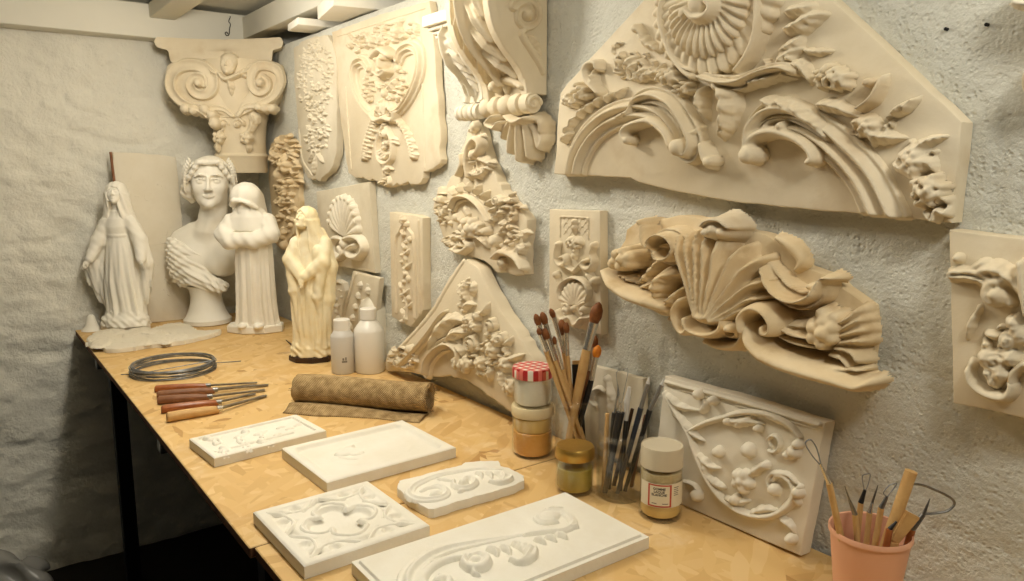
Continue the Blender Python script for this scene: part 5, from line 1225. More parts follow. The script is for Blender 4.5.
for p, q, r in (((300,170), (290,130), (302,80)), ((290,160), (275,130), (280,110)), ((315,150), (325,120), (318,95)), ((345,220), (370,200), (378,170)), ((290,200), (305,180), (330,182)), ((430,330), (455,315), (462,295)), ((440,385), (475,375), (505,362)), ((380,400), (385,440), (375,465)), ((420,430), (425,465), (440,490)), ((340,400), (360,430), (385,450)), ((360,290), (395,290), (420,280))): R.leaf([p, q, r], 14, .030, 4)
R.debris((385,370), 70, 70, 60, 8.5, .030, 2); R.debris((300,150), 22, 60, 24, 7, .022, 6); R.part('leaves', J0, W_)
R.debris((70,375), 50, 36, 36, 9, .030, 3); R.rose((48,392), 22, .036); R.ball((95,345), 18, .034); R.part('foliage', J0, W_)
R.stroke([(300,25), (245,110), (195,195), (130,275), (45,365)], [9, 11, 9], .003, 'soft'); R.part('edge_bead', J0, W_)

# ---- big panel with the crossed arches
Mm = Crop(320, 0, 2.98); pl = wall_plane(385, 95, .003); th = .02
out = [(35,95), (180,42), (325,2), (332,60), (343,180), (350,300), (358,400), (357,492), (310,515), (300,545), (245,546), (205,560), (170,537), (115,532), (84,515), (76,470), (60,350), (45,200)]
big = relief_thing('mascaron_relief', 'tall broken panel with a mask between two feather arches, high on the wall', 'plaster relief', pl, [Mm(p) for p in out], th, 'plaster_warm', None, .014, .001, 9, rough=[.001, .001, .002, .002, .003, .004, .004, .004, .006, .006, .006, .006, .006, .005, .002, .002, .002, .002])
R = Relief(pl, th, .0018, Mm, clip=list(LAST))
R.stroke([(50,108), (180,66), (312,24)], [3, 3], .004); R.stroke([(300,110), (310,500)], [4, 4], .003); R.stroke([(75,260), (92,505)], [4, 4], .003); R.part('border', big, W_)
R.stroke([(142,205), (125,182), (103,190), (96,225), (106,275), (130,320), (160,350)], [20, 22, 20, 16, 14], .022, 'triple', n=60); R.stroke([(228,178), (240,150), (268,138), (290,160), (290,215), (268,275), (235,325), (205,342)], [20, 24, 24, 22, 18, 14], .022, 'triple', n=60); R.part('feather_arch', big, W_)
R.ball((182,186), 32, .034, .8); R.ball((172,178), 7, .04); R.ball((190,174), 7, .04); R.stroke([(182,175), (182,200)], [4, 6], .042); R.stroke([(172,210), (182,214), (194,207)], [4, 4], .038); R.stroke([(158,170), (180,148), (205,165)], [12, 14, 12], .036); R.stroke([(165,215), (182,226), (200,212)], [8, 10, 8], .03); R.part('mask', big, W_)
R.debris((125,125), 55, 24, 50, 7.5, .020, 1); R.debris((225,95), 62, 30, 60, 7.5, .022, 2); R.flower((150,125), 20, .026); R.flower((222,95), 22, .026); R.rose((175,115), 16, .024); R.part('foliage', big, W_)
R.leaf([(160,240), (178,262), (190,255)], 18, .024, 4); R.leaf([(220,235), (205,262), (190,255)], 18, .024, 4); R.ball((190,280), 15, .024); R.leaf([(160,350), (172,320), (170,295)], 16, .024, 4); R.leaf([(218,345), (205,318), (205,295)], 16, .024, 4); R.shell((190,352), (188,300), 40, .028, 5); R.stroke([(150,340), (165,360), (190,352), (215,358), (225,335)], [8, 11, 8], .026); R.rose((150,335), 14, .022); R.rose((225,205), 14, .024); R.part('leaf_cup', big, W_)
for pts in ([(155,355), (142,395), (130,440), (126,468)], [(220,350), (245,385), (262,425), (272,465)]):
    Q = spline(np.array(pts, float), 12)
    for i, p in enumerate(Q): R.ball(p, 8, .016); R.leaf([p, (p[0]+8, p[1]+4), (p[0]+(18 if i % 2 else -14), p[1]+8)], 9, .016, 3)
    R.part('festoon', big, W_)
R.debris((140,265), 12, 60, 26, 6.5, .020, 11); R.debris((240,255), 12, 60, 26, 6.5, .020, 12); R.debris((190,290), 24, 60, 30, 8, .024, 13); R.part('garland', big, W_)
R.stroke([(190,370), (170,420), (172,470), (190,488), (212,470), (212,420), (195,380)], [6, 8, 8, 6], .016, n=40); R.debris((192,430), 18, 40, 18, 10, .020, 5); R.debris((196,525), 14, 34, 16, 9, .018, 6); R.ball((192,400), 13, .024); R.part('pendant', big, W_)

# ---- tall openwork slab and the dark festoon drop
Nn = Crop(255, 25, 2.472); pl = wall_plane(313, 110, .003); th = .024
out = [(95,55), (130,32), (178,25), (190,45), (200,85), (202,200), (200,320), (188,358), (160,385), (130,378), (112,340), (105,250), (97,150)]
t = relief_thing('foliage_slab', 'tall narrow slab of dense leaf carving left of the big panel', 'plaster relief', pl, [Nn(p) for p in out], th, 'plaster_grey', None, .02, .003, 4, bev=.004)
R = Relief(pl, th, .0020, Nn)
R.debris((147,130), 42, 90, 200, 5, .012, 2); R.part('leaf_carving', t, M['plaster_grey'])
R.debris((148,265), 28, 48, 70, 5.5, .015, 5); R.leaf([(140,370), (143,345), (146,320)], 12, .016, 3); R.leaf([(128,340), (140,320), (146,300)], 10, .014, 3); R.leaf([(165,340), (152,320), (146,300)], 10, .014, 3); R.part('pendant', t, M['plaster_grey'])
R.stroke([(108,260), (116,330), (140,372)], [3, 3], .004); R.part('border', t, M['plaster_grey'])
pl = wall_plane(283, 195, .003); th = .02
out = [(36,300), (50,277), (75,270), (96,287), (106,330), (108,420), (110,490), (86,528), (64,555), (45,538), (40,450), (33,380)]
t = relief_thing('festoon_drop', 'narrow hanging drop of fruit and leaves in the corner beside the monk', 'plaster relief', pl, [Nn(p) for p in out], th, 'plaster_tan', None, .012, .003, 7)
R = Relief(pl, th, .0024, Nn)
R.debris((68,320), 28, 40, 44, 8, .030, 4); R.debris((74,390), 26, 40, 44, 7, .026, 5); R.debris((70,470), 24, 50, 44, 6.5, .024, 6); R.flower((70,345), 22, .04); R.ball((52,370), 14, .03); R.ball((66,545), 12, .026); R.ball((62,520), 11, .026); R.leaf([(55,330), (40,318), (34,300)], 14, .03, 4); R.part('fruit_festoon', t, M['plaster_tan'])

# ---- leaning floral tile and the one behind the jars
Ee = Crop(580, 360, 2.835); th = .026
b0, b1 = on_table(*Ee((285,410))), on_table(*Ee((625,558))); b0[2] = b1[2] = TZ+.001; b0[0] = b1[0] = -.050
tp = on_wall(*Ee((695,180)), .032); pl = lean_plane(b0, b1, tp, th)
out = [Ee(p) for p in ((240,45), (470,108), (696,178), (660,370), (624,556), (455,484), (285,410), (200,372), (222,200))]
t = relief_thing('floral_tile', 'white tile with swirling flower tendrils leaning on the wall beside the pot', 'plaster tile', pl, out, th, 'plaster_pale', None, .03, .0008, 4)
Wp = M['plaster_pale']; R = Relief(pl, th, .0019, Ee, clip=list(LAST))
R.stroke([(238,62), (450,118), (678,186)], [6, 6], .006, 'flat'); R.stroke([(245,75), (450,132), (672,198)], [3, 3], .004); R.part('border', t, Wp)
R.stroke([(235,95), (270,150), (300,200), (325,265), (355,335), (400,395), (460,435), (530,445), (590,415), (620,360)], [7, 10, 10, 10, 10, 9, 7], .012, n=70)
R.stroke([(300,205), (350,180), (400,165), (460,150), (530,155), (590,185), (620,220)], [6, 8, 9, 9, 6], .011, n=50)
R.stroke([(540,345), (560,330), (590,345), (600,385), (570,420)], [5, 7, 6], .010); R.stroke([(540,250), (530,225), (550,215), (565,240), (550,262), (530,258)], [4, 6, 5], .010); R.stroke([(540,370), (528,345), (545,322), (585,325), (610,350)], [5, 7, 5], .010); R.stroke([(290,345), (320,355), (335,380), (320,392)], [5, 7, 5], .010); R.part('tendril', t, Wp)
for p, q, r in (((235,95), (275,130), (335,145)), ((270,150), (310,205), (350,235)), ((320,260), (360,300), (395,310)), ((350,330), (385,355), (410,365)), ((395,165), (440,175), (500,150)), ((430,190), (470,175), (520,185)), ((520,160), (570,175), (610,215)), ((400,390), (440,405), (480,400)), ((470,440), (520,425), (560,430)), ((560,450), (590,470), (605,500)), ((340,285), (350,320), (345,345)), ((430,330), (445,365), (475,380)), ((470,330), (500,310), (525,285)), ((590,385), (610,400), (615,420)), ((335,150), (350,130), (340,110)), ((270,120), (262,150), (280,180))): R.leaf([p, q, r], 15, .013, 4)
R.part('leaves', t, Wp)
R.flower((455,345), 38, .016, 5); R.part('flower', t, Wp)
for c, r in (((470,258), 22), ((545,370), 18), ((600,262), 20), ((585,270), 14), ((330,98), 16), ((372,115), 14), ((385,262), 16), ((325,385), 18), ((592,510), 16), ((612,378), 16), ((435,398), 16), ((520,300), 11), ((612,240), 14), ((500,195), 11), ((415,175), 12)): R.ball((c), r, .018); R.part('bud', t, Wp)
th = .014; pl = lean_plane((-.026, -1.99, TZ+.001), (-.026, -2.16, TZ+.001), (-.018, -2.16, 1.0), th); Ss = Crop(585, 355, 6.83)
t = relief_thing('leaf_tile', 'tile with a leaf relief leaning on the wall behind the tool jar', 'plaster tile', pl, [(586,364), (643,378.5), (641,468), (584,446)], th, 'plaster_grey', None, .03, .0008, 5)
R = Relief(pl, th, .0019, Ss)
R.leaf([(145,400), (160,300), (150,210), (140,140)], 40, .014, 5); R.leaf([(180,330), (175,270), (165,240)], 20, .014, 3); R.ball((140,165), 26, .014); R.stroke([(120,250), (90,230), (50,250), (30,310), (60,350)], [14, 22, 22, 16], .012, 'double'); R.leaf([(200,420), (260,330), (300,230)], 26, .012, 4); R.ball((165,265), 20, .016); R.part('leaf_relief', t, Wp)
# ------------------------------------------------------------------ plain panel, scrap, stick and small bits
pl = Plane(on_back(150, 325, .014), (1,0,0), (0,.012,1)); pl.o[2] = TZ
t = thing('plain_plaster_tablet', 'tall plain plaster panel leaning on the back wall behind the open armed white statue', 'plaster panel', mat=pl.matrix())
th = .018; poly = [pl.px(u, v, th) for u, v in ((113,152), (140,153), (176,157), (184,238), (191,318), (118,331))]
lo_ = min(p[1] for p in poly); poly = [(x, max(y, .001) if y > .05 else .001) for x, y in poly]
bm = bmesh.new(); add_slab(bm, rough_poly(poly, .02, .0015, 3), 0, th, .003); bm_obj('slab', bm, M['plaster_pale'], t, smooth=30)
R = Relief(pl, th, .003); rng = random.Random(5)
for i in range(22):
    u, v = rng.uniform(124, 178), rng.uniform(168, 300); a = rng.uniform(0, 6.3); R.stroke([(u, v), (u+4*math.cos(a), v+4*math.sin(a)), (u+8*math.cos(a+.7), v+8*math.sin(a+.7))], [.8, .5], rng.uniform(.002, .004))
R.stroke([(126,240), (150,245), (180,240)], [.8, .8], .003); R.part('scraped_marks', t, M['plaster_pale'])
a, b = on_back(110.5, 152, .035), on_back(116.5, 200, .035); d = (b-a)/(b[2]-a[2]); foot = a+d*(TZ+.001-a[2])
st = tube('wooden_stick', [tuple(foot-foot), tuple((a-foot)*.5), tuple(a-foot)], [.005, .0055, .0045], M['wood_brown'], None, 8); st.location = foot; tag(st, 'thin brown stick standing behind the open armed white statue at the panel edge', 'stick')
# broken scrap of plaster on the table edge
K7 = Crop(75, 290, 6.4)
out = [(65,338), (120,304), (230,292), (340,284), (430,272), (500,240), (600,212), (680,206), (730,222), (780,252), (850,258), (930,250), (935,262), (880,280), (800,300), (700,322), (600,336), (480,346), (370,364), (260,376), (190,374), (160,348), (120,330)]
o0 = on_table(*K7((480,290))); pl = Plane((o0[0], o0[1], TZ+.001), (1,0,0), (0,1,0)); th = .014
t = thing('plaster_scrap', 'ragged flat scrap of plaster at the table edge in front of the open armed statue', 'plaster scrap', mat=pl.matrix())
bm = bmesh.new(); poly = rough_poly([pl.px(*K7(p), th) for p in out], .007, .003, 12); add_slab(bm, poly, 0, th, .004)
rng = random.Random(2)
for v in bm.verts: v.co.z += rng.uniform(-.001, .002) if v.co.z > .005 else 0
bm_obj('slab', bm, M['plaster_pale'], t, smooth=25)
R = Relief(pl, th, .0028, K7); R.debris((420,290), 280, 34, 60, 14, .006, 3); R.debris((160,320), 60, 24, 12, 16, .008, 4); R.part('broken_surface', t, M['plaster_pale'], rough=.002)
# small plaster bell and a yellow band behind the open armed statue
P = on_table(92, 330.5); t = thing('plaster_bell', 'small white plaster bell shape on the table behind the open armed statue', 'plaster bell', P)
lathe('bell', [(.030, .0), (.034, .001), (.030, .008), (.020, .02), (.015, .04), (.012, .052), (.006, .058), (.0005, .058)], M['plaster_bust'], t)
P = on_table(97.5, 333.5, TZ+.003); a = tube('rubber_band', [tuple((.016*math.cos(q), .010*math.sin(q), .0)) for q in np.linspace(.3, 5.6, 16)], .0022, material('yellow_rubber', srgb(222,182,40), .5), None, 6); a.location = P; tag(a, 'small yellow band lying under the open armed statue at the table corner', 'rubber band')
# steel point and plaster wedge beside the ivory statue
a, b = on_table(286, 340, TZ+.003), on_table(297, 349.5, TZ+.003); o = tube('steel_point', [(0,0,0), tuple((b-a)*.4), tuple(b-a)], [.0012, .0028, .0026], M['dark_wood'], None, 8); o.location = a; tag(o, 'dark pointed spike lying left of the ivory statue', 'spike')
# nails, hook
for (u, v), lb in (((986.6, 24.6), 'small dark nail in the wall in the upper right corner'), ((946, 29), 'dark nail in the wall above the right end of the pediment'), ((735.5, 218), 'dark red nail head above the tan cartouche')):
    P = on_wall(u, v, .0); o = lathe('nail', [(.0022, -.004), (.0014, .001), (.0022, .0012), (.002, .002), (.0005, .0024)], M['dark_wood'] if v > 100 else M['black_metal'], None, 12, mx=Matrix.Rotation(-PI/2, 4, 'Y')); o.location = P; tag(o, lb, 'nail')
P = on_back(228, 34, .076); pts = [(0,0,.0), (-.006,-.004,.006), (-.012,-.006,.0), (-.006,-.006,-.007), (.002,-.005,-.002), (.006,-.003,.02), (.010,-.003,.035), (.004,-.004,.045), (.010,-.002,.058), (.012,0,.064)]
o = tube('wire_hook', [tuple(q) for q in spline(pts, 50)], .0016, M['black_metal'], None, 6); o.location = P; tag(o, 'thin twisted wire hook on the lintel above the capital', 'hook')
# white slabs and a roll on the ledge above the wall
def ledge_box(label, c, s, rz, mat, name='plaster_block'):
    o = box(name, (0,0,0), s, M[mat], None, .003, 2); o.location = c; o.rotation_euler = (0,0,rz); tag(o, label, 'plaster block', 'pieces stored on the ledge'); return o
ledge_box('thin white plaster slab sticking out over the ledge near the corner', (.07, -.66, WTOP+.0165), (.30, .13, .022), -.12, 'plaster_white')
ledge_box('thick white plaster block sticking out over the ledge above the big panel', (.08, -.95, WTOP+.0255), (.34, .22, .04), -.2, 'plaster_white')
ro = lathe('plaster_roll', [(.0005, -.08), (.022, -.08), (.025, -.074), (.025, .074), (.022, .08), (.0005, .08)], M['plaster_pale'], None, 24, mx=Matrix.Rotation(PI/2, 4, 'Y')); ro.location = (.06, -1.22, WTOP+.031); tag(ro, 'rounded plaster piece lying on the ledge above the big panel', 'plaster piece', 'pieces stored on the ledge')
# pieces hung at the right edge of the photograph
pl = wall_plane(1050, 76); th = .03; c0 = pl.px(1050, 76, th); Rm = abs(pl.px(1018.5, 76, th)[0]-c0[0])
t = thing('rosette', 'round plaster rosette at the right edge, above the scroll panel', 'plaster relief', mat=pl.matrix())
bm = bmesh.new(); add_slab(bm, [(c0[0]+Rm*math.cos(q), c0[1]+Rm*1.0*math.sin(q)) for q in np.linspace(0, 2*PI, 40, endpoint=False)], 0, th, .010); bm_obj('disc', bm, M['plaster_warm'], t, smooth=40)
R = Relief(pl, th, .0022); R.k.append(('f', c0, Rm*.75, .02, 8, 0, .3)); R.part('flower', t, M['plaster_warm'])
pl = wall_plane(1040, 0); th = .05
t = relief_thing('moulding_fragment', 'fragment of pale moulding in the upper right corner', 'plaster relief', pl, [(1012,8), (1012,-20), (1080,-20), (1080,22)], th, 'plaster_pale', None, .03, .0008, 4, bev=.006)
R = Relief(pl, th, .0022, clip=list(LAST)); R.stroke([(1012,2), (1045,6), (1080,12)], [3, 3], .008); R.part('bead', t, M['plaster_pale'])
# crumpled plastic sheet on the floor
P = np.array([-1.02, -.16, .0]); rng = np.random.RandomState(4)
def crumple(X, Y, Z): return ell(X, Y, Z, (0,0,.05), (.16,.11,.12))+.028*np.sin(X*38+Z*21)*np.sin(Y*44+X*9)+.02*np.sin(Z*60+X*17)*np.sin(X*30)
me = sdf_mesh('plastic_bag', crumple, (-.24,-.18,.001), (.24,.18,.24), .009); o = link_mesh('plastic_bag', me, material('crumpled_film', srgb(150,148,142), .25, spec=.6), None, tuple(P), smooth=30); tag(o, 'crumpled grey plastic bag on the dark floor at the lower left', 'bag')
# ------------------------------------------------------------------ sculpted head (unit height, centre 0, front = -y)
def head_sdf(x, y, z, wide=1.1, eyes_closed=False):
    x = x/wide; ax_ = np.sqrt(x*x+1e-6)
    d = ell(x, y, z, (0,.06,.12), (.335,.41,.375)); d = smin(d, ell(x, y, z, (0,-.10,-.10), (.275,.29,.37)), .07)
    d = smin(d, ell(x, y, z, (0,-.20,-.34), (.15,.16,.14)), .10); d = smin(d, ell(ax_, y, z, (.15,-.25,-.08), (.10,.10,.13)), .06)
    d = smax(d, -(np.sqrt((ax_-.125)**2+(y+.455)**2+((z-.025)*1.3)**2)-.098), .06)            # eye sockets
    d = smin(d, np.sqrt((ax_-.125)**2+(y+.310)**2+((z-.02)*1.35)**2)-.068, .012)               # eyeballs
    d = smin(d, cap(ax_, y, z, (.055,-.372,.060), (.125,-.380,.074), .010, .011), .02); d = smin(d, cap(ax_, y, z, (.125,-.380,.074), (.20,-.332,.052), .011, .008), .02)   # lids
    d = smin(d, cap(ax_, y, z, (.045,-.385,.135), (.13,-.385,.152), .010, .012), .05); d = smin(d, cap(ax_, y, z, (.13,-.385,.152), (.22,-.31,.11), .012, .010), .05)   # brows
    d = smin(d, cap(x, y, z, (0,-.395,.09), (0,-.475,-.11), .026, .038), .035); d = smin(d, ell(ax_, y, z, (.042,-.43,-.125), (.032,.04,.028)), .025)   # nose
    d = smin(d, cap(ax_, y, z, (0,-.412,-.222), (.085,-.372,-.238), .020, .010), .018); d = smin(d, cap(ax_, y, z, (0,-.402,-.262), (.065,-.375,-.255), .025, .012), .018)   # lips
    d = smax(d, -cap(ax_, y, z, (0,-.437,-.242), (.09,-.385,-.246), .006, .004), .008)
    d = smin(d, ell(x, y, z, (0,-.345,-.40), (.08,.07,.07)), .07)
    return d
def turned(X, Y, Z, c, s, yaw=0, pitch=0, roll=0):
    x, y, z = (X-c[0])/s, (Y-c[1])/s, (Z-c[2])/s
    a = math.radians(yaw); x, y = x*math.cos(a)+y*math.sin(a), -x*math.sin(a)+y*math.cos(a)
    a = math.radians(pitch); y, z = y*math.cos(a)-z*math.sin(a), y*math.sin(a)+z*math.cos(a)
    a = math.radians(roll); x, z = x*math.cos(a)-z*math.sin(a), x*math.sin(a)+z*math.cos(a)
    return x, y, z
# ------------------------------------------------------------------ capital set across the corner
Rr = Crop(140, 20, 3.631); LP, RP = np.array([-.36,-.09]), np.array([-.008,-.348])
pl = Plane(((LP[0]+RP[0])/2, (LP[1]+RP[1])/2, 1.43), (RP[0]-LP[0], RP[1]-LP[1], 0), (0,0,1))
capi = thing('column_capital', 'big plaster capital with two volutes set across the corner up at the beam', 'capital', mat=pl.matrix()); Wc = M['plaster_warm']
def plan_stack(name, plan, layers, mat, parent):
    """mouldings: the plan outline (s, n) offset per layer (z, offset)"""
    bm = bmesh.new(); P_ = np.array(plan); c = P_.mean(0); rings = []
    for z, o in layers:
        d = P_-c; q = c+d*(1+o/np.linalg.norm(d, axis=1, keepdims=True)); rings.append([bm.verts.new((s_, z, n_)) for s_, n_ in q])
    n = len(plan)
    for a, b in zip(rings, rings[1:]):
        for k in range(n): bm.faces.new((a[k], a[(k+1) % n], b[(k+1) % n], b[k]))
    fs = [bm.faces.new(rings[0]), bm.faces.new(rings[-1][::-1])]; bmesh.ops.triangulate(bm, faces=fs)
    return bm_obj(name, bm, mat, parent, smooth=35)
sL, sR = pl.px(*Rr((62,80)))[0], pl.px(*Rr((520,70)))[0]; zt = pl.px(*Rr((300,62)))[1]; za = pl.px(*Rr((300,152)))[1]; zm = pl.px(*Rr((300,102)))[1]
front = [(sL+(sR-sL)*t, .014-.045*math.sin(PI*t)) for t in np.linspace(0, 1, 17)]
plan = front+[(sR-.012, -.05), (.06, -.21), (-.02, -.24), (-.10, -.17), (sL+.012, -.05)]
plan_stack('abacus', plan, [(za-.004, -.052), (za, -.046), (za+.008, -.044), (zm-.012, -.040), (zm-.006, -.034), (zm-.004, -.020), (zm, -.006), (zm+.008, .0), ((zm+zt)/2, .004), (zt-.008, -.001), (zt-.002, -.008), (min(zt, 1.899-1.43), -.016)], Wc, capi)
z0 = pl.px(*Rr((350,555)))[1]; z1 = pl.px(*Rr((350,490)))[1]; cs = pl.px(*Rr((336,450)))[0]; rn = abs(pl.px(*Rr((447,450)))[0]-pl.px(*Rr((256,450)))[0])/2
mxl = Matrix(((1,0,0,cs), (0,0,1,0), (0,-1,0,-.09), (0,0,0,1))) @ Matrix.Rotation(0, 4, 'X')
bm = bmesh.new(); rings = []
for r_, z_ in [(rn*.93, z0), (rn*.97, z0+.006), (rn*.97, z1-.014), (rn*1.02, z1-.008), (rn*1.04, z1-.002), (rn*1.0, z1+.003), (rn*.95, z1+.008), (rn*.95, z1+.05), (rn*1.0, z1+.10), (rn*1.12, z1+.15), (rn*1.3, za-.03), (rn*1.35, za+.01)]:
    rings.append([bm.verts.new((cs+r_*math.cos(2*PI*k/40), z_, -.085+r_*.9*math.sin(2*PI*k/40))) for k in range(40)])
for a, b in zip(rings, rings[1:]):
    for k in range(40): bm.faces.new((a[k], a[(k+1) % 40], b[(k+1) % 40], b[k]))
bm.faces.new(rings[0]); bm.faces.new(rings[-1][::-1]); bm_obj('bell', bm, Wc, capi, smooth=40)
def volute_block(name, out, n0, n1):
    bm = bmesh.new(); P_ = [pl.px(*Rr(p), n1) for p in out]; Q = spline(np.array(P_), 60, closed=True); add_slab(bm, [tuple(q) for q in Q[::-1]] if False else [tuple(q) for q in Q], n0, n1, .006); return bm_obj(name, bm, Wc, capi, smooth=30)
for out, c, pts, a0, dr in (([(98,165), (170,150), (250,160), (288,205), (295,265), (335,352), (270,335), (190,322), (130,292), (98,245)], (212,232), None, 0, 1), ([(385,165), (440,150), (505,158), (520,205), (505,268), (470,312), (415,325), (352,352), (365,300), (398,255), (388,210)], (432,225), None, 0, -1)):
    vb_ = volute_block('volute', out, -.075, .012)
R = Relief(pl, .012, .0022, Rr, lift=.5)
R.stroke([(330,345), (290,320), (220,318), (150,300), (108,250), (112,195), (150,165), (210,165), (255,195), (262,240), (240,268), (200,265), (180,235), (195,208), (222,210), (228,232)], [8, 14, 20, 24, 24, 22, 20, 18, 14], [.014, .02, .024, .028, .032], 'hollow', n=110); R.ball((212,228), 16, .04)
R.part('spiral', capi, Wc)
R.stroke([(352,345), (375,315), (430,305), (480,275), (505,230), (498,185), (460,165), (420,170), (402,205), (408,245), (432,262), (458,248), (462,222), (445,205)], [8, 14, 18, 20, 18, 16, 12], [.014, .02, .026, .03], 'hollow', n=90); R.ball((435,228), 17, .044); R.part('spiral', capi, Wc)
R = Relief(pl, .0, .0022, Rr, lift=.5)
for L_ in ([((165,322), 20), ((195,330), 17), ((235,325), 20), ((262,345), 18), ((270,375), 22)], [((430,318), 15), ((455,322), 17), ((480,322), 18)]):
    for c, r in L_: R.ball(c, r, .042)
    R.leaf([L_[0][0], (L_[1][0][0]+8, L_[1][0][1]-4), L_[-1][0]], 20, .044, 4); R.part('leaf_swag', capi, Wc)
R = Relief(pl, -.012, .0022, Rr, lift=.5)
for c in ((302,378), (355,378)): R.spiral(c, 20, 1.3, 8, .026); R.stroke([(328,352), (c[0], 352), (c[0]+(20 if c[0] > 330 else -20), 372)], [6, 7], .024)
R.part('scroll_pair', capi, Wc)
for c, k in (((285,425), 1), ((383,428), -1)): R.flower(c, 26, .030, 5); R.leaf([(c[0], c[1]+10), (c[0]-8*k, c[1]+35), (c[0]-4*k, c[1]+55)], 12, .022, 3); R.leaf([(c[0]+10, c[1]-20), (c[0]+22, c[1]-45), (c[0]+12, c[1]-65)], 14, .022, 3); R.part('flower', capi, Wc)
R.leaf([(400,335), (412,360), (405,385)], 22, .026, 4); R.part('leaf', capi, Wc)
R = Relief(pl, .004, .0022, Rr, lift=.5)
R.leaf([(295,200), (265,190), (240,165)], 20, .034, 4); R.leaf([(345,195), (385,190), (410,165)], 20, .034, 4); R.part('wing', capi, Wc)
R.stroke([(290,195), (310,215), (345,205), (365,195)], [10, 13, 9], .04); R.leaf([(318,210), (328,240), (330,280)], 22, .038, 3); R.part('ribbon', capi, Wc)
hc = pl.px(*Rr((316,155)), .04); hs = .078
def hfn(X, Y, Z):
    x, y, z = turned(X, Y, Z, (0,0,0), 1.0, 0, 8); d = head_sdf(x, y, z, 1.2)
    return smin(d, ell(x, y, z, (0,.16,.22), (.44,.38,.36))+.018*np.sin(x*22)*np.sin(z*18+1), .03)
o = sdf_part('angel_head', hfn, (-.6,-.6,-.6), (.6,.6,.7), .035, hs, Wc, capi); o.location = (hc[0], hc[1], .022); o.rotation_euler = (-PI/2+PI, 0, 0)
o.rotation_euler = (0,0,0); o.matrix_basis = Matrix.Translation((hc[0], hc[1]-.004, .022)) @ Matrix(((1,0,0,0), (0,0,1,0), (0,-1,0,0), (0,0,0,1)))

# ------------------------------------------------------------------ scroll consoles
Qq = Crop(420, 0, 3.418)
class Flat:
    def px(s, u, v, h=0.0): return (u, v)
    def scale(s, u, v, h=0.0): return 1.0
def console(label, ysd, W, out_front, z_top, roll_c, roll_r, mat, bigone):
    o0 = np.array([0.0, ysd+W/2, 1.55]); t = thing('scroll_console', label, 'console', o0, group='consoles hung on the wall')
    pl = Plane((0, ysd, 0), (1,0,0), (0,0,1)); F = np.array([pl.px(*Qq(p)) for p in out_front])
    F = F[F[:, 1] < z_top]; F = np.vstack([[F[0, 0], z_top], F]); Fs = spline(F, 60); Fs[:, 0] = np.minimum(Fs[:, 0], -.003)
    poly = [tuple(q) for q in Fs]+[(.002, Fs[-1][1]), (.002, z_top)]
    bm = bmesh.new(); add_slab(bm, poly, -W, 0, .003); me_m = Matrix(((1,0,0,0), (0,0,-1,ysd), (0,1,0,0), (0,0,0,1)))
    for v in bm.verts: v.co = me_m @ v.co-Vector(o0)
    bm_obj('body', bm, mat, t, smooth=30)
    # acanthus on the curved front
    dl = np.concatenate([[0], np.cumsum(np.linalg.norm(np.diff(Fs, axis=0), axis=1))]); T = np.gradient(Fs, axis=0); T /= np.linalg.norm(T, axis=1, keepdims=True); Nn_ = np.stack([T[:, 1], -T[:, 0]], 1)
    if Nn_[:, 0].mean() > 0: Nn_ = -Nn_
    Ltot = dl[-1]
    def warp(V):
        s_ = np.clip(V[:, 1], 0, Ltot); P_ = np.stack([np.interp(s_, dl, Fs[:, i]) for i in (0, 1)], 1); N_ = np.stack([np.interp(s_, dl, Nn_[:, i]) for i in (0, 1)], 1)
        Q_ = P_+N_*V[:, 2:3]; return np.stack([Q_[:, 0]-o0[0], ysd+V[:, 0]-o0[1], Q_[:, 1]-o0[2]], 1)
    R = Relief(Flat(), 0.0, .0013)
    c = W*.52; h = .026 if bigone else .022
    for x in ((W*.08, W*.92) if bigone else (W*.1, W*.9)): R.stroke([(x, 0), (x, Ltot*.5), (x, Ltot)], [W*.09, W*.09], h*.55, 'flat', n=30)
    R.part('border_strip', t, mat, warp=warp) if False else None
    for x in (W*.07, W*.93): R.stroke([(x, 0), (x, Ltot*.5), (x, Ltot)], [W*.055]*2, h*.5, 'round', n=40)
    R.part('edge_bead', t, mat, warp=warp)
    R.leaf([(c, Ltot*.0), (c, Ltot*.5), (c, Ltot*.99)], W*.34, h, 5, veins=5, lob=.3)
    for sg in (-1, 1):
        for k in range(5):
            y = Ltot*(.02+.15*k); R.stroke([(c+sg*W*.06, y), (c+sg*W*.20, y+Ltot*.10), (c+sg*W*.33, y+Ltot*.24)], [W*.07, W*.10, W*.05], [h*.9, h*1.15, h*.8], 'plume', n=24)
    R.leaf([(c, -Ltot*.05), (c, Ltot*.2), (c, Ltot*.42)], W*.33, h*1.5, 4, veins=3, lob=.3); R.stroke([(c, 0), (c, Ltot*.3), (c, Ltot*.9)], [W*.07, W*.05, W*.03], [h*1.75, h*1.6, h*1.1], n=30)
    R.part('acanthus_leaf', t, mat, warp=warp)
    # bottom roll with turned rings
    rc = pl.px(*Qq(roll_c)); r = roll_r; n = 36; bm = bmesh.new()
    pr = [(r*.5, -.004), (r*.98, -.004), (r, 0), (r, .02), (r*.66, .024), (r*.66, .028), (r*1.02, .032), (r*1.12, .046), (r*1.0, .058), (r*.66, .062), (r*.66, .066), (r*.98, .072), (r*1.12, .084), (r*1.0, .096), (r*.66, .100), (r*.66, .106), (r*1.0, .112), (r*1.1, .126), (r*.7, .140), (r*.7, .144), (r*.95, .15), (r*.98, .166), (r*.9, .17)]
    pr = [(q, z*W/.165) for q, z in pr]
    mx = Matrix.Translation((rc[0]-o0[0], ysd-o0[1], rc[1]-o0[2])) @ Matrix.Rotation(-PI/2, 4, 'X'); add_lathe(bm, pr, n, mx=mx); bm_obj('bottom_roll', bm, mat, t, smooth=40)
    Rv = Relief(pl, 0, .0016, Qq); k = 1/3.418
    return t, pl, Rv, o0, rc
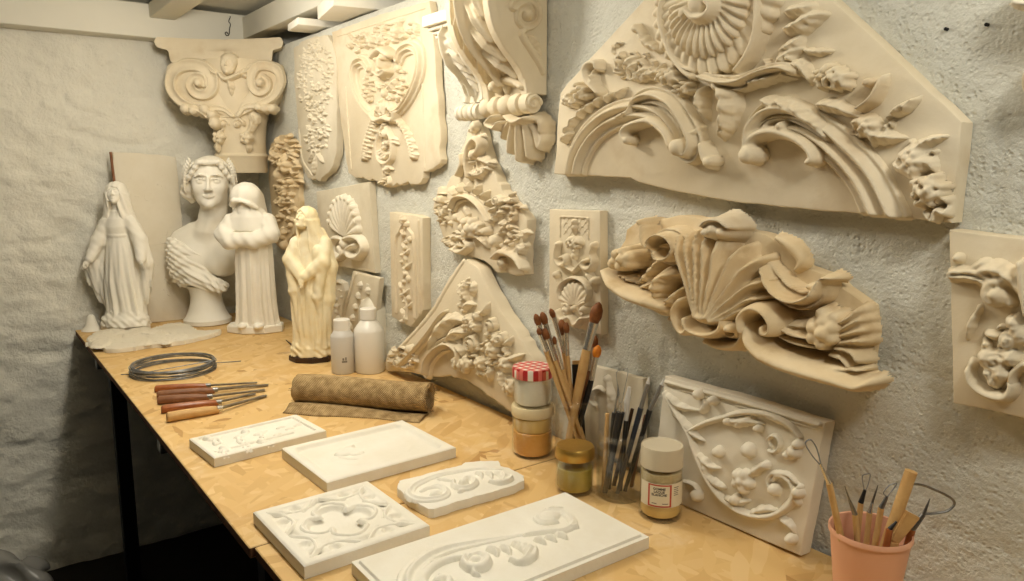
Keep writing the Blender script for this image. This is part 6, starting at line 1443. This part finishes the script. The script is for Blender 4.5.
front1 = [(252,-90), (254,-40), (258,15), (268,68), (292,122), (328,176), (360,224), (380,270), (388,322)]
mtc = M['plaster_warm']
t, pl, Rv, o0, rc = console('large scroll console with acanthus front and shell below, centre of the wall', -1.81, .16, front1, 1.86, (383,352), .0205, mtc, True)
Rv.base = 0; Rv.spiral((372,48), 58, 1.9, 18, .018, a0=2.6, dirn=-1, prof='hollow', asp=.9); Rv.stroke([(372,100), (352,115), (385,170), (412,215), (425,250)], [8, 14, 14, 8], .010); Rv.leaf([(380,120), (405,150), (425,215)], 18, .012, 5)
o = Rv.part('side_volute', t, mtc); o.matrix_basis = Matrix.Translation(-Vector(o0)) @ pl.matrix()
Rv.spiral((388,352), 26, 1.4, 9, .008, prof='round', asp=1); o = Rv.part('roll_spiral', t, mtc); o.matrix_basis = Matrix.Translation(-Vector(o0)) @ pl.matrix() @ Matrix.Translation((0,0,.003))
pw = Plane((0, -1.81, 1.6), (0,-1,0), (0,0,1)); Rw = Relief(pw, 0, .0018, Qq, lift=.45)
for pts, w, h in (([(350,410), (318,440), (296,470)], 17, .058), ([(360,410), (335,465), (318,518)], 18, .06), ([(370,410), (358,475), (347,545)], 19, .058), ([(380,410), (384,475), (380,535)], 18, .05), ([(388,410), (408,455), (412,505)], 16, .04)):
    Rw.stroke(pts, [w*.6, w, w*1.2, w*.8], [h*1.1, h, h*.9, h*.8], 'round', n=30)
for pts, w, h in (([(290,400), (270,425), (295,440), (310,420)], 15, .075), ([(330,400), (360,420), (395,405)], 16, .07), ([(400,395), (425,420), (428,450)], 18, .035), ([(410,440), (430,470), (425,500)], 16, .03)): Rw.stroke(pts, [w*.8, w, w*.7], h)
o = Rw.part('shell_pendant', t, mtc, blur=2); o.matrix_basis = Matrix.Translation(-Vector(o0)) @ pw.matrix()
Rw.stroke([(290,285), (310,275), (350,280), (378,300)], [18, 26, 28, 20], .06); Rw.ball((285,300), 20, .07); Rw.stroke([(290,300), (300,325)], [10, 8], .05); o = Rw.part('curled_leaf_tip', t, mtc); o.matrix_basis = Matrix.Translation(-Vector(o0)) @ pw.matrix()
front2 = [(146,112), (150,150), (160,185), (182,215), (205,245), (222,280), (230,320), (228,345)]
t, pl, Rv, o0, rc = console('small scroll console with an acanthus front, left of the large console', -1.605, .085, front2, 1.738, (208,380), .0175, M['plaster_pale'], False)
bm = bmesh.new()
for z0_, z1_, d in ((1.737, 1.745, .074), (1.745, 1.752, .082), (1.752, 1.760, .092), (1.760, 1.784, .104)): add_box(bm, (-d/2, -1.568+.0, (z0_+z1_)/2), (d, .152 if d > .1 else .128+(.104-.104)+d*.15, z1_-z0_), .0015, 1)
for v in bm.verts: v.co -= Vector(o0)
bm_obj('cornice', bm, M['plaster_pale'], t, smooth=30)
# ------------------------------------------------------------------ figures in plaster (units: photo pixels at the figure's distance)
def leaning(fn, k): return lambda X, Y, Z: fn(X-k*Z, Y, Z)
def octagon(name, r, h, k, mat, parent, squash=1.0, rot=.39):
    bm = bmesh.new(); rings = []
    for r_, z_ in ((r*.97, .3), (r, 1.0), (r, h-1.2), (r*.95, h)): rings.append([bm.verts.new((r_*k*math.cos(rot+q*PI/4), r_*k*squash*math.sin(rot+q*PI/4), z_*k)) for q in range(8)])
    for a, b in zip(rings, rings[1:]):
        for q in range(8): bm.faces.new((a[q], a[(q+1) % 8], b[(q+1) % 8], b[q]))
    bm.faces.new(rings[0][::-1]); bm.faces.new(rings[-1]); return bm_obj(name, bm, mat, parent, smooth=25)
def rock(X, Y, Z, r, h0, h1, ry=.75):
    d = loft(X, Y, Z, [(h0, 0, 0, r, r*ry), ((h0+h1)*.5, 0, 0, r*.97, r*ry*.97), (h1, 0, 0, r*.72, r*ry*.72)]); return d+1.1*np.sin(X*.55+Z*.3)*np.sin(Y*.5+1)*np.sin(Z*.6+X*.2)
def hand(X, Y, Z, w, tip, side, s=1.0, spread=.35):
    """palm and five separate fingers from wrist w towards tip; side: direction across the palm, the thumb leaves at its +side"""
    w, tip, side = map(lambda q: np.array(q, float), (w, tip, side)); d = (tip-w)/np.linalg.norm(tip-w); L = np.linalg.norm(tip-w); side = side/np.linalg.norm(side)
    r = cap(X, Y, Z, w, w+d*L*.5, 1.5*s, 1.9*s); r = smin(r, cap(X, Y, Z, w+d*L*.45-side*1.2*s, w+d*L*.45+side*1.2*s, 1.2*s), .6)
    for i, ln in enumerate((.92, 1.0, .95, .78)):
        a = w+d*L*.5+side*(1.5-i)*1.05*s; m_ = a+d*L*ln*.3+side*(1.5-i)*spread*s; e = m_+d*L*ln*.28; r = smin(r, np.minimum(cap(X, Y, Z, a, m_, .62*s, .58*s), cap(X, Y, Z, m_, e, .58*s, .42*s)), .25)
    a = w+d*L*.15+side*1.6*s; m_ = a+d*L*.25+side*1.3*s; e = m_+d*L*.22+side*.2*s
    return smin(r, np.minimum(cap(X, Y, Z, a, m_, .7*s, .6*s), cap(X, Y, Z, m_, e, .6*s, .45*s)), .5)
# ---- open armed white statue with open arms
P = on_table(126, 330); rz, k = figure_frame(P)
vir = thing('veiled_woman_statue', 'white statue of a veiled woman with open arms, leftmost on the table', 'statue', P, rz); mv = M['plaster_bust']
octagon('plinth', 24, 7, k, mv, vir, .6)
def vfn(X, Y, Z):
    t = np.clip((98-Z)/55, 0, 1)
    fold = lambda th, z: t*(.10*(1-1.6*np.abs(np.sin(5.5*th+1.2*np.sin(z*.035))))+.045*np.sin(17*th+z*.05))
    dress = loft(X, Y, Z, [(16,1,0,18,13), (30,0,0,17,12.5), (50,-2,-1,16.5,12), (70,-3,-1,14.5,11), (86,-4,-1,12.5,9.5), (95,-4.5,-1,10,8.2), (103,-5,-1,11.5,8.8), (111,-5,0,12,8), (117,-5.5,1,7.5,6), (123,-6,1,4.5,4.5)], fold)
    belt = np.abs(loft(X, Y, Z, [(93,-4.5,-1,10.4,8.6), (97,-4.5,-1,10.4,8.6)])+.2)-.5; dress = smin(dress, np.maximum(belt, np.abs(Z-95)-1.4), .6)
    Yc = Y+.007*(X+4)**2
    cf = lambda th, z: .05*np.sin(13*th+z*.05)+.03*np.sin(23*th-z*.04)
    cloak = loft(X, Yc, Z, [(16,1,5,17,9), (27,-1,5,22,9), (36,-2,5,26.5,9), (49,-4,5,30,9), (62,-6,6,32,8.5), (68,-6,6,31,7.5), (78,-6,6,29,7.5), (88,-5,6,26,7.5), (98,-4.5,5,22,8), (106,-4.5,3,18,8.5), (113,-5,2,13,8), (119,-5.5,2,8.5,7.5)], cf)
    cloak = np.where(Z < 72, cloak+.35*np.sin(X*.9+Z*.1)*np.clip((70-Z)/30, 0, 1), cloak)
    d = smin(dress, cloak, 1.2)
    for sx in (-1, 1):
        S, E_, H_ = ((-16,0,108), (-23,-4,90), (-27,-12,73)) if sx < 0 else ((7,0,108), (17,-3,90), (22,-11,72))
        slv = chain(X, Y, Z, [S, E_, H_], [6.2, 6.6, 4.4], 2.5)+.25*np.sin(Z*.75+X*.5)*np.sin(Y*.6)
        drape = chain(X, Y, Z, [E_, (E_[0]+sx*7, E_[1]+1, 68), (E_[0]+sx*4, 2, 40)], [6, 5.5, 3.6], 3)+.35*np.sin(X*1.3+Z*.1)
        d = smin(d, smin(slv, drape, 2), 2.2)
        d = smin(d, hand(X, Y, Z, H_, (H_[0]+sx*4, H_[1]-5, H_[2]-9), (sx*.5, -.6, .3)), .8)
    x, y, z = turned(X, Y, Z, (-6.2,-1.5,135), 21.5, 8, 14, -6); d = smin(d, head_sdf(x, y, z)*21.5, 1.0)
    d = smin(d, cap(X, Y, Z, (-6,0,116), (-6.2,-.5,126), 4.2, 4.0), 1.5)
    return smin(d, rock(X, Y, Z, 23, 5.5, 20), 1.2)
sdf_part('figure', leaning(vfn, 0.058), (-50,-28,4), (48,24,152), .85, k, mv, vir)
def vveil(X, Y, Z):
    x, y, z = turned(X, Y, Z, (-6.2,-1.5,135), 21.5, 8, 14, -6)
    v = ell(x, y, z, (0,.10,.10), (.46,.52,.50))*21.5; v = smin(v, loft(X, Y, Z, [(101,-5,3,19,9.5), (110,-5,3,16,10), (120,-6,2,13,10.5), (130,-6,1,11.5,10.5), (136,-6,1,11,10.5)], lambda th, z_: .05*np.sin(9*th+z_*.2)), 2.5)
    face = np.sqrt((x/.25)**2+((z+.12)/.37)**2)-1; v = smax(v, -np.maximum(face*.3*21.5, (y+.16)*21.5), .6)
    nk = np.maximum(np.maximum(np.abs(X+6)-4.8, Y+1.5), np.maximum(100-Z, Z-128)); v = smax(v, -nk, .8)
    return v+.25*np.sin(X*1.3+Z*.3)
sdf_part('veil', leaning(vveil, 0.058), (-24,-16,100), (24,18,156), .75, k, mv, vir)

# ---- hooded monk
P = on_table(256, 331); rz, k = figure_frame(P)
mk = thing('monk_statue', 'white statue of a hooded monk with folded arms, right of the bust', 'statue', P, rz)
octagon('plinth', 29, 8, k, mv, mk, .62, .5)
def mfn(X, Y, Z):
    fold = lambda th, z: np.clip((98-z)/25, 0, 1)*(.07*(1-1.6*np.abs(np.sin(6*th+.3*np.sin(z*.04))))+.03*np.sin(21*th))
    d = loft(X, Y, Z, [(6.5,2,0,22,15.5), (12,2,0,20.5,15), (30,1,0,19,14.5), (60,0,0,18,14), (85,-1,0,17.5,13), (100,-3,0,18.5,12.5), (112,-5,0,18,12), (120,-6,0,13,10), (128,-7,0,9,8.5)], fold)
    cape = loft(X, Y, Z, [(101,-4,0,22.5,14), (105,-4,0,22.5,14), (114,-5,0,19.5,13), (122,-6,0,13,10.5)], lambda th, z: .04*np.sin(7*th)); d = smin(d, cape, .8)
    for A in ([(14,-2,110), (18,-8,97), (4,-16,92), (-12,-16,94)], [(-22,-2,110), (-27,-8,98), (-18,-16,91), (-4,-17,93)]):
        sl = chain(X, Y, Z, A, [7.5, 8.5, 7.6, 6.2], 2.5)+.35*np.sin(X*.6+Z*.45); d = smin(d, sl, 1.2)
    d = smin(d, cap(X, Y, Z, (0,-14,86), (2,-15,12), 1.4), .6)+.0*X
    for A in ((-8,-14,8), (8,-15,8)): d = smin(d, ell(X, Y, Z, A, (5,7,3)), 1)
    x, y, z = turned(X, Y, Z, (-9.5,-1.5,127), 17, -6, 22); d = smin(d, head_sdf(x, y, z)*17, .8)
    beard = ell(x, y, z, (0,-.22,-.50), (.2,.2,.22))*17; return smin(d, beard, 1.5)
sdf_part('figure', leaning(mfn, 0.04), (-40,-30,5), (32,22,152), .85, k, mv, mk)
def mhood(X, Y, Z):
    v = ell(X, Y, Z, (-8,0,133), (15,14.5,14.5)); v = smin(v, loft(X, Y, Z, [(112,-6,2,17,13), (118,-7,1,14,12.5), (128,-8,1,13.5,12.5)]), 3)
    v = smin(v, cap(X, Y, Z, (-2,8,130), (4,12,112), 9, 6), 4)
    v = smin(v, chain(X, Y, Z, [(-20,-8,126), (-15,-13.5,130), (-8,-15,129.5), (0,-13,127), (5,-8,123)], [2.0, 2.2, 2.2, 2.2, 2.0], 1), 1.5)
    op = ell(X, Y, Z, (-10,-14,120.5), (10.5,13,8.2)); return smax(v, -op, .7)+.15*np.sin(X*.8)
sdf_part('hood', leaning(mhood, 0.04), (-26,-28,104), (24,24,156), .75, k, mv, mk)

# ---- ivory statue with clasped hands
P = on_table(312, 360); rz, k = figure_frame(P)
ma = thing('praying_woman_statue', 'ivory coloured statue of a veiled woman with clasped hands beside the bottles', 'statue', P, rz); mi = M['plaster_ivory']
octagon('base', 22.5, 6, k, M['dark_wood'], ma, .72, .2)['label'] = 'dark wooden base'
def afn(X, Y, Z):
    fold = lambda th, z: np.clip((118-z)/40, 0, 1)*(.085*(1-1.6*np.abs(np.sin(5*th+z*.02)))+.04*np.sin(17*th-z*.03))
    d = loft(X, Y, Z, [(14,1,0,19,13.5), (24,1,0,18.5,13), (45,0,0,18.5,13), (70,0,0,18.5,13), (92,1,0,18,12), (108,1,0,17,11), (119,0,0,14,9.5), (127,-1,0,9,7.5), (133,-2,0,4.5,4.5)], fold)
    drp = chain(X, Y, Z, [(8,4,127), (13,1,115), (18,-1,94), (17,-2,62), (12,-2,22)], [5.5, 7, 8, 6.5, 4.5], 3)+.3*np.sin(Y*.8+Z*.1+X*.5); d = smin(d, drp, 2)
    for A, S in (([(-13,-2,118), (-18,-6,102), (-6,-14,86)], (-15,-9,72)), ([(14,-2,118), (14,-10,99), (-2,-15,86)], (9,-12,66))):
        sl = chain(X, Y, Z, A, [6.5, 7.2, 4.8], 2.5); hg = chain(X, Y, Z, [A[1], S, (S[0]+1, S[1]+2, S[2]-14)], [6, 4.5, 2], 2); d = smin(d, smin(sl, hg, 2)+.22*np.sin(Z*.5+X*.6), 1.6)
    d = smin(d, hand(X, Y, Z, (-8,-15,88), (-4.5,-19,76), (.8,-.5,0)), .8); d = smin(d, hand(X, Y, Z, (-2,-16,88), (-5,-19.5,76), (-.8,-.5,0)), .8)
    for i in range(4): a = np.array([-16+i*9, -12.5+abs(i-1.5)*1.5, 78-i*4]); d = smin(d, cap(X, Y, Z, a, a+np.array([6-i*2, .5, -46]), 2.2, 1.4), 1.6)
    d = smin(d, ell(X, Y, Z, (9,-10,108), (5,4,8)), 1.5)
    x, y, z = turned(X, Y, Z, (-4.5,-2.5,141), 22, -32, 20, -4); d = smin(d, head_sdf(x, y, z)*22, .9); d = smin(d, cap(X, Y, Z, (-2,0,122), (-4,-1,132), 4.4, 4), 1.5)
    return smin(d, rock(X, Y, Z, 21, 5.5, 24, .7), 1.5)
sdf_part('figure', leaning(afn, 0.03), (-32,-28,4.5), (34,22,156), .8, k, mi, ma)
def aveil(X, Y, Z):
    x, y, z = turned(X, Y, Z, (-4.5,-2.5,141), 22, -32, 20, -4)
    v = ell(x, y, z, (0,.11,.10), (.46,.52,.50))*22; v = smin(v, loft(X, Y, Z, [(104,2,1,19.5,11.5), (114,1,1,17.5,11.5), (124,0,1,14,11), (132,-1.5,0,12,11), (140,-3,0,11.5,11)], lambda th, z_: .05*np.sin(8*th+z_*.12)), 3)
    face = np.sqrt((x/.25)**2+((z+.12)/.37)**2)-1; v = smax(v, -np.maximum(face*.3*22, (y+.14)*22), .6)
    nk = np.maximum(np.maximum(np.abs(X+5.5-(132-Z)*.08)-4.6, Y+3), np.maximum(108-Z, Z-134)); return smax(v, -nk, .8)+.2*np.sin(X*1.2+Z*.25)
sdf_part('veil', leaning(aveil, 0.03), (-26,-18,104), (26,18,160), .75, k, mi, ma)

# ---- classical bust
P = on_table(208, 322.8); rz, k = figure_frame(P)
bu = thing('classical_bust', 'large plaster bust of a woman crowned with laurel, behind the monk', 'bust', P, rz)
bm = bmesh.new(); add_lathe(bm, [(q*k, z*k) for q, z in ((21, .3), (22.5, 1), (22.5, 5), (20.5, 7), (17.5, 13), (15.5, 20), (14.5, 27), (15.5, 33), (17, 38))], 40); bm_obj('socle', bm, mv, bu, smooth=40)
HC, HS = (5.5, -2.0, 139.5), 51.0
def bfn(X, Y, Z):
    x, y, z = turned(X, Y, Z, HC, HS, 17, -2); d = head_sdf(x, y, z, 1.13)*HS
    d = smin(d, chain(X, Y, Z, [(8,2,124), (6,3,108), (3,5,93)], [12, 12.2, 15], 4), 5)
    d = smin(d, cap(X, Y, Z, (10,-8,112), (4,-8,92), 2.2, 2.0), 4)
    ch = ell(X, Y, Z, (3,7,70), (36,17,26)); ch = smin(ch, ell(X, Y, Z, (-24,8,80), (13,12,13)), 8); ch = smin(ch, ell(X, Y, Z, (32,8,80), (13,12,13)), 8)
    ch = smin(ch, chain(X, Y, Z, [(3,6,94), (-14,7,90), (-28,8,82)], [10, 9, 9], 4), 6); ch = smin(ch, chain(X, Y, Z, [(3,6,94), (20,7,90), (36,8,82)], [10, 9, 9], 4), 6)
    for sx in (-1, 1): ch = smin(ch, ell(X, Y, Z, (3+sx*14,-6,62), (13,11,13)), 8)
    ch = smax(ch, 33-Z+.004*(X-3)**2*0, 3); ch = smax(ch, -(X+37), 3); ch = smax(ch, X-47, 3); ch = smax(ch, (33+np.maximum(0, np.abs(X-3)-14)*.35)-Z, 3)
    return smin(d, ch, 5)
sdf_part('bust_body', leaning(bfn, 0.045), (-42,-36,30), (58,30,172), .8, k, mv, bu)
def bhair(X, Y, Z):
    x, y, z = turned(X, Y, Z, HC, HS, 17, -2); ax_ = np.abs(x)
    d = ell(x, y, z, (0,.13,.12), (.41,.42,.36))*HS
    cut = np.maximum((z-(.30-.60*ax_-.2*ax_*ax_))*HS, (y-.02)*HS); d = smax(d, -cut, 1.0)
    for sx in (-1, 1):
        for i in range(5):                        # waved locks swept back from a centre parting
            u_ = i/4.0; pts = [(sx*.015, -.31+.16*i, .365+.035*math.sin(i)), (sx*.15, -.335+.16*i, .33-.05*u_+.05), (sx*.27, -.27+.15*i, .22+.09*u_), (sx*.37, -.17+.10*i, .07+.10*u_), (sx*.43, -.02+.06*i, -.04+.06*u_), (sx*.42, .10+.04*i, -.16+.02*i)]
            q = spline(np.array(pts), 15); d = smin(d, chain(x, y, z, [tuple(p) for p in q], [.05+.022*math.sin(t_*1.1+i) if 0 else .044 for t_ in range(len(q))], .02)*HS, .7)
        d = smin(d, chain(x, y, z, [(sx*.41,.02,-.08), (sx*.43,.12,-.22), (sx*.34,.22,-.36)], [.10, .10, .06], .05)*HS, 1.5)
    return d+.4*np.sin(40*(ax_*.7-z)+10*y)
sdf_part('hair', leaning(bhair, 0.045), (-22,-30,104), (52,34,176), .7, k, mv, bu)
def wreath(sx):
    def fn(X, Y, Z):
        x, y, z = turned(X, Y, Z, HC, HS, 17, -2)
        q = spline(np.array([(sx*.28,-.16,.36), (sx*.35,-.15,.27), (sx*.39,-.13,.17), (sx*.41,-.10,.06), (sx*.42,-.06,-.05), (sx*.41,-.01,-.16)]), 14); d = chain(x, y, z, [tuple(p) for p in q], [.022]*len(q), .02)*HS
        for i, p in enumerate(q[1:]):
            for j in (-1, 0, 1):
                o = np.array([sx*(.055 if j == 0 else .02), -.045*abs(j)-.02+(.05 if j == 0 else 0), .06*j+.04]); c = p+o*.8; dr = np.array([sx*.25, -.45+.3*j, .6]); dr /= np.linalg.norm(dr)
                d = smin(d, np.minimum(cap(x, y, z, c-dr*.01, c+dr*.035, .028, .024), cap(x, y, z, c+dr*.035, c+dr*.075, .024, .006))*HS, .25)
        return d
    return fn
for sx in (-1, 1): sdf_part('laurel_branch', leaning(wreath(sx), .045), ((-30 if sx < 0 else 14),-30,110), ((16 if sx < 0 else 52),18,178), .62, k, mv, bu)
def bdrape(X, Y, Z):
    d = ell(X, Y, Z, (-15,0,60), (23,17,26)); d = smin(d, chain(X, Y, Z, [(-34,6,84), (-26,-4,72), (-6,-12,48), (18,-12,38)], [8, 9, 9, 7], 4), 5)
    d = smax(d, 33-Z, 2.5); d = smax(d, -(X+39), 2); q = (Z-84)+.75*(X+34)
    f = .75*np.sin(.62*(Z+.8*X)+.02*X*X)+.5*np.sin(1.15*(Z+.55*X)); d = d+f
    return smax(d, (Z-(86-.55*np.maximum(0, X+30))), 2)
sdf_part('drapery', leaning(bdrape, 0.045), (-44,-30,30), (38,24,96), .75, k, mv, bu)
# ------------------------------------------------------------------ light
def area(name, loc, size, power, col, target=None, sy=None):
    ld = bpy.data.lights.new(name, 'AREA'); ld.energy = power; ld.color = col; ld.size = size
    if sy: ld.shape = 'RECTANGLE'; ld.size_y = sy
    o = bpy.data.objects.new(name, ld); C.objects.link(o); o.location = loc
    d = Vector(target)-Vector(loc) if target else Vector((0,0,-1)); o.rotation_euler = d.to_track_quat('-Z', 'Y').to_euler(); return o
def bulb(name, loc, rad, power, col):
    ld = bpy.data.lights.new(name, 'POINT'); ld.energy = power; ld.color = col; ld.shadow_soft_size = rad
    o = bpy.data.objects.new(name, ld); C.objects.link(o); o.location = loc; return o
area('bench_soft_fill', (-.47, -1.75, 1.95), .08, 5, (1.0, .94, .82), sy=2.5)  # added long soft light, spreads brightness along the wall without a hot spot
bulb('bench_lamp', (-.50, -1.50, 1.86), .06, 11.8, (1.0, .94, .82))
bulb('corner_fill', (-.46, -.80, 1.89), .06, 5.5, (1.0, .93, .80))  # added fill, brightens the back wall and the corner pieces
bulb('room_fill', (-.42, -3.10, 1.90), .08, 10, (1.0, .97, .88))  # added weaker, cooler fill near the camera, lifts the right wall
w = bpy.data.worlds.new('world'); bpy.context.scene.world = w; w.use_nodes = True
w.node_tree.nodes['Background'].inputs['Color'].default_value = (.9, .88, .8, 1); w.node_tree.nodes['Background'].inputs['Strength'].default_value = .03
sc = bpy.context.scene
sc.view_settings.view_transform = 'Standard'; sc.view_settings.look = 'None'; sc.view_settings.gamma = 1.0; sc.view_settings.use_curve_mapping = False
sc.view_settings.exposure = 0.0
sc.cycles.use_denoising = True; sc.cycles.max_bounces = 6; sc.cycles.transparent_max_bounces = 16
